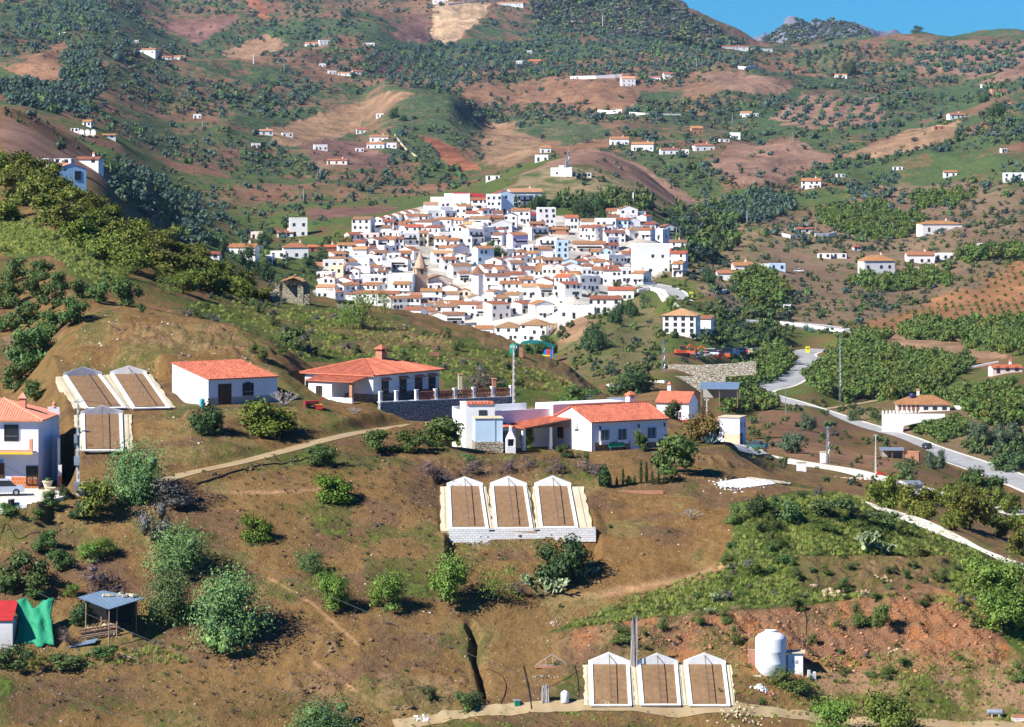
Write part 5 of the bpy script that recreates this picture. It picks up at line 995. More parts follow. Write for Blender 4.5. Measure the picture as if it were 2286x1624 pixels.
for s in (.17, .40, .79):
    x = s*9.04; part(MB().box(x-.62, -.34, .62, x+.62, 0, .76, WHITE_B).box(x-.62, -.34, .762, x+.62, -.30, 1.0, WHITE_B), 'window_box', h3)
for x in (.9, 5.5, 8.6): part(MB().box(x-.06, -.28, 2.1, x+.06, -.16, 2.42, BLACK).box(x-.02, -.2, 2.42, x+.02, 0, 2.46, BLACK), 'wall_lamp', h3)
part(MB().box(.1, 7.21, -1, 9.0, 10.5, 4.15, WHITE_B), 'rear_wing', h3)
part(MB().box(-8.6, 7.7, -1.4, .08, 12.4, 3.35, WHITE_B).box(-8.6, 7.7, 3.35, .08, 7.95, 3.75, WHITE_B).box(-8.6, 12.15, 3.35, .08, 12.4, 4.0, WHITE_B).box(-8.6, 7.95, 3.35, -8.35, 12.15, 3.75, WHITE_B), 'flat_wing', h3)
q = MB()
for x, y in ((-2.3, 4.0), (-2.3, 7.4), (-5.1, 4.5), (-5.1, 7.4)): q.box(x-.16, y-.16, -1, x+.16, y+.16, 2.2, WHITE_B)
q.box(-5.3, 7.35, -1, -.02, 7.6, 2.3, WHITE_B).box(-8.4, 5.6, -1, -5.3, 7.6, 2.25, WHITE_B).box(-5.25, 3.9, 2.2, -.02, 4.15, 2.34, SHUT); pr = part(q, 'porch', h3)
q = MB(); tiled(q, [(-5.55, 8.0, 2.28), (-5.55, 3.6, 2.28), (-.02, 3.6, 3.0), (-.02, 8.0, 3.0)], TILE); q.build('porch_roof', pr)
q = MB(); tiled(q, [(-8.6, 5.3, 2.3), (-5.6, 5.3, 2.3), (-5.6, 7.69, 2.62), (-8.6, 7.69, 2.62)], TILE); q.build('lean_to_roof', pr)
opening(h3, 'door', -2.9, 7.34, 0, .95, 2.0, 'F', 'door'); opening(h3, 'window', -.01, 5.6, 1.0, .8, 1.1, 'L', 'brown', False); opening(h3, 'window', -6.6, 5.59, .8, .8, 1.1, 'F', 'white', False); opening(h3, 'window', -7.7, 5.59, .8, .5, 1.1, 'F', 'white', False)
part(MB().box(-.32, 2.3, 2.05, -.01, 3.1, 2.6, WHITE_B), 'air_conditioner', h3)
b0 = Vector(((1040-UC)*361/F, 361, -31.35)); t3 = house('water_tower_block', b0, R(8), 2.9, 4.6, 4.45, 'flat', 0, 'tall white flat-roofed block with a dark window hole at the left end of the farmhouse', 'outbuilding', found=1.5, parapet=.12, wm=WHITE_B, wins=[('F', .58, 3.0, .75, 1.0, 'far')])
q = MB(); tiled(q, [(.1, -.12, 4.62), (2.8, -.12, 4.62), (2.8, .6, 4.85), (.1, .6, 4.85)], TILE); part(q, 'roof_strip', t3)
b0 = Vector(((1061-UC)*357/F, 357, -31.4)); t4 = empty('water_deposit', b0, R(6), 'pale blue cubic water deposit on a rough stone base', 'water tank'); part(MB().box(0, 0, 1.25, 2.7, 2.6, 3.5, BLUEW), 'deposit', t4); part(MB().box(-.04, -.04, -1, 2.74, 2.64, 1.25, STONE_D), 'stone_base', t4)
part(MB().box(-.1, -.1, 3.5, 2.8, 2.7, 3.58, CONC), 'rim', t4); part(MB().tube([(1.9, -.06, 1.3), (1.9, -.06, 3.5)], .025, GREY), 'pipe', t4)
b0 = Vector(((1141-UC)*356.6/F, 356.6, -31.35)); bq = empty('barbecue', b0, R(8), 'white brick barbecue with a little tapering chimney beside the porch', 'barbecue'); part(MB().box(-.45, 0, -.6, .45, .7, .8, WHITE_B).box(-.45, .05, .8, -.3, .7, 1.5, WHITE_B).box(.3, .05, .8, .45, .7, 1.5, WHITE_B).box(-.3, .5, .8, .3, .7, 1.5, BLACK), 'oven', bq)
part(MB().hexa([(-.45, .05, 1.5), (.45, .05, 1.5), (.45, .7, 1.5), (-.45, .7, 1.5), (-.14, .25, 2.2), (.14, .25, 2.2), (.14, .55, 2.2), (-.14, .55, 2.2)], WHITE_B).box(-.13, .26, 2.2, .13, .54, 2.75, WHITE_B), 'chimney', bq)
def wpt(u, d, z): return Vector(((u-UC)*d/F, d, z))
# left two-storey house
loc = wpt(-215, 339, -32.8); W5 = (90+215)*338/F
h5 = house('two_storey_house', loc, R(-4), W5, 8.2, 6.35, 'hip', 1.5, 'two-storey house cut by the left border with pinkish tiled roof and white balcony', rm=TILE_P, tiles=True, over=.55, found=1.5, wm=mat('bluish_white_wall', (.74,.76,.84), .85, .04, 1),
           wins=[('F', .80, 4.35, 1.25, 1.35, 'brown', 1), ('F', .955, .35, 1.0, 1.6, 'brown', 1), ('F', .70, 0, 1.1, 2.2, 'door')])
YEL = mat('ochre_paint', (.80,.50,.04), .8, .08, 2); ORT = block_mat('orange_tile_dado', (.62,.17,.045), (.75,.45,.25), .3, .3)
part(MB().box(W5-2.55, -.03, -1, W5-.02, 0, 1.0, ORT), 'tile_dado', h5); part(MB().box(W5-4.2, -.05, -.5, W5-3.3, 0, 2.6, mat('sky_blue_door', (.10,.32,.62), .7, .1, 1)), 'blue_panel', h5); bal = part(MB().box(0, -1.5, 3.30, W5-.25, 0, 3.46, WHITE_B).box(0, -1.53, 3.20, W5-.22, -1.45, 3.42, YEL), 'balcony', h5)
q = MB(); 
for i in range(60):
    x = .2+i*(W5-.7)/59; q.lathe([(.05, 0), (.03, .1), (.075, .28), (.03, .5), (.05, .62)], WHITE_B, (x, -1.4, 3.62), 6)
q.box(0, -1.48, 4.24, W5-.25, -1.3, 4.34, WHITE_B).box(0, -1.52, 3.462, W5-.25, -1.3, 3.62, TILE_P).box(W5-.55, -1.5, 3.462, W5-.25, -1.2, 4.6, TILE_P); q.build('balustrade', bal)
part(MB().box(0, -.04, 6.1, W5+.0, -.0, 6.3, YEL), 'eave_band', h5); c5 = part(MB().box(W5-2.35, 2.6, 6.6, W5-1.75, 3.2, 8.1, TILE_P), 'chimney', h5)
q = MB(); q.hexa([(W5-2.5, 2.45, 8.1), (W5-1.6, 2.45, 8.1), (W5-1.6, 3.35, 8.1), (W5-2.5, 3.35, 8.1), (W5-2.1, 2.85, 8.6), (W5-2.0, 2.85, 8.6), (W5-2.0, 2.95, 8.6), (W5-2.1, 2.95, 8.6)], TILE_P); q.build('chimney_cap', c5)
b0 = wpt(130, 339, -32.8); st = empty('stair_wall', b0, R(8), 'tall stepped white garden wall beside the left house, in deep shade', 'wall'); part(MB().wallpoly([(0, -1), (.32, -1), (.32, 2.0), (0, 2.0)], 0, 1.0, WHITE).wallpoly([(-.05, -1), (.2, -1), (.2, 4.4), (-.05, 4.4)], 1.0, 5.5, WHITE).box(-.9, 5.6, -1, .2, 5.9, 7.0, WHITE).box(.0, -.02, -1, .34, -.0, 1.0, ORT), 'wall', st)
part(MB().lathe([(.24, 0), (.14, .15), (.2, .3), (.05, .5), (.02, .8)], TILE_P, (-.3, 5.75, 7.0), 10), 'finial', st)
# stone terrace with lattice balustrade
A = wpt(849, 374.0, -27.6); B = wpt(1143, 382.4, -27.6); dr = Vector((B.x-A.x, B.y-A.y, 0)); Lw = dr.length; tw = empty('terrace_wall', A, math.atan2(dr.y, dr.x), 'long grey rubble terrace wall with white posts and red lattice panels on top', 'wall')
part(MB().box(0, 0, -3.6, Lw, .5, .02, STONE), 'retaining_wall', tw); part(MB().box(-.05, -.05, .02, Lw+.05, .55, .12, WHITE), 'coping', tw)
q = MB(); posts = [0, 1.9, 4.3]+[4.3+i*(Lw-4.4)/5 for i in range(1, 6)]
for x in posts: MB().box(x, .08, .12, x+.3, .42, 1.12, WHITE).box(x-.05, .03, 1.12, x+.35, .47, 1.2, WHITE).build('post', tw)
LAT = mat('lattice_brick', (.46,.16,.09), .85, .15, 3)
for i in range(2, 7):
    xa, xb = posts[i]+.3, posts[i+1]; q = MB(); q.box(xa, .15, .12, xb, .35, .22, LAT).box(xa, .15, .86, xb, .35, .98, LAT); n = 6
    for j in range(n):
        x = xa+(xb-xa)*(j+.5)/n; w_ = (xb-xa)/n*.5
        for sgn in (-1, 1): q.hexa([(x-sgn*w_-.04, .2, .22), (x-sgn*w_+.04, .2, .22), (x-sgn*w_+.04, .3, .22), (x-sgn*w_-.04, .3, .22), (x+sgn*w_-.04, .2+.004*sgn, .86), (x+sgn*w_+.04, .2+.004*sgn, .86), (x+sgn*w_+.04, .3+.004*sgn, .86), (x+sgn*w_-.04, .3+.004*sgn, .86)], LAT)
    q.build('lattice_panel', tw)
b0 = wpt(792, 371, -30.2); lw = empty('garden_wall', b0, R(-8), 'low dark stone wall with brick steps below the terrace', 'wall'); part(MB().wallpoly([(0, -1), (2.9, -1), (2.9, 1.7), (1.1, 1.35), (0, .6)], 0, .4, STONE), 'wall', lw); part(MB().wallpoly([(-.02, .62), (1.1, 1.37), (2.95, 1.72), (2.95, 1.82), (1.08, 1.47), (-.04, .72)], -.04, .44, WHITE), 'coping', lw)
q = MB(); [q.box(-1.4+.25*i, -.1+.15*i, -.9, -.1, .05+.15*i+.25, -.3+.17*i, BRICK) for i in range(5)]; part(q, 'steps', lw)
for (u, d, z, h, lb) in ((1103, 384.5, -27.6, 1.75, 'brick pillar at the back of the terrace beside the dark bush'), (1027, 388, -27.6, 2.0, 'slim pale pillar at the right end of the bungalow')):
    r = empty('garden_pillar', wpt(u, d, z), .2, lb, 'pillar'); part(MB().box(-.2, -.2, -.4, .2, .2, h, BRICK if u > 1100 else CONC), 'shaft', r); part(MB().box(-.26, -.26, h, .26, .26, h+.1, TILE_P), 'cap', r)
# mid-distance buildings right of the farmhouse
h6 = house('garage_house', wpt(1466, 600, -50.6), R(-20), 5.5, 5.2, 6.6, 'gx', 1.45, 'two-storey white house with bright red roof just behind the palm', rm=TILE, over=.35, wins=[('F', .35, 4.0, .8, 1.0, 'white'), ('F', .7, 4.0, .8, 1.0, 'white')], chim=(.9, 4.2, 7.2, 8.9, .3, WHITE))
q = MB(); tiled(q, [(3.2, -2.2, 3.0), (5.9, -2.2, 3.0), (5.9, -.01, 3.7), (3.2, -.01, 3.7)], RED_M); part(q, 'lean_to_roof', h6)
p = P(1607, 990); 
pb = P(1650, 992) or p; sc = pb.y/F; wB = 48*sc; hB = 58*sc
h7 = house('blue_house', (pb.x-wB*.94, pb.y+.2, pb.z), R(-18), wB, 5.0, hB, 'flat', 0, 'two-storey flat-roofed house, white front and deep blue shaded side, by the driveway', found=4, parapet=.15, wm=mat('blue_shade_wall', (.66,.70,.84), .85, .05, .8), wins=[('R', .3, 0, 1.3, 2.2, 'door'), ('R', .3, 3.2, .6, 1.1, 'far'), ('R', .75, 3.2, .6, 1.1, 'far')])  # blue of the shaded side put into the white wall's colour
part(MB().box(wB*.25, -.04, -3, wB, -.002, hB*.42, mat('salmon_render', (.80,.48,.34), .85, .08, 1)), 'salmon_panel', h7); part(MB().box(-.2, -.2, hB+.16, wB+.2, 5.2, hB+.3, CONC), 'roof_slab', h7)
h8 = house('tiled_shed', (pb.x-wB*.94-5.2, pb.y+3, pb.z+.5), R(-8), 5.5, 5, hB*.62, 'mono', .9, 'low shed with pale orange roof between the red-roofed and the blue house', 'shed', rm=ROOFS[3], found=5, wm=PINKW)
def shed(nm, u, d, z, rz, w, l, h, m, lb, slope=.5, back=None):
    r = empty(nm, wpt(u, d, z), R(rz), lb, 'shed'); q = MB()
    q.slab([(-.2, -.3, h), (w+.2, -.3, h), (w+.2, l, h+slope), (-.2, l, h+slope)], .08, m); part(q, 'roof', r)
    for x, y in ((0, 0), (w*.5, 0), (w-.1, 0), (0, l-.3), (w-.1, l-.3)): MB().box(x, y, -.6, x+.12, y+.12, h-.08+slope*y/l, WOOD).build('post', r)
    MB().box(.1, l-.18, h-2.2, w-.12, l-.1, h-.1+slope*.9, back or GREY).build('back_wall', r); return r
shed('metal_shed', 1564, 770, -57.2, -6, 7.8, 5, 3.4, METAL_B, 'long blue metal-roofed shed behind the blue house', 1.1)
shed('metal_shed', 1342, 446, -34.4, 4, 3.6, 3, 1.5, METAL, 'pale sheet-metal roof behind the long farmhouse', .45)
pq = P(1966, 1022); shed('metal_carport', 1966, pq.y, pq.z, -4, 50*pq.y/F, 3.5, 1.5, METAL, 'open carport with pale metal roof and black inside below the main road', .3)
pq = P(2020, 1027); house('brick_shed', (pq.x, pq.y+.6, pq.z), R(-12), 32*pq.y/F, 2.5, 1.4, 'flat', 0, 'roofless orange brick shed beside the metal carport', 'shed', wm=BRICK, parapet=.15, found=1.5)
# white three-storey block on the slope
pq = P(1480, 748); s = pq.y/F; hh = 44*s
house('apartment_house', (pq.x, pq.y+1, pq.z), R(-12), 74*s, 10, hh, 'hip', 1.9, 'detached three-storey white block with hipped roof standing below the village road', rm=ROOFS[3], over=.5, found=5,
      wins=[('F', a, hh*b_, 1.2, 1.3, 'far') for a in (.12, .38, .62, .88) for b_ in (.12, .42, .72)]+[('R', .5, hh*b_, 1.2, 1.3, 'far') for b_ in (.42, .72)])
pq = P(1548, 752); house('annex_house', (pq.x+1.5, pq.y+4, pq.z), R(-12), 4.5, 7, 5.6, 'mono', .8, 'lower annex with orange roof at the right of the detached white block', rm=ROOFS[0], found=4)
# retaining walls of pale rubble
def wallrun(nm, pts, h, th, m, lb, cat='wall', lift=0, sink=2.0, d=None):
    Pq = (lambda u, v: P(u, v)) if d is None else (lambda u, v: W(u, d, v=v))
    r = empty(nm, Pq(*pts[0][:2]), 0, lb, cat); b = MB(); o = r.location; Q = []
    for p in pts:
        g = Pq(*p[:2]); Q.append((g.x-o.x, g.y-o.y, g.z-o.z+lift))
    for a, c in zip(Q[:-1], Q[1:]):
        dx, dy = c[0]-a[0], c[1]-a[1]; L_ = math.hypot(dx, dy); nx, ny = -dy/L_*th, dx/L_*th
        b.hexa([(a[0], a[1], a[2]-sink), (c[0], c[1], c[2]-sink), (c[0]+nx, c[1]+ny, c[2]-sink), (a[0]+nx, a[1]+ny, a[2]-sink), (a[0], a[1], a[2]+h), (c[0], c[1], c[2]+h), (c[0]+nx, c[1]+ny, c[2]+h), (a[0]+nx, a[1]+ny, a[2]+h)], m)
    part(b, 'wall', r); return r
wallrun('rubble_wall', [(1492,831),(1560,833),(1640,829),(1688,824)], 2.1, 1, STONE_P, 'upper pale rubble wall holding the machinery yard', d=1000, sink=1.4)
wallrun('rubble_wall', [(1492,862),(1540,864),(1620,860)], 2.6, 1, STONE_P, 'lower pale rubble wall under the machinery yard', d=935, sink=1.4)
wallrun('roadside_parapet', [(1354,863),(1400,861),(1440,858),(1482,856)], .7, .4, WHITE, 'low white parapet on the grassy slope below the village')
for pts, h, lb in [([(1273,177),(1330,176),(1389,172)], 3, 'long white hillside wall left of the two-storey villa'), ([(1334,253),(1360,255),(1388,252)], 3, 'short white retaining wall under the brown field'), ([(1395,253),(1440,256),(1520,258)], 1.2, 'thin white roadside wall on the far hill'), ([(1642,154),(1665,156),(1688,153)], 3, 'curved white road embankment near the skyline saddle'),
                   ([(1725,722),(1800,730),(1884,742)], .9, 'white parapet of the road above the orchards'), ([(1425,655),(1450,648),(1480,655),(1496,676),(1520,700)], 1.4, 'white parapet curving along the village road'), ([(1745,528),(1765,533),(1800,530)], 1.6, 'white garden wall left of the low villa'), ([(1820,530),(1850,531),(1868,527)], 2.0, 'white garden wall right of the low villa'),
                   ([(2168,822),(2230,810)], .5, 'white lane edge below the upper orchard'), ([(1583,650),(1600,656),(1625,650)], .8, 'curved white wall in front of the white villa'), ([(1000,12),(1080,4),(1150,10)], 2, 'white wall along the top ridge'), ([(1187,24),(1215,42)], 2, 'steep white wall below the top ridge houses'), ([(880,303),(905,335),(930,352)], 1.0, 'pale winding track wall by the hill cluster')]:
    wallrun('white_wall', pts, h, .6, CONC if 'track' in lb else WHITE, lb)
# arcaded villa
pq = P(2003, 925); s = pq.y/F; Wv = 118*s; hv = 19*s; wm = WHITE
v9 = house('arcaded_villa', (pq.x, pq.y+1.5, pq.z+.4), R(-4), Wv, 8.5, hv, 'hip', 2.0, 'white villa with five arches, orange hipped roof and retaining terrace above the main road', rm=ROOFS[0], over=.5, found=4,
           wins=[('F', a, .7, 1.3, 1.0, 'far') for a in (.55, .72, .90)], chim=(Wv*.42, 6.2, hv+.8, hv+3.2, .4, WHITE))
for i in range(5):
    x = .9+i*1.25; q = MB(); q.wallpoly([(x-.42, .2), (x+.42, .2), (x+.42, 1.6)]+[(x+.42*math.cos(a), 1.6+.45*math.sin(a)) for a in (.5, 1.0, 1.57, 2.14, 2.64)]+[(x-.42, 1.6)], -.06, .02, GLASS if False else mat('arch_shadow_room', (.22,.10,.06), .8, .1, 1) if 'arch_shadow_room' not in MATS else MATS['arch_shadow_room']); part(q, 'arch', v9)
q = MB().box(-2.2, -3.0, -6, 7.0, -.3, .02, CONC).box(7.0, -2.2, -6, Wv+1, -.3, -1.0, CONC)
for i in range(9): q.box(-2.2+i*1.02, -3.0, .02, -1.75+i*1.02, -2.75, .75, WHITE)
part(q, 'retaining_terrace', v9); part(MB().lathe([(.75, 0), (.75, 1.2), (.6, 1.5), (.2, 1.6)], mat('blue_tank', (.03,.04,.14), .5, .1, 1), (Wv*.30, 3.2, hv+1.2), 12), 'roof_tank', v9)
pq2 = P(1985, 957); r = empty('pool', (pq2.x, pq2.y-.4, pq2.z), R(-14), 'turquoise sheet-covered basin on the slope under the arcaded villa', 'basin'); part(MB().box(-2.2, 0, -1.5, 2.2, 2.2, .6, CONC), 'basin', r); part(MB().slab([(-2.0, -.05, .62), (2.0, -.05, .5), (2.0, 2.0, .95), (-2.0, 2.0, 1.1)], .08, mat('turquoise_sheet', (.05,.50,.62), .4, .1, 1)), 'cover', r)
house('villa_annex', (pq.x+Wv+1.5, pq.y+2, pq.z+.2), R(-4), 8.5, 3.5, 1.7, 'flat', 0, 'low white annex with turquoise door right of the arcaded villa', 'annex', found=3, parapet=.1)
pq = P(1990, 966); s = pq.y/F; r = empty('retaining_wall', pq+Vector((0, 1.0, 0)), R(-3), 'big cream-white sloping retaining wall below the arcaded villa', 'wall'); part(MB().wallpoly([(-20*s, -1.5), (25*s, -1.5), (28*s, 14*s), (120*s, 34*s), (120*s, 41*s), (-20*s, 41*s)], 0, 1.0, LIME), 'wall', r); [MB().box((-20+i*8)*s, -.05, 41*s, (-16+i*8)*s, 1.05, 41*s+.8, WHITE).build('merlon', r) for i in range(7)]
# ------------------------------------------------------------------ scattered houses on the hills
hz = random.Random(31)
def fhouse(u, v, w, h, roof, label, rm=0, wm=None, yaw=None, nw=None, chim=False, lf=1.0):
    q = P(u, v, 650)
    if q is None: return
    s = q.y/F; W_ = w*s; H = max(2.2, h*s); yaw = hz.uniform(-14, 14) if yaw is None else yaw; rise = min(2.2, max(.7, H*.28)); hh = H-(rise*.75 if roof != 'flat' else .4); L_ = min(11, max(4, W_*.62))*lf
    nw = nw if nw is not None else (3 if W_ > 9 else 2); st = 2 if hh > 4.6 else 1; wins = []
    for k in range(st):
        for i in range(nw): wins.append(('F', (i+.5)/nw+hz.uniform(-.06, .06), .6+k*hh/st, 1.2, 1.35, 'far'))
    wins[0] = ('F', wins[0][1], 0, 1.1, 2.1, 'far'); wins.append(('R', .5, .9, 1.1, 1.2, 'far'))
    return house('hillside_house', (q.x-W_/2*math.cos(R(yaw)), q.y-W_/2*math.sin(R(yaw))+1, q.z), R(yaw), W_, L_, hh, roof, rise, label, 'house', None, wm=wm or WHITE, rm=ROOFS[rm], wins=wins, found=5, over=.35, parapet=.4, chim=(W_*.7, L_*.7, hh+.3, hh+rise+.9, .35, WHITE) if chim else None)
FH = [
 (139,78,16,6,'flat','small white hut on the red slope at the upper left'),(304,97,10,7,'flat','tiny white cube above the long hilltop villa'),(321,120,52,11,'gx','long white villa on the ridge at upper left'),(372,134,20,8,'gx','first small white house right of the long villa'),(401,134,24,9,'gx','second small white house right of the long villa'),
 (193,283,20,14,'gx','taller white house above the arched beds at left'),(166,296,18,8,'flat','low white house left of the arched beds'),(243,310,30,10,'gx','small house with orange roof right of the arched beds'),(440,265,18,10,'flat','lone white house in the middle of the left green slope'),
 (590,302,38,12,'gx','white house with orange roof at the foot of the tan field'),(642,306,24,9,'flat','low white house by the tan field'),(572,331,19,11,'flat','white house below the orange-roofed one at the tan field'),(716,336,30,13,'flat','white two-storey house on the slope left of the hill cluster'),(752,368,46,12,'gx','long pinkish house with orange roof on the middle ridge'),
 (697,104,34,9,'gx','red-roofed farm on the upper slope left of centre'),(725,102,24,12,'flat','white house joined to the red-roofed farm'),(720,150,14,8,'flat','small white house below the red-roofed farm'),(742,166,18,8,'flat','white house beside the olive grove edge'),(770,170,34,8,'gx','low house with orange roof beside the olive grove'),(800,166,26,8,'gx','easternmost small house by the olive grove'),
 (96,371,22,17,'flat','white cube storehouse on the brown hill at left'),(188,368,64,15,'gx','white farmhouse with orange roof on the brown hill'),(138,371,40,6,'flat','low white terrace wall house on the brown hill'),
 (666,529,40,42,'flat','tall white three-storey tower house left of the village'),(573,535,28,17,'flat','pinkish white house hidden by a round tree'),(636,531,36,14,'gx','low white house joined to the tall tower house'),
 (538,574,64,27,'gx','white house with orange roof at the left outskirts'),(660,577,56,31,'hip','white two-storey house with hipped roof at the left outskirts'),(620,577,34,16,'flat','white crenellated wall house between the outskirts houses'),(474,580,30,13,'gx','small orange-roofed house behind the avocado grove'),(600,590,14,20,'flat','narrow white house under the crenellated one'),(726,564,78,15,'gx','long low reddish building at the village edge'),(716,606,30,20,'flat','bare brick cube at the left edge of the village'),
 (984,6,34,6,'flat','pale farm cut by the upper border'),(1139,14,58,9,'gx','long ridge-top villa near the upper border'),(823,102,26,6,'flat','small white house above the dark grove'),(1183,120,10,7,'flat','tiny white hut in the middle of the olive slope'),(1233,119,24,6,'gx','small white farm in the middle of the olive slope'),(1161,143,18,7,'flat','small white house with yellow bushes on the olive slope'),(1194,143,27,9,'gx','brick-red house on the olive slope'),
 (1403,193,32,21,'gx','two-storey white villa standing out on the brown hill'),(1462,180,26,9,'gx','white house at the right end of the long white wall'),(1495,175,26,12,'gx','second white house at the right end of the long white wall'),
 (848,262,17,8,'flat','small white shed below the conical green hill'),(809,298,26,11,'gx','white house above the hill cluster'),(846,316,42,13,'gx','upper white house of the hill cluster'),(838,332,40,13,'gx','lower left white house of the hill cluster'),(870,331,30,12,'flat','lower right white house of the hill cluster'),(803,340,18,9,'flat','outlying white shed of the hill cluster'),
 (1218,342,24,15,'gx','upper house of the pair left of the antenna knoll'),(1209,361,30,15,'flat','lower house of the pair left of the antenna knoll'),(1383,324,42,17,'gx','white house with orange roof and chimney right of the antenna knoll'),(1434,336,50,17,'gx','house with orange roof and blue shaded side right of the antenna knoll'),(1497,345,44,13,'gx','low orange-roofed house on the green ridge'),(1530,345,16,11,'flat','small white block next to the low orange-roofed house'),
 (1100,403,32,9,'flat','white house among trees above the village'),(1312,397,16,8,'flat','white shed just right of the antenna building'),(1176,449,74,25,'gx','long white hall with tan roof behind the cypress trees'),
 (1640,111,64,8,'gx','long row of orange roofs on the skyline saddle'),(1704,115,44,6,'flat','low white sheds on the skyline saddle'),(1877,175,28,9,'gx','white farmhouse beside a dark tree on the right hill'),(1665,262,26,12,'gx','white gabled barn on the right hill'),(1688,260,11,7,'flat','little shed next to the gabled barn'),(1557,300,26,17,'gx','brick-fronted house with orange roof on the right hill'),(1641,310,24,14,'flat','white house amid trees on the right hill'),(1618,318,22,7,'flat','pale rubble house on the right hill'),(1574,337,46,15,'hip','orange hip-roofed house on the brown ridge'),
 (2139,265,38,11,'gx','orange-roofed cottage with chimney on the upper right slope'),(2097,290,26,8,'flat','long bare brick shed on the upper right slope'),(2232,211,34,12,'flat','brick house with white corner near the right border'),(2198,196,12,7,'flat','small white shed near the right border'),(2243,239,28,9,'gx','house with tan roof near the right border'),(2243,341,13,9,'flat','white cube on the right-hand scrub slope'),(2264,406,46,20,'flat','white flat-roofed house cut by the right border'),(2122,395,30,13,'gx','small house with orange roof amid the right slope'),
 (1811,422,44,22,'gx','white house with orange roof and long white wing above the wooded valley'),(1878,397,18,8,'flat','small white farm left of the young olive plot'),(2005,381,22,5,'flat','low white water trough house on the right hill'),(2104,518,92,22,'hip','wide white bungalow with columned porch and orange roof'),(1795,522,36,13,'gx','low orange-roofed villa between white garden walls'),
 (1632,628,60,22,'gx','white villa with orange roofs at the top of the yellow grove'),(1660,612,44,24,'gx','upper wing of the white villa above the yellow grove'),(1700,606,32,16,'flat','flat white garage in the middle right of the white villa'),(1736,604,36,15,'flat','flat pale-blue annex right of the white villa'),(1840,578,30,11,'flat','white sheds with a red roof on the green slope'),(1874,578,34,9,'flat','low white yard on the green slope'),
 (1964,624,72,50,'hip','tall white tower house with orange hipped roof'),(2056,589,62,24,'gx','white villa with orange roof right of the tower house'),(2112,581,46,15,'flat','long flat white garage at the right of the villa'),(1915,560,15,11,'hip','tiny blue hut with dark red roof'),(2195,555,15,10,'flat','white box hut beyond the red field'),(2240,555,28,9,'flat','grey shed beyond the red field'),(1757,695,16,14,'flat','little white pump house in the grove slope'),(2250,834,68,13,'gx','low house with pinkish red roof at the right border')]
for i, (u, v, w_, h_, rf, lb) in enumerate(FH):
    wm = BRICK if 'brick' in lb else PINKW if 'pinkish' in lb else BLUEW if 'blue' in lb and 'shaded' not in lb else mat('rust_red_wall', (.30,.12,.09), .9, .2, .5) if 'reddish' in lb else WHITE
    fhouse(u, v, w_, h_, rf, lb, 2 if 'red' in lb else (3 if 'tan' in lb else 0), wm, chim='chimney' in lb or (w_ > 34 and rf != 'flat'))
# big light-blue building on the left hill
pq = P(140, 424, 650); s = pq.y/F; hb = house('blue_barn', (P(126, 418, 650).x, pq.y-1, pq.z+1.6), R(24), 70*s, 12, 34*s, 'gy', 11*s, 'large pale blue barn with pinkish roof and a dark window opening on the left hill', 'barn', rm=TILE_P, wm=mat('sky_blue_wall', (.42,.66,.86), .85, .08, .6), wins=[('F', .72, 1.1, 1.7, 2.3, 'brown')], found=5)
# drying-bed arches on the far left hill
pq = P(176, 303)
for i in range(3):
    p = P(182+i*13, 303); s = p.y/F; r = empty('far_drying_bed', p, 0, 'tiny white arched headboard in the row of three on the left hillside', 'drying bed', 'three arched beds on the left hillside'); part(MB().wallpoly([(-5.5*s, -1)]+[(-5.5*s*math.cos(a), 2.2*1+4.6*s*math.sin(a)) for a in (0, .5, 1, 1.57, 2.14, 2.64, 3.14)]+[(5.5*s, -1)], 0, .5, WHITE), 'headboard', r); part(MB().box(-5*s, -3.5, -.5, 5*s, 0, .3, CONC), 'bed', r)
# antenna station on the knoll
p = P(1253, 394); s = p.y/F; a1 = house('antenna_station', (p.x-24*s, p.y, p.z), R(-6), 48*s, 6, 17*s, 'flat', 0, 'white blocky antenna station on the knoll above the village', 'building', found=4, parapet=.5, wins=[('F', .3, 1, .9, 1, 'far')]); part(MB().box(18*s, 1, 17*s+.5, 30*s, 5, 24*s, WHITE), 'roof_room', a1); part(MB().box(40*s, 1, 17*s+.5, 48*s, 5, 20*s, WHITE), 'stair_room', a1)
def mast(u, v, h, r0, lb, lattice=True, d=None, m=None, nm='antenna_mast', bars=0, z=None):
    p = P(u, v) if d is None else wpt(u, d, z); r = empty(nm, p, .3, lb, 'mast' if lattice else 'pole'); b = MB(); m = m or METAL
    if lattice:
        n = max(4, int(h/(r0*3)))
        for k in range(3):
            a = 2.094*k; b.tube([(r0*math.cos(a), r0*math.sin(a), -.5), (r0*.35*math.cos(a), r0*.35*math.sin(a), h)], r0*.13, m, 4)
        for i in range(n):
            z0, z1 = h*i/n, h*(i+1)/n; f0 = r0*(1-.65*i/n); f1 = r0*(1-.65*(i+1)/n)
            for k in range(3): a = 2.094*k; c = 2.094*(k+1); b.tube([(f0*math.cos(a), f0*math.sin(a), z0), (f1*math.cos(c), f1*math.sin(c), z1)], r0*.08, m, 3)
        part(b, 'lattice', r)
    else: part(b.tube([(0, 0, -.6), (0, 0, h)], r0, m, 8, r0*.6), 'shaft', r)
    if bars:
        q = MB()
        for i in range(bars): q.box(-.8+.1*i, -.05, h-.3-i*.5, .8-.1*i, .05, h-.2-i*.5, m)
        part(q, 'crossarm', r)
    return r
mast(1268, 392, 56*s, 1.2, 'tall red and grey lattice antenna mast beside the knoll station', bars=3); mast(1263, 394, 38*s, .5, 'shorter whip antenna next to the lattice mast', False)
p = P(1414, 466); mast(1414, 466, 36*p.y/F, .5, 'single white chimney pole standing above the upper village', False, m=WHITE, nm='white_pole')
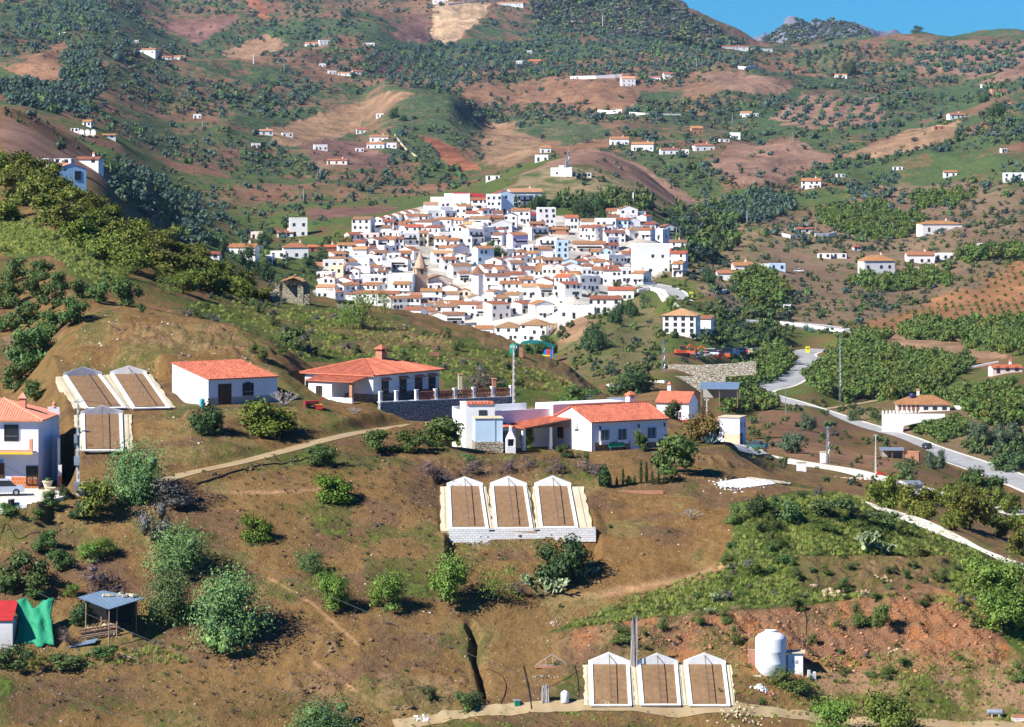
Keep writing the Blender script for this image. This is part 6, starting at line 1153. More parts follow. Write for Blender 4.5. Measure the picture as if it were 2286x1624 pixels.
for u, v, h_, lb in [(1345,70,38,'white mast on the upper ridge left of the sky'),(1275,50,28,'thin mast on the upper ridge near the border'),(566,143,20,'small white mast on the left grass slope'),(634,171,44,'lattice pylon on the left green slope'),(1213,170,20,'short mast beside the purple hill'),(452,290,20,'thin mast in the left valley'),(715,402,30,'thin pole under the hill cluster'),(1584,82,16,'mast on the slope below the dark ridge'),(1668,500,30,'thin pole in the wooded valley'),(1770,320,26,'pylon above the brown ridge'),(2063,290,20,'pylon by the brick shed on the right slope'),(1635,275,20,'pole by the gabled barn'),(1719,465,22,'pole above the wooded valley'),(678,450,28,'pole on the green hill left of the village'),(1576,100,22,'thin pylon left of the saddle houses'),(1555,152,26,'pylon beside the curved embankment')]:
    p = P(u, v); mast(u, v, h_*p.y/F, .45, lb, 'lattice' in lb or 'pylon' in lb, m=WHITE if 'white' in lb else METAL)
p = P(1848, 1037); mast(1848, 1037, 85*p.y/F, .45, 'grey lattice pylon behind the white cabinet by the driveway', bars=1)
r = empty('meter_cabinet', P(1838, 1034), 0, 'white electric cabinet at the foot of the lattice pylon', 'cabinet'); part(MB().box(-.6, -.4, -.5, .6, .4, 2.0, WHITE), 'case', r); part(MB().box(-.68, -.48, 2.0, .68, .48, 2.12, CONC), 'lid', r)
p = P(1875, 899); mast(1875, 899, 158*p.y/F, .36, 'tallest grey lattice pylon rising through the big orchard', bars=2)
p = P(1481, 830); mast(1481, 830, 70*p.y/F, .6, 'lattice pylon beside the rubble wall', bars=2)
mast(1754, 924, 6, .1, 'thin lamp post at the road bend', False, nm='lamp_post')
CPOLE = mat('concrete_pole', (.62,.60,.55), .85, .1, 2)
def cpole(u, v, d, z, h, lb, arm=True):
    p = P(u, v) if d is None else wpt(u, d, z); r = empty('utility_pole', p, .1, lb, 'utility pole'); b = MB(); b.hexa([(-.17, -.12, -.6), (.17, -.12, -.6), (.17, .12, -.6), (-.17, .12, -.6), (-.08, -.07, h), (.08, -.07, h), (.08, .07, h), (-.08, .07, h)], CPOLE)
    part(b, 'shaft', r); q = MB(); [q.box(-.05, -.14, .8+i*.7, .05, -.06, 1.2+i*.7, GREY) for i in range(int(h/.7)-1)]; part(q, 'footholes', r)
    if arm: part(MB().box(-.35, -.05, h-.35, .35, .05, h-.25, METAL).lathe([(.05, 0), (.06, .1), (.03, .15)], WHITE, (.3, 0, h-.25), 8).lathe([(.05, 0), (.06, .1), (.03, .15)], WHITE, (-.3, 0, h-.25), 8), 'crossarm', r)
    return r
cp = cpole(1147, 0, 381.5, -30.6, 8.5, 'tall concrete pole rising beside the stone terrace'); 
c1 = cpole(174, 1105, None, 0, 8.7, 'concrete utility pole with grey boxes beside the drying beds')
for z, w_ in ((3.2, .5), (.9, .8), (5.2, .3)): part(MB().box(-.35, -.4, z-.5, -.35+w_, -.18, z+.3, METAL), 'meter_box', c1)
cpole(1578, 0, 560, -46.6, 6.0, 'pale concrete pole between the red-roofed house and the metal shed')
p = P(1955, 1062); c2 = cpole(1955, 1062, None, 0, 92*p.y/F, 'concrete pole with a red triangular base beside the driveway'); part(MB().wallpoly([(-.2, .1), (1.1, -.6), (1.6, .3), (.5, .9)], -.6, -.4, RED_M), 'red_sheet', c2)
# ------------------------------------------------------------------ cables
def cable(a, b_, sag, r, lb):
    a, b_ = Vector(a), Vector(b_); pts = [a.lerp(b_, t/24)-Vector((0, 0, sag*4*(t/24)*(1-t/24))) for t in range(25)]; o = a.copy(); q = MB().tube([p-o for p in pts], r*.75, CABLE, 4); tag(q.build('overhead_cable', None, loc=o), lb, 'cable')
cable(wpt(174, 331, -(893-300)*331/F), wpt(1147, 381.5, -(778-300)*381.5/F), 3.0, .02, 'thin cable strung between the two concrete poles')
cable(wpt(1147, 381.5, -(778-300)*381.5/F), wpt(1578, 560, -(862-300)*560/F), 2.0, .02, 'cable sagging from the terrace pole towards the metal shed')
cable(wpt(178, 331, -(1080-300)*331/F), wpt(1530, 272, -(1650-300)*272/F), .6, .018, 'long cable crossing the whole brown slope diagonally')
cable(wpt(-40, 318, -(1268-300)*318/F), wpt(900, 274, -(1640-300)*274/F), .5, .018, 'second diagonal cable above the metal-roofed shed')
cable(wpt(-40, 300, -(1478-300)*300/F), wpt(400, 274, -(1640-300)*274/F), .3, .018, 'short cable across the bottom left corner')
cable(wpt(-30, 325, -(1015-300)*325/F), wpt(172, 331, -(1098-300)*331/F), .5, .018, 'cable from the left house to the meter boxes')
# ------------------------------------------------------------------ raisin drying beds
POLEM = mat('rusty_pole', (.14,.11,.09), .7, .3, 3)
def bed(LL, LR, UR, UL, peak, lb, ap=(-.3, 1.3), low=0.0):
    c = [P(*q) for q in (LL, LR, UR, UL)]; c = [Vector((q.x, q.y, q.z)) for q in c]; r = empty('drying_bed', c[0], 0, lb, 'drying bed'); o = c[0]
    n = (c[1]-c[0]).cross(c[3]-c[0]).normalized(); 
    def Bp(s, t, h): return tuple(c[0].lerp(c[1], s).lerp(c[3].lerp(c[2], s), t)+n*h-o)
    def pl(s0, t0, s1, t1, h0, h1, m, nm, rt_=None):
        b = MB(); b.hexa([Bp(s0, t0, h0), Bp(s1, t0, h0), Bp(s1, t1, h0), Bp(s0, t1, h0), Bp(s0, t0, h1), Bp(s1, t0, h1), Bp(s1, t1, h1), Bp(s0, t1, h1)], m); return b.build(nm, rt_ or r)
    g = random.Random(int(LL[0])); b = MB(); N = 14; pts = [Bp(ap[0]+g.uniform(-.03, .03), low+(1-low)*i/N, .10) for i in range(N+1)]; pr_ = [Bp(ap[1]+g.uniform(-.03, .03), low+(1-low)*i/N, .10) for i in range(N+1)]
    for i in range(N): b.hexa([tuple(Vector(q)-n*.6) for q in (pts[i], pr_[i], pr_[i+1], pts[i+1])]+[pts[i], pr_[i], pr_[i+1], pts[i+1]], CONC)
    b.build('apron', r)
    pl(.05, .03, .95, 1.0, .105, .16, SOIL, 'soil_bed'); pl(-.045, -.01, .045, 1.0, .106, .24, LIME, 'border'); pl(.955, -.01, 1.045, 1.0, .106, .24, LIME, 'border'); pl(-.045, -.04, 1.045, -.01, .106, .23, LIME, 'border')
    # headboard
    m_ = Vector(Bp(.5, 1.0, 0)); hp = ((c[3]+c[2])/2).y/F*((UL[1]+UR[1])/2-peak[1])*1.05; q = MB(); a_ = Vector(Bp(-.07, 1.0, .1)); b_ = Vector(Bp(1.07, 1.0, .1)); up = Vector((0, 0, 1)); bk = Vector((0, .35, 0))
    P5 = [a_-up*.6, b_-up*.6, b_+up*.32, m_+up*(hp+.1), a_+up*.32]; i0 = 0; q.v = [tuple(p_) for p_ in P5]+[tuple(p_+bk) for p_ in P5]; q.f = [(0, 1, 2, 3, 4), (9, 8, 7, 6, 5)]+[(j, j+5, (j+1) % 5+5, (j+1) % 5) for j in range(5)]; q.mi(LIME); q.m = [0]*7; q.build('headboard', r)
    # ridge pole on posts, and side wires
    q = MB(); q.tube([tuple(m_+up*(hp-.1)), Bp(.5, .02, .75)], .035, POLEM, 5)
    q.build('ridge_pole', r)
    for i in range(7):
        t = .06+i*.14; z_ = .75+(hp-.2-.75)*t*.0; MB().tube([Bp(.5, t, .1), Bp(.5, t, .78+t*.1)], .025, POLEM, 4).build('pole_post', r)
    for s_ in (ap[0]*.5-.03, 1+(ap[1]-1)*.55+.02): MB().tube([Bp(s_, .98, .2), Bp(s_, .0, .2)], .02, GREY, 4).build('cloth_rail', r)
    return r
bed((1006,1182),(1087,1182),(1073,1089),(1002,1089),(1038,1068), 'left one of the three white-bordered drying beds below the farmhouse', (-.26, 1.18), -.06)
bed((1107,1182),(1186,1182),(1171,1089),(1098.6,1089),(1135,1067), 'middle one of the three drying beds below the farmhouse', (-.09, 1.12), -.06)
bed((1208,1180),(1287,1180),(1270,1089),(1198,1089),(1231,1066), 'right one of the three drying beds below the farmhouse', (-.15, 1.45), -.06)
bed((1322,1577),(1406,1577),(1401,1487),(1319,1487),(1359,1461), 'left one of the three drying beds at the bottom path', (-.2, 1.13))
bed((1434,1576),(1516,1576),(1508,1487),(1426.5,1487),(1465,1463), 'middle one of the three drying beds at the bottom path', (-.2, 1.13))
bed((1542,1577),(1626,1577),(1614.6,1487),(1532,1487),(1572.5,1462), 'right one of the three drying beds, nearest the water tank', (-.2, 1.2))
bed((192,914),(276,912.6),(222,841),(146,843),(183,822.5), 'upper left slanting drying bed behind the utility pole', (-.3, 1.15))
bed((298,914),(375,912.6),(323,838),(250.5,839),(286,820), 'upper right slanting drying bed beside the small red-roofed house', (-.25, 1.2))
bed((187,1008),(272,1008),(269,928),(185,929),(227,909), 'lower single drying bed next to the utility pole', (-.22, 1.28))
p = P(1003, 1186); q_ = P(1330, 1186); dr = q_-p; bw = empty('block_wall', p+Vector((0, -.35, 0)), math.atan2(dr.y, dr.x), 'long white concrete block wall carrying the middle drying beds', 'wall'); Lw = Vector((dr.x, dr.y)).length; part(MB().box(0, 0, -1.0, Lw, .3, .22, BLOCK).box(Lw-.3, .3, -1.0, Lw, 1.2, .22, BLOCK), 'blockwork', bw); part(MB().box(1.5, -.05, -2.2, Lw-1.5, .25, -1.0, STONE_D), 'dry_stone_footing', bw)
for x in (2.65*3.2/3.2*1.0+.9, 7.6): part(MB().box(x, -.02, .0, x+.5, .0, .12, BLACK), 'drain_slot', bw)
# ------------------------------------------------------------------ the village
VOUT = [(686,662),(700,625),(735,588),(780,555),(783,512),(830,492),(900,468),(965,455),(1000,442),(1060,436),(1160,440),(1245,474),(1320,486),(1352,470),(1440,470),(1446,508),(1500,520),(1537,541),(1532,568),(1490,600),(1440,622),(1418,642),(1416,668),(1386,692),(1322,706),(1300,715),(1240,722),(1245,752),(1185,772),(1105,768),(1048,745),(990,738),(905,715),(850,695),(790,690),(715,682)]
gv = random.Random(77)
LMK = []    # landmark footprints (u0, u1, v_top, v_base)
def vh(u, v, w, h, roof, label, yaw=0, rm=0, wm=None, nw=3, st=None, L_=None, name='village_house', group=None, cat='house', chim=False, pos=None, rise=None, keep=True, wstyle='far', balc=False):
    p = P(u, v, 950) if pos is None else pos
    if p is None: return None
    s = p.y/F; W_ = w*s; H = h*s; rise = rise or {'flat': 0, 'gx': .26*min(3.6, (L_ or 7)/2)*1.1, 'gy': W_*.5*.36, 'mono': .9, 'hip': min(W_, L_ or 7.5)/2*.42}[roof]; hh = H-(rise if roof != 'flat' else .6); L_ = L_ or gv.uniform(4.6, 7.2); st = st or max(1, int(round(hh/2.9))); wins = []
    for k in range(st):
        for i in range(nw):
            if gv.random() < .9: wins.append(('F', (i+.5)/nw+gv.uniform(-.07, .07), .9+k*hh/st, gv.choice((.9, 1.0, 1.1)), gv.choice((1.1, 1.3, 1.3)), wstyle))
    wins.append(('F', gv.uniform(.2, .8), 0, 1.0, 2.0, 'far'))
    for k in range(st): wins.append(('R', .5, .9+k*hh/st, 1.0, 1.2, 'far'))
    if keep: LMK.append((u-w/2-3, u+w/2+3, v-h, v))
    y_ = R(yaw); r = house(name, (p.x-W_/2*math.cos(y_), p.y-W_/2*math.sin(y_), p.z), y_, W_, L_, hh, roof, rise, label, cat, group, wm=wm or WHITE, rm=rm if not isinstance(rm, int) else ROOFS[rm], wins=wins, found=4.5, over=.3, parapet=.6, chim=(W_*gv.uniform(.2, .8), L_*.6, hh+.2, hh+rise+.7, .25, WHITE) if chim else None)
    if balc: part(MB().box(W_*.12, -.9, hh*.5, W_*.88, 0, hh*.5+.12, WHITE).box(W_*.12, -.9, hh*.5+.12, W_*.88, -.86, hh*.5+.95, BLACK if balc == 2 else WHITE), 'balcony', r)
    return r
vh(806, 529, 42, 44, 'gx', 'tall white apartment block alone at the upper left corner of the village', -8, 1, nw=3, st=3, L_=12)
for i, (u, v, w, h) in enumerate([(842,514,24,30),(862,508,22,28),(880,503,22,27),(897,497,22,26),(914,492,22,24)]): vh(u, v, w, h, 'gy', 'white gabled terrace house stepping up behind the corner apartment block', -14, 0, L_=10, nw=2, group='stepped terrace houses at the village corner')
vh(1022, 466, 54, 33, 'flat', 'big white warehouse with a green door at the top of the village', 4, nw=1, st=1, L_=12, wm=WHITE_B); 
p = P(1022, 466); s = p.y/F; r = bpy.context.scene.collection.objects[-1]
wh = [o for o in C.objects if o.get('label', '').startswith('big white warehouse')][0]; opening(wh, 'green_door', 40*s, -.05, 0, 11*s, 12*s, 'F', 'green'); part(MB().slab([(20*s, 3, 30*s), (88*s, 3, 26*s), (88*s, 12, 32*s), (20*s, 12, 36*s)], .3, RED_M), 'red_roof', wh)
vh(1070, 470, 36, 28, 'gx', 'white building with two long balconies beside the warehouse', 0, 0, nw=4, balc=1, L_=9); vh(1102, 476, 34, 42, 'flat', 'stepped white town hall with a roof tower near the village top', 0, nw=3, wm=WHITE_B)
p = P(1128, 478); vh(1128, 478, 40, 52, 'gy', 'tall pale blue gable wall at the village top', 14, 0, wm=BLUEW, nw=1, L_=9)
vh(1162, 500, 42, 34, 'gx', 'large cubic white house below the pale blue gable', -4, 0, nw=3); vh(1190, 500, 22, 24, 'mono', 'white house with dark red sheet roof', 0, RED_M, nw=2)
vh(1222, 514, 38, 50, 'flat', 'tallest white apartment block right of the dark red roof', 6, nw=3, st=4, L_=9); vh(1276, 515, 30, 34, 'gx', 'white house with blue awnings, left of the pair below the dark trees', 2, 2, nw=3); vh(1312, 513, 30, 24, 'gx', 'white two-storey house, right of the pair below the dark trees', 2, 1, nw=3)
vh(1200, 523, 34, 28, 'gx', 'bare brick house shell with an open window near the upper terrace', 2, 1, wm=BRICK, nw=2); vh(1245, 524, 50, 16, 'mono', 'low unfinished brick house with dark openings', 2, 0, wm=BRICK, nw=4)
vh(1403, 494, 42, 34, 'gy', 'white gabled hilltop house with dark balcony at the upper right', 4, 1, nw=2, L_=10); vh(1366, 488, 26, 22, 'gx', 'small cream house left of the gabled hilltop house', 0, 0, wm=CREAMW, nw=2); vh(1370, 506, 26, 26, 'gx', 'cream house with two balconies at the upper right', 2, 1, wm=CREAMW, nw=2, balc=2); vh(1434, 492, 18, 20, 'flat', 'shaded blue house at the upper right tip of the village', 20, wm=BLUEW, nw=2)  # last house: its blue shade is put into the wall colour
vh(1316, 566, 74, 27, 'gx', 'long building with brown wooden gallery in the middle right of the village', 0, 0, nw=5, L_=9, balc=2, wm=PINKW); vh(1255, 592, 28, 54, 'flat', 'narrow four-storey white tower house with roof terrace', 3, nw=2, st=4, wm=BLUEW)
vh(1162, 560, 38, 40, 'gx', 'shaded lilac house with wide balcony in the middle of the village', 22, 0, wm=mat('lilac_shade_wall', (.56,.52,.74), .85, .05, .8), nw=3, balc=2); vh(1085, 588, 40, 38, 'gx', 'shaded blue house beside the dark trees of the square', 26, 0, wm=BLUEW, nw=3)  # shade of both fronts put into the lilac and blue wall colours
vh(1455, 612, 80, 66, 'flat', 'huge blank white wall block at the right edge of the village', 3, nw=3, st=2, L_=12, wm=WHITE_B); vh(1452, 578, 92, 22, 'gx', 'long white restaurant terrace with pinkish red roof at the right', 0, 2, nw=7, L_=8, balc=1); vh(1508, 592, 46, 30, 'mono', 'white house with sloping red roof at the right tip of the village', -12, 2, nw=2); vh(1513, 566, 40, 30, 'gx', 'white house with chimney above the right tip', -10, 1, nw=2, chim=True); vh(1512, 618, 24, 34, 'gx', 'dark balconied house at the bend where the road enters the village', -20, 0, nw=2, balc=2)
vh(1286, 712, 82, 28, 'flat', 'white house on a grey stone base at the lower right of the village', -2, nw=4, L_=8, wm=WHITE_B); vh(1352, 700, 70, 38, 'gx', 'long white house with orange roof at the lower right village edge', -2, 0, nw=5, L_=8); vh(1386, 672, 58, 30, 'gx', 'white house whose red roof ends above the grassy slope', -3, 2, nw=4); vh(1216, 702, 48, 30, 'gy', 'white gabled house with bright orange roof at the lower village', 20, 0, nw=2)
vh(1190, 764, 60, 50, 'hip', 'large white house with hipped brown roof at the bottom of the village', -16, 1, nw=3, st=3, L_=10); vh(1133, 762, 54, 42, 'hip', 'white house with brown roof left of the largest bottom house', -4, 1, nw=3, L_=9); vh(1080, 752, 40, 24, 'gx', 'long white house with orange roof near the green hill edge', -4, 0, nw=3)
vh(893, 655, 56, 42, 'flat', 'broad plain white church nave wall at the left of the village', -6, nw=1, st=1, L_=12, wm=WHITE_B); vh(985, 655, 52, 40, 'gy', 'old pinkish stone church gable with a round window', 12, 1, wm=mat('old_stone_wall', (.68,.56,.48), .9, .12, .6), nw=1, st=1, L_=13)
# church tower with brick spire, octagonal bell tower
p = P(938, 650, 950); s = p.y/F; ct = empty('church_tower', p, R(20), 'old brick church tower with a pointed conical spire', 'church tower'); TB = mat('tower_brick', (.52,.34,.24), .9, .15, 1.0, .03); part(MB().box(-2.3, -2.3, -3, 2.3, 2.3, 50*s, TB), 'shaft', ct); part(MB().box(-2.6, -2.6, 50*s, 2.6, 2.6, 51.5*s, ROOFS[1]), 'cornice', ct)
part(MB().lathe([(2.5, 0), (2.2, 1.2), (1.0, 4.2), (.5, 5.6), (.08, 6.6)], TB, (0, 0, 51.5*s), 10), 'spire', ct)
for f_ in 'FLR': opening(ct, 'belfry_opening', *{'F': (0, -2.31), 'L': (-2.31, 0), 'R': (2.31, 0)}[f_], 38*s, 1.0, 1.8, f_, 'far')
p = P(1066, 672, 950); s = p.y/F; bt = empty('bell_tower', p, R(10), 'slim white octagonal bell tower with a brown pyramid roof', 'bell tower'); part(MB().lathe([(2.3, -3), (2.3, 60*s)], WHITE_B, (0, 0, 0), 8), 'shaft', bt); part(MB().lathe([(2.9, 0), (2.8, .15), (.1, 3.4)], ROOFS[1], (0, 0, 60*s), 8), 'roof', bt)
for a in range(-2, 3): o = opening(bt, 'belfry_opening', 2.15*math.sin(a*.785+.0), -2.15*math.cos(a*.785), 50*s, .7, 1.1, 'F', 'far'); o.rotation_euler = (0, 0, a*.785)
LMK += [(926, 950, 560, 650), (1052, 1080, 585, 672)]
# all the other houses, row above row
def free(u, v, w):
    for a, b_, t, bb in LMK:
        if u+w/2 > a and u-w/2 < b_ and t-3 < v <= bb+7: return False
    return True
v = 762.0; row = 0; cnt = 0; ORD = ['first', 'second', 'third', 'fourth', 'fifth', 'sixth', 'seventh', 'eighth', 'ninth', 'tenth']+[f'{n}th' for n in range(11, 40)]; ORD[20-0] = '21st' if len(ORD) > 20 else ''
def ordn(i): return ORD[i] if i < 10 else f"{i+1}{'st' if (i+1) % 10 == 1 and i+1 != 11 else 'nd' if (i+1) % 10 == 2 and i+1 != 12 else 'rd' if (i+1) % 10 == 3 and i+1 != 13 else 'th'}"
ROWH = []
while v > 462:
    u = 690+gv.uniform(0, 20); c = 0
    while u < 1540:
        w = gv.choice((24, 29, 34, 38, 44, 50))*(1.1 if v > 640 else .92); uc = u+w/2; vv = v+gv.uniform(-4, 4)
        if inpt(VOUT, uc, vv) and inpt(VOUT, uc, vv-8) and free(uc, vv, w*.75) and gv.random() < .96:
            ROWH.append((row, c, uc, vv, w)); c += 1
        u += w*gv.uniform(.78, 1.02)
    v -= 15.2*(1.06 if v > 640 else .93); row += 1
print('VILLAGE', len(ROWH))
RD_ = {'gx': 'gable roof', 'gy': 'gabled front', 'flat': 'terrace roof', 'mono': 'sloped roof', 'hip': 'hipped roof'}
for row, c, u, v, w in ROWH:
    rf = gv.choices(('gx', 'gy', 'flat', 'mono', 'hip'), (36, 17, 27, 14, 6))[0]; h = gv.uniform(24, 37)*(1.05 if v > 600 else .92); rm = gv.choices((0, 1, 2, 3), (42, 34, 6, 12))[0]
    yaw = gv.choices((gv.uniform(-12, 12), gv.uniform(14, 38), gv.uniform(-34, -14)), (60, 22, 18))[0]; wm = gv.choices((WHITE, WHITE_B, BLUEW, CREAMW, PINKW), (46, 42, 3, 5, 4))[0]
    col = {'cream_wall': 'cream', 'pale_blue_wall': 'pale blue', 'pale_pink_wall': 'pinkish'}.get(wm.name, 'white'); rc = ('orange', 'brown', 'red', 'pale')[rm]
    lb = f"{col} house, {(rc+' ') if rf != 'flat' else ''}{RD_[rf]}, {ordn(c)} from left, {ordn(row)} village row from bottom"
    vh(u, v, w, h, rf, lb, yaw, rm, wm, nw=2 if w < 34 else 3, group='white houses packed on the village hill', chim=gv.random() < .3, keep=False, balc=gv.choice((0, 0, 0, 1, 2)))
# village trees
for u, v, w, h, k, lb in [(1148,462,22,26,'dark','round pine left of the long hall'),(1192,468,26,32,'dark','dark cypress clump before the long hall'),(1208,466,26,32,'dark','second cypress clump before the long hall'),(1238,464,24,22,'dark','dark tree right of the long hall'),(1166,470,18,14,'dark','small tree before the long hall'),
  (1300,486,46,40,'dark','left dark tree in the wood above the village'),(1330,480,44,44,'dark','middle dark tree in the wood above the village'),(1350,500,40,34,'dark','right dark tree in the wood above the village'),(1310,505,30,26,'dark','low dark tree in the wood above the village'),(1115,580,34,30,'dark','trees of the village square'),(1098,570,20,34,'dark','slim conifer by the square'),(920,520,14,22,'dark','conifer in the upper left of the village'),
  (1205,545,34,22,'scrub','green garden bush below the brick shell'),(1245,552,50,16,'scrub','wide garden hedge below the brick shell'),(1290,592,26,20,'dark','tree beside the narrow tower house'),(1368,612,14,20,'dark','garden tree with twisted trunk at the right'),(1384,606,14,18,'dark','second garden tree at the right'),(1436,636,9,22,'dark','small conifer where the road leaves'),
  (1375,722,40,46,'dark','large dark tree at the lower right village corner'),(1410,706,30,36,'dark','dark tree beside the corner tree'),(1440,688,26,34,'scrub','green tree under the road parapet'),(1500,698,30,38,'almond','bright green tree by the road parapet'),(1232,792,24,34,'dark','tree in front of the largest bottom house'),(1205,790,26,24,'dark','small tree before the bottom houses'),(1180,790,22,22,'dark','tree beside the green roof'),(1252,752,18,26,'dark','tree right of the bottom house'),
  (776,552,26,26,'red','yellowish tree by the village left edge'),(716,596,30,34,'dark','tree next to the brick cube'),(690,600,30,28,'dark','dark tree at the left end of the village'),(590,548,34,30,'dark','round tree hiding the pinkish house'),(495,580,18,44,'dark','dark cypress beside the small orange-roofed house'),(880,265,26,24,'dark','lone round dark tree under the conical green hill'),(900,270,18,12,'dark','smaller tree beside the lone round tree'),(1895,170,30,34,'dark','dark tree right of the white farmhouse'),(2225,262,36,34,'dark','tall dark tree near the right border'),(2195,230,26,18,'dark','dark tree under the brick house'),
  (810,735,90,86,'wispy','large tree standing up in front of the village lower left'),(775,735,60,60,'sparse','bare-branched tree at the lower left of the village'),(860,700,40,50,'wispy','thin tree leaning over the village roofs'),(1640,655,24,26,'dark','dark round tree left of the white villa'),(1583,632,30,30,'dark','tree at the left end of the white villa'),(1500,935,36,40,'dark','palm-like tree in front of the red-roofed house')]:
    tree_at(u, v, w, k, lb, h, name='evergreen_tree' if k == 'dark' else None)
# ------------------------------------------------------------------ vehicles
def car(u, v, rz, col, label, L_=4.1, van=False, d=0):
    p = P(u, v, d); r = empty('parked_car' if not van else 'delivery_van', p+Vector((0, 0, .08)), R(rz), label, 'van' if van else 'car'); m = mat('car_paint_%d' % len(MATS), col, .3, .05, 1, spec=.6)
    w_ = .86; hb = .95 if van else .82; ht = 2.1 if van else 1.45; q = MB(); X0, X1 = -L_/2, L_/2
    prof = [(X0, .32), (X0, .78), (X0+.12, hb), (X0+1.0, hb+.04), (X1-.25, hb+.03), (X1, .75), (X1, .32)]
    q.wallpoly(prof, -w_, w_, m); part(q, 'body', r)
    g = MB(); a = [(X0+.75, hb), (X0+1.35, ht-.05), (X1-.75 if not van else X1-.1, ht-.03), (X1-.12, hb)]; g.wallpoly(a, -w_+.08, w_-.08, GLASS); part(g, 'glasshouse', r)
    q = MB().hexa([(a[1][0]-.03, -w_+.1, ht-.06), (a[2][0]+.03, -w_+.1, ht-.06), (a[2][0]+.03, w_-.1, ht-.06), (a[1][0]-.03, w_-.1, ht-.06), (a[1][0]+.1, -w_+.2, ht), (a[2][0]-.1, -w_+.2, ht), (a[2][0]-.1, w_-.2, ht), (a[1][0]+.1, w_-.2, ht)], m); part(q, 'roof', r)
    for x in (X0+.75, X1-.8):
        for y in (-w_+.05, w_-.05):
            b = MB().lathe([(.2, -.11), (.32, -.1), (.32, .1), (.2, .11)], BLACK, (0, 0, 0), 14); o = b.build('wheel', r); o.location = (x, y, .32); o.rotation_euler = (R(90), 0, 0); h_ = MB().lathe([(.17, -.125), (.17, .125)], METAL, (0, 0, 0), 10).build('rim', o)
    for y in (-.6, .6): MB().box(X0-.02, y-.14, .62, X0+.03, y+.14, .76, WHITE_B).build('headlight', r); MB().box(X1-.03, y-.14, .66, X1+.02, y+.14, .8, RED_M).build('tail_light', r)
    return r
car(2068, 1003, 62, (.02,.02,.025), 'black car driving down the main road')
car(1690, 1003, 152, (.01,.10,.12), 'dark teal car parked where the driveway leaves the blue house', d=560)
car(1452, 636, 170, (.10,.16,.30), 'blue-grey car on the village road bend')
car(3, 1108, 190, (.45,.50,.60), 'silver car cut by the left border in front of the house')
car(1783, 608, 175, (.75,.75,.75), 'white pickup parked right of the flat white annex')
for i, (u, v, rz, c_, vn, lb) in enumerate([(1590,794,160,(.75,.75,.75),True,'white van in the machinery yard'),(1618,792,20,(.05,.06,.10),True,'dark truck in the machinery yard'),(1576,796,200,(.7,.7,.7),False,'white car left of the van in the machinery yard'),(1652,788,10,(.65,.65,.68),False,'grey car at the right of the machinery yard')]): car(u, v, rz, c_, lb, 4.6 if vn else 4, vn)
ORG = mat('orange_machine_paint', (.62,.10,.03), .5, .15, 1); YELM = mat('yellow_paint', (.75,.70,.03), .6, .1, 1)
for i, (u, v, rz, lb) in enumerate([(1520,794,10,'left orange excavator in the machinery yard'),(1545,796,-20,'right orange excavator in the machinery yard')]):
    r = empty('excavator', P(u, v), R(rz), lb, 'excavator'); part(MB().box(-1.9, -1.2, 0, 1.9, -.7, .7, BLACK).box(-1.9, .7, 0, 1.9, 1.2, .7, BLACK), 'tracks', r); part(MB().box(-1.7, -1.1, .75, 1.4, 1.1, 1.7, ORG), 'body', r); part(MB().box(-.3, -1.0, 1.7, .9, 0, 2.8, GLASS).box(-.4, -1.05, 2.8, 1.0, .05, 2.9, ORG), 'cab', r)
    part(MB().tube([(1.2, .3, 1.6), (2.8, .3, 3.2), (4.3, .3, 2.2)], .2, ORG, 6).tube([(4.3, .3, 2.2), (4.1, .3, .7)], .15, ORG, 6), 'boom', r); part(MB().wallpoly([(3.7, .2), (4.5, .2), (4.4, .8), (3.9, .8)], 0, .7, METAL), 'bucket', r)
for i, (u, v, c_) in enumerate([(1533,797,ORG),(1560,799,METAL),(1604,798,RED_M),(1624,797,ORG),(1636,790,WHITE),(1660,792,ORG),(1668,786,RED_M),(1680,789,YELM),(1690,792,METAL),(1697,786,YELM),(1645,794,METAL),(1676,795,CONC)]):
    r = empty('stacked_crate', P(u, v), i, 'coloured crate or drum standing in the machinery yard', 'crate', 'crates and drums in the machinery yard'); part(MB().box(-.9, -.7, 0, .9, .7, 1.1+.5*(i % 3), c_), 'body', r); part(MB().box(-.95, -.75, 1.1+.5*(i % 3), .95, .75, 1.2+.5*(i % 3), METAL), 'lid', r)
for u, v, h_, lb in [(1803,788,2.2,'yellow roadside container at the upper bend'),(1543,664,2.0,'yellow container beside the village road')]:
    r = empty('recycling_bin', P(u, v), 0, lb, 'container'); part(MB().box(-.7, -.6, 0, .7, .6, h_, YELM), 'body', r); part(MB().box(-.5, -.62, h_*.6, .5, -.6, h_*.75, BLACK), 'slot', r)
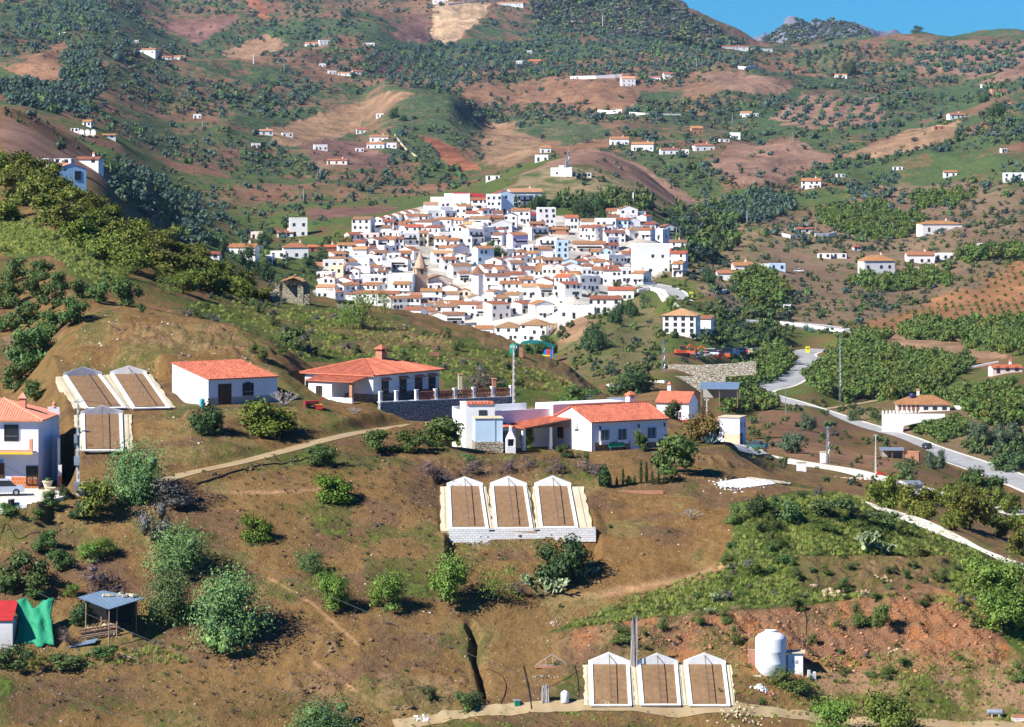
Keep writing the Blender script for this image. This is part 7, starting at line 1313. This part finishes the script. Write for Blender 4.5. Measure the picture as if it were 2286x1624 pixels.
# green tanks
def lying(nm, loc, rz, L_, rad, m, lb, cat='tank', m2=None):
    r = empty(nm, loc, rz, lb, cat); b = MB().lathe([(rad*.5, -L_/2-.12), (rad, -L_/2), (rad, L_/2), (rad*.5, L_/2+.12)], m, (0, 0, 0), 18); o = b.build('shell', r, False); o.rotation_euler = (0, R(90), 0); o.location = (0, 0, rad+.1); part(MB().box(-L_*.3, -rad*.8, -.3, -L_*.2, rad*.8, .25, m2 or CONC).box(L_*.2, -rad*.8, -.3, L_*.3, rad*.8, .25, m2 or CONC), 'cradle', r); return r
GT = mat('green_tank', (.01,.16,.13), .5, .1, 1); p = P(1991, 816-2) 
for u, lb in ((1991, 'left of two dark green tanks above the big orchard'), (2010, 'right of two dark green tanks above the big orchard')): lying('green_tank', P(u, 790), R(12), 2.6, 1.1, GT, lb)
p = P(1148, 796); s = p.y/F; r = empty('green_water_tank', p, 0, 'upright green water tank on the ridge behind the concrete pole', 'water tank'); gt = mat('bright_green_tank', (.02,.24,.16), .45, .06, 1); part(MB().lathe([(10*s, -.3), (10.5*s, 24*s), (8*s, 27*s), (3*s, 29*s)], gt, (0, 0, 0), 20), 'shell', r, True); part(MB().lathe([(3*s, 29*s), (3*s, 30*s)], gt, (0, 0, 0), 12), 'lid', r)
r = empty('brick_post', P(1163, 797), 0, 'small brown brick post beside the green tank', 'post'); part(MB().box(-.25, -.2, -.3, .25, .2, 1.2, BRICK), 'shaft', r)
# sports shed with coloured panels
d_ = 1150; z_ = zat((1165-UC)*d_/F, d_); r = empty('playground_shelter', wpt(1160, d_, -(796-300)*d_/F), R(-6), 'curved green roof shelter with bright coloured panels below the village', 'shelter'); b = MB(); N = 10; W_ = 76*d_/F
for i in range(N):
    a0, a1 = i/N, (i+1)/N; z0 = 2.6+1.6*math.sin(math.pi*(.25+.75*a0)); z1 = 2.6+1.6*math.sin(math.pi*(.25+.75*a1)); b.slab([(a0*W_, 0, z0), (a1*W_, 0, z1), (a1*W_, 7, z1+.6), (a0*W_, 7, z0+.6)], .12, mat('green_sheet', (.01,.15,.12), .5, .1, 1) if 'green_sheet' not in MATS else MATS['green_sheet'])
part(b, 'roof', r)
for i, c_ in enumerate([(.02,.10,.55), (.70,.03,.03), (.04,.45,.08), (.70,.03,.03), (.04,.45,.08), (.02,.20,.65), (.70,.03,.03), (.02,.15,.5)]):
    x = W_*(.2+.1*i); part(MB().box(x, -.1, -1.5, x+W_*.095, 0, 2.3, mat('panel_%d' % i, c_, .6, .05, 1)), 'panel', r)
part(MB().box(W_*.3, -.16, .1, W_*.9, -.101, .5, YELM), 'yellow_band', r)
for x in (.02, .5, .98): MB().box(W_*x-.1, -.3, -2, W_*x+.1, -.17, 3.2, METAL).build('post', r)
# ruin
p = P(573, 667); s = p.y/F; r = empty('ruined_cottage', p+Vector((0, 1, 0)), R(-10), 'roofless ruined stone cottage with broken beams near the village', 'ruin')
part(MB().wallpoly([(0, -1), (2.6, -1), (2.6, 1.3), (1.9, 1.0), (1.2, 1.5), (.5, 1.1), (0, 1.3)], 0, .5, STONE_D), 'wall', r); part(MB().wallpoly([(2.6, -1), (3.2, -1), (3.2, 2.0), (2.9, 1.8), (2.6, 2.2)], 0, .5, STONE_D), 'wall', r); part(MB().wallpoly([(5.8, -1), (6.6, -1), (6.6, 1.5), (6.2, 1.9), (5.8, 1.6)], 0, .5, STONE_D), 'wall', r); part(MB().wallpoly([(2.6, -1), (6.6, -1), (6.4, 1.9), (4.6, 2.8), (2.7, 2.1)], 4, 4.5, STONE_D), 'wall', r)
q = MB(); [q.tube([(2.6+i*.55, -.2, 1.9+.1*(i % 2)), (2.9+i*.5, 4.2, 2.6)], .07, WOOD, 4) for i in range(7)]; part(q, 'roof_beams', r); q = MB(); tiled(q, [(2.6, 2.2, 2.25), (4.6, 2.2, 2.9), (4.6, 4.6, 3.2), (2.6, 4.6, 2.4)], ROOFS[3]); q.slab([(4.6, 2.4, 2.9), (6.2, 2.4, 2.3), (6.2, 4.4, 2.4), (4.6, 4.4, 3.0)], .08, ROOFS[3]); part(q, 'broken_roof', r)
r = empty('stone_hut', P(772, 690), 0, 'small dark stone hut on the scrubby ridge', 'hut'); part(MB().box(-1.2, 0, -1, 1.2, 2, 1.0, STONE_D).box(-1.4, -.2, 1.0, 1.4, 2.2, 1.12, BLACK), 'wall', r)
# ------------------------------------------------------------------ water tank group at the lower right
p = P(1723, 1509); s = p.y/F; WT = mat('white_fibreglass', (.83,.83,.85), .45, .03, .6, wave=('X', 5, .004)); r = empty('water_tank', p+Vector((0, 1.1, 0)), 0, 'tall white cylindrical water tank with a domed lid', 'water tank')
R0 = 35*s; part(MB().lathe([(R0, -.6), (R0, .9), (R0*1.012, .95), (R0, 1.0), (R0, 1.9), (R0*1.012, 1.95), (R0, 2.0), (R0, 2.95), (R0*.97, 3.08), (R0*.8, 3.32), (R0*.5, 3.5), (R0*.3, 3.56)], WT, (0, 0, 0), 40), 'shell', r, True); part(MB().lathe([(R0*.34, 3.5), (R0*.34, 3.6), (R0*.4, 3.62), (R0*.4, 3.68), (R0*.1, 3.7)], WT, (0, 0, 0), 20), 'lid', r); part(MB().tube([(R0+.02, -.1, 2.9), (R0+.3, -.2, 2.2), (R0+.55, -.1, 1.6)], .03, BLACK), 'hose', r)
part(MB().box(-R0-.55, .1, -.6, -R0-.02, .5, 2.0, BRICK), 'brick_wall', r); part(MB().box(-R0-.7, -1.5, -.6, -R0+.4, .2, .08, CONC), 'plinth', r)
p = P(1776, 1505); r = empty('pump_house', p, R(-4), 'small white pump house with slab roof right of the water tank', 'hut'); part(MB().box(-.65, 0, -.5, .62, 1.4, 1.72, WHITE), 'wall', r); part(MB().box(-.78, -.15, 1.72, .8, 1.55, 1.82, CONC), 'roof', r); part(MB().box(-.3, -.03, .9, .2, 0, 1.15, GREY), 'vent', r)
def pile(nm, u, v, n, sp, sz, m, lb, seed=1, cat='rubble pile', grp=False):
    g = random.Random(seed); p = P(u, v); b = MB()
    for i in range(n):
        x, y = g.gauss(0, sp), g.gauss(0, sp*.6); z = max(0, .18*sz*6*(1-abs(x)/sp/2)*g.random()); a = g.uniform(0, 3); c, s_ = math.cos(a)*sz, math.sin(a)*sz; hh = sz*.5
        pts = [(x-c, y-s_), (x+s_*.5, y-c*.5), (x+c, y+s_), (x-s_*.5, y+c*.5)]; zz = zat(p.x+x, p.y+y)-p.z+z; b.prism(pts, zz-.03, zz+hh, m)
    tag(b.build(nm, None, loc=p), lb, cat)
pile('block_pile', 1696, 1540, 26, .3, .2, WHITE, 'heap of white blocks in front of the water tank'); pile('brick_pile', 1719, 1550, 40, .3, .14, BRICK, 'heap of orange bricks below the water tank', 2); pile('rubble_slab', 1650, 1596, 70, 1.4, .13, CONC, 'broken white slabs strewn along the bottom path', 3); pile('rubble_slab', 1350, 1572, 22, .3, .15, CONC, 'pile of white stones on the left lower drying bed', 4)
pile('rubble_heap', 1640, 1088, 80, 1.1, .13, WHITE, 'white rubble heap left of the pale slab area', 5); pile('rubble_heap', 1925, 1070, 70, 1.6, .25, PINKW, 'pale pink rubble along the driveway', 6); pile('rubble_heap', 230, 1408, 80, .7, .13, CONC, 'pale stones heaped under the metal roof', 7); pile('rubble_heap', 940, 1608, 14, .4, .18, WHITE, 'white plastic scraps at the left end of the bottom path', 8)
pile('rubble_heap', 2055, 592+8, 60, 2.6, .7, CONC, 'pale boulder heap under the right villa', 9); pile('rubble_heap', 1240, 1390, 30, .4, .08, PALE, 'small pale stones by the leaning poles', 10); pile('rubble_heap', 1210, 1512, 14, .4, .1, PALE, 'pale stones by the old frame', 11)
p = P(1813, 1517); r = empty('white_blocks', p, .1, 'three white building blocks right of the pump house', 'block stack'); [MB().box(x, 0, -.1, x+.22, .3, z, BLOCK).build('block', r) for x, z in ((-.35, .75), (-.12, .45), (.11, .6))]
lying('lying_drum', P(2222, 1600), R(-6), 1.15, .26, METAL, 'pale metal drum lying on the bottom path at the right'); r = empty('block_stack', P(2275, 1612), 0, 'stack of white and red blocks at the bottom right border', 'block stack'); part(MB().box(-.6, 0, -.1, .6, .4, .3, BLOCK), 'white_block', r); part(MB().box(-.55, .02, .3, .5, .38, .55, BRICK), 'red_block', r)
def bundle(u, v, h_, n, sp, lb, lean=.12, seed=0, m=None):
    g = random.Random(seed); p = P(u, v); b = MB()
    for i in range(n): x, y = g.uniform(-sp, sp), g.uniform(-sp, sp); tx = x*.85+g.uniform(-.1, .1)*h_*.3; b.tube([(x, y, -.1), ((x+tx)/2+g.uniform(-.04, .04), y*.6, h_*.5), (tx, y*.3+lean*h_, h_*g.uniform(.86, 1.06))], .045, m or WOODG, 5, .025)
    tag(b.build('pole_bundle', None, loc=p), lb, 'bundle of poles')
bundle(1415, 1490, 4.2, 20, .26, 'tall bundle of grey poles leaning between two lower beds', .03, 1); bundle(1218, 1567, 1.35, 26, .3, 'short bundle of grey sticks tied upright', .05, 2)
p = P(1261, 1569); r = empty('white_drum', p, 0, 'white plastic drum left of the lower beds', 'drum'); part(MB().lathe([(.3, 0), (.33, .1), (.33, .8), (.22, .92), (.15, .95)], WHITE_B, (0, 0, 0), 18), 'shell', r, True); part(MB().lathe([(.12, .95), (.12, 1.0)], WHITE_B, (0, 0, 0), 12), 'cap', r)
p = P(1155, 1577); r = empty('green_chest', p, .2, 'dark green chest with pale lid on the missing bed', 'chest'); part(MB().box(-.22, -.1, 0, .22, .6, .42, GREENP), 'box', r); part(MB().box(-.24, -.12, .42, .24, .62, .48, METAL), 'lid', r)
p = P(1232, 1487); r = empty('wooden_frame', p, 0, 'broken triangular wooden frame left of the lower beds', 'frame'); part(MB().tube([(-1.4, 0, 0), (0, .1, .95)], .04, WOODG).tube([(0, .1, .95), (1.5, 0, .0)], .04, WOODG), 'rafters', r); part(MB().tube([(-.5, 0, 0), (-.5, .05, .6)], .03, WOODG).tube([(.1, 0, 0), (.1, .05, .85)], .03, WOODG).tube([(-1.2, 0, .05), (1.2, 0, .1)], .03, WOODG), 'struts', r)
r = empty('brick_kerb', P(1234, 1489), 0, 'low orange brick kerb under the wooden frame', 'kerb'); part(MB().box(-1.5, -.1, -.1, 1.5, .05, .1, BRICK), 'bricks', r)
r = empty('brick_kerb', P(1430, 1101), 0, 'low orange brick kerb under the young cypresses', 'kerb'); part(MB().box(-2.1, -.1, -.1, 2.1, .1, .22, BRICK), 'bricks', r)
def hose(pts, rad, m, lb, nm='garden_hose', up=.05):
    Q = [P(*q) for q in pts]; q2 = catmull([tuple(q) for q in Q], 6); o = Vector(q2[0]); tag(MB().tube([(a-o.x, b_-o.y, zat(a, b_)+up-o.z) for a, b_, _ in q2], rad, m, 5).build(nm, None, loc=o), lb, 'hose')
hose([(438,1082),(500,1062),(560,1045),(640,1035),(690,1022),(745,1014)], .06, BLACK, 'black irrigation hose below the dirt track'); hose([(1085,1496),(1120,1510),(1130,1535),(1118,1572)], .03, BLACK, 'curved black hose on the missing bed'); hose([(1169,1488),(1178,1530),(1187,1585)], .06, BLACK, 'straight black hose dividing the missing bed'); hose([(1283,1487),(1290,1520),(1292,1560)], .04, BLACK, 'thin black hose beside the lower left bed')
hose([(1797,1360),(1800,1400),(1793,1450)], .04, BLACK, 'black pipe hanging down the red bank above the tank'); hose([(5,1190),(15,1170),(40,1205),(90,1190)], .03, BLACK, 'looped hose on the slope below the car park')
hose([(1205,1535),(1215,1540),(1290,1500)], .02, BLACK, 'thin hose lying by the grey sticks')
# ------------------------------------------------------------------ yard at the lower left
p = P(-60, 1455); r = empty('red_roofed_hut', p, 0, 'old white hut with a red sheet roof cut by the left border', 'hut'); Wd = 88*p.y/F; part(MB().box(0, 0, -.8, Wd, 3, 2.6, mat('stained_plaster', (.66,.64,.66), .9, .2, 1.2, .02, col2=(.45,.42,.40), thr=.55)), 'wall', r); part(MB().slab([(-.2, -.15, 2.66), (Wd+.05, -.15, 2.66), (Wd+.05, 3.1, 3.9), (-.2, 3.1, 3.9)], .08, RED_M), 'roof', r)
GN = mat('green_netting', (.02,.27,.14), .7, .12, 2, .04, 4, wave=None); p = P(32, 1440); Vn = []; nx, ny = 26, 18; g = random.Random(4); s = p.y/F
for j in range(ny+1):
    for i in range(nx+1):
        a, t = i/nx, j/ny; wv = .16*math.sin(a*17+t*3)+.12*math.sin(t*14+a*7)+.07*math.sin(a*41+t*23); x = (a*88+6*math.sin(t*5))*s*(1-.12*math.sin(t*3.1)); pk = .5*math.exp(-((a-.6)**2+(t-.45)**2)/.02); Vn.append((x, 1.3*t*1.8+wv, t*88*s+wv*.7+pk+.3*math.sin(a*9)*(t > .9)))
q = MB(); q.v = Vn; q.mi(GN); q.f = [(j*(nx+1)+i, j*(nx+1)+i+1, (j+1)*(nx+1)+i+1, (j+1)*(nx+1)+i) for j in range(ny) for i in range(nx)]; q.m = [0]*len(q.f); o = q.build('green_tarpaulin', None, True, loc=p); tag(o, 'crumpled bright green tarpaulin draped beside the old hut', 'tarpaulin'); sm = o.modifiers.new('t', 'SOLIDIFY'); sm.thickness = .03
p = P(246, 1440); s = p.y/F; r = empty('lean_to_shelter', p, 0, 'ramshackle shelter with a blue-grey metal roof weighed down by blocks', 'shelter'); zt = 92*s
part(MB().poly([(-78*s, 1.5, zt+.35), (0, -1.0, zt-.35), (74*s, 1.4, zt+.3), (-26*s, 3.0, zt+.75)], METAL_B).poly([(-78*s, 1.5, zt+.31), (-26*s, 3.0, zt+.71), (74*s, 1.4, zt+.26), (0, -1.0, zt-.39)], METAL_B), 'roof', r)
for x, y, h_ in ((0, -.6, zt-.4), (-2.2, 1.6, zt+.2), (2.1, 1.2, zt+.2), (.5, 1.0, zt), (-1.0, 2.6, zt+.4)): MB().tube([(x-.08, y, -.6), (x, y, h_)], .06, WOOD, 6).build('post', r)
part(MB().box(1.75, 1.0, -.6, 1.95, 3.3, zt+.2, BLACK).box(-2.4, 3.0, -.6, 1.9, 3.15, zt+.2, BLACK), 'shade_sheet', r)  # black panels standing in for the deep shade under the roof
g = random.Random(9)
for i in range(12): x = g.uniform(-26, 62)*s; y = 1.9-.004*x+g.uniform(-.5, .5); a = g.uniform(0, 1); o = MB().box(-.2, -.1, 0, .2, .1, .18, CONC).build('roof_block', r); o.location = (x, y, zt+.42+.1*(y-1.6)); o.rotation_euler = (0, 0, a)
p = P(205, 1428); g = random.Random(12); q = MB(); [q.hexa([(x0, y0, z0), (x0+3.2, y0+.5, z0+.45), (x0+3.2, y0+.7, z0+.45), (x0, y0+.2, z0), (x0, y0, z0+.06), (x0+3.2, y0+.5, z0+.51), (x0+3.2, y0+.7, z0+.51), (x0, y0+.2, z0+.06)], WOOD if i % 3 else MATS['rust_red_wall'] if 'rust_red_wall' in MATS else WOOD) for i in range(9) for x0, y0, z0 in [(g.uniform(-1.2, -.8), g.uniform(-.4, .6), .05+.08*i)]]; tag(q.build('timber_stack', None, loc=p), 'pile of reddish planks leaning under the metal-roofed shelter', 'timber')
q = MB(); p = P(285, 1470); [q.tube([(g.uniform(-1, 1), g.uniform(-1, 1), .1), (g.uniform(-1, 1), g.uniform(-1, 1), .3)], .04, WOOD, 5) for i in range(12)]; tag(q.build('timber_scraps', None, loc=p), 'scattered broken sticks below the shelter', 'timber')
p = P(185, 1448); tag(MB().slab([(-1.2, 0, .1), (1.0, .2, .5), (1.2, 1.0, .75), (-.9, .8, .3)], .05, METAL_B).build('loose_metal_sheet', None, loc=p), 'loose blue metal sheet lying in front of the shelter', 'metal sheet')
# car park things
p = P(106, 1097); r = empty('flower_pot', p, 0, 'large pale stone flower pot at the corner of the left house', 'pot'); part(MB().lathe([(.3, 0), (.22, .15), (.42, .75), (.5, .85), (.5, .95)], CONC, (0, 0, 0), 16), 'bowl', r); part(MB().rock((0, 0, 1.05), .3, LM['dark']), 'plant', r)
p = P(112, 1106); r = empty('stone_pedestal', p, 0, 'pale round stone column near the flower pot', 'pedestal'); part(MB().lathe([(.5, 0), (.42, .2), (.42, .6), (.55, .7)], CONC, (0, 0, 0), 16), 'shaft', r)
for u, v, h_, lb in ((180,1103,.8,'grey meter box at the foot of the utility pole'), (198,1100,.9,'white utility cabinet right of the pole')): r = empty('utility_box', P(u, v), 0, lb, 'cabinet'); part(MB().box(-.35, -.25, -.2, .35, .25, h_, METAL if u < 190 else WHITE), 'case', r); part(MB().box(-.38, -.28, h_, .38, .28, h_+.06, CONC), 'lid', r)
wallrun('kerb_wall', [(0,1148),(60,1133),(130,1118),(165,1108)], .25, .25, WHITE, 'low white kerb round the car park')
r = empty('waste_bin', P(25, 1133), 0, 'dark bin beside the car park kerb', 'bin'); part(MB().lathe([(.25, 0), (.3, .7)], BLACK, (0, 0, 0), 12), 'body', r); part(MB().lathe([(.32, .7), (.32, .76)], GREY, (0, 0, 0), 12), 'lid', r)
p = P(451, 908); r = empty('blue_drum', p, 0, 'pale blue water container by the small white house', 'drum'); part(MB().lathe([(.24, 0), (.27, .1), (.27, .72), (.1, .8)], mat('blue_plastic', (.08,.40,.50), .5, .08, 1), (0, 0, 0), 14), 'shell', r); part(MB().lathe([(.09, .8), (.09, .86)], WHITE, (0, 0, 0), 10), 'cap', r)
p = P(697, 911); r = empty('red_tiller', p, .4, 'red farm machine in front of the bungalow porch', 'farm machine'); part(MB().box(-.8, -.2, .25, .6, .3, .7, RED_M).tube([(.5, 0, .5), (1.3, 0, 1.0)], .04, RED_M).tube([(.5, .25, .5), (1.3, .3, 1.0)], .04, RED_M), 'body', r)
for x in (-.5, .4): o = MB().lathe([(.28, -.08), (.28, .08)], BLACK, (0, 0, 0), 12).build('wheel', r); o.location = (x, -.25, .28); o.rotation_euler = (R(90), 0, 0)
r = empty('red_crate', P(712, 914), .1, 'red crate next to the farm machine', 'crate'); part(MB().box(-.35, -.25, 0, .35, .25, .45, RED_M), 'box', r); part(MB().box(-.37, -.27, .45, .37, .27, .5, MATS['ochre_paint']), 'rim', r)
p = P(975, 795); r = empty('rusty_boom', p, 0, 'rusty red boom and basket on the green hill behind the bungalow', 'machine'); part(MB().tube([(-.6, 0, .3), (.2, .5, 1.4), (.9, 1, 2.8)], .06, MATS['rust_red_wall']).tube([(.9, 1, 2.8), (-.6, 1, 3.2)], .04, MATS['rust_red_wall']), 'boom', r); part(MB().box(-.9, -.3, -.1, .3, .4, .45, MATS['rust_red_wall']), 'basket', r)
r = empty('garden_bench', Vector((10.4, 359.6, -31.3)), R(32), 'dark green bench against the shaded wall of the farmhouse', 'bench'); part(MB().box(-.9, -.2, .42, .9, .2, .47, GREENP), 'seat', r); part(MB().box(-.9, .17, .5, .9, .22, .85, GREENP), 'backrest', r); [MB().box(x-.03, -.18, -.1, x+.03, .2, .42, BLACK).build('leg', r) for x in (-.8, .8)]
r = empty('tv_aerial', wpt(1317, 364, -27.2), 0, 'roof aerial on the gable of the long farmhouse', 'aerial'); part(MB().tube([(0, 0, -.3), (0, 0, 1.3)], .02, METAL, 4), 'mast', r); part(MB().box(-.4, -.01, 1.1, .4, .01, 1.13, METAL).box(-.3, -.01, .9, .3, .01, .93, METAL), 'antenna', r)
# terrace floor, pale slab area, far-lane tank
tag(onground('paved_yard', [(1600,1078),(1650,1070),(1720,1072),(1730,1082),(1660,1090),(1605,1088)], WHITE, 0), 'white rubble-strewn slab area on the crest', kind='structure')
tag(onground('paved_yard', [(1668,1086-20),(1700,1070),(1766,1078),(1764,1083),(1700,1077),(1664,1070)], CONC, 0), 'pale concrete strip below the pepper tree', kind='structure')
tag(onground('paved_yard', [(1606,986),(1650,993),(1700,1006),(1716,1015),(1690,1017),(1640,1006),(1600,998)], DRV, 0, .12, 560), 'pale concrete forecourt of the blue house', kind='structure')
r = empty('white_cabinet', P(1789, 1052), 0, 'white cabinet standing in the weeds right of the concrete strip', 'cabinet'); part(MB().box(-.8, -.5, -.5, .8, .5, 1.5, WHITE), 'case', r); part(MB().box(-.88, -.58, 1.5, .88, .58, 1.6, CONC), 'lid', r)
p = P(2030, 1112); r = house('orchard_hut', (p.x, p.y+2, p.z+.3), R(8), 2.4, 2.4, 1.6, 'mono', .3, 'small hut with a pale blue roof among the orchard trees', 'hut', rm=METAL, wm=WHITE, found=1.5)
# guard rails on the main road
def guard(i0, i1, side, lb):
    q, wd = ROADP['main']; pts = []
    for i in range(i0, i1):
        t = q[min(i+1, len(q)-1)]-q[i-1]; t = t/np.linalg.norm(t[:2]); pts.append((q[i][0]-t[1]*wd*.62*side, q[i][1]+t[0]*wd*.62*side, q[i][2]))
    o = Vector(pts[0]); r = empty('guard_rail', o, 0, lb, 'guard rail'); part(MB().tube([(a-o.x, b_-o.y, c-o.z+.65) for a, b_, c in pts], .14, METAL, 4), 'rail', r)
    for a, b_, c in pts[::3]: MB().box(a-o.x-.06, b_-o.y-.06, c-o.z-.3, a-o.x+.06, b_-o.y+.06, c-o.z+.65, METAL).build('post', r)
guard(16, 62, 1, 'guard rail along the near edge of the main road'); guard(76, 108, 1, 'guard rail round the outside of the road bend')
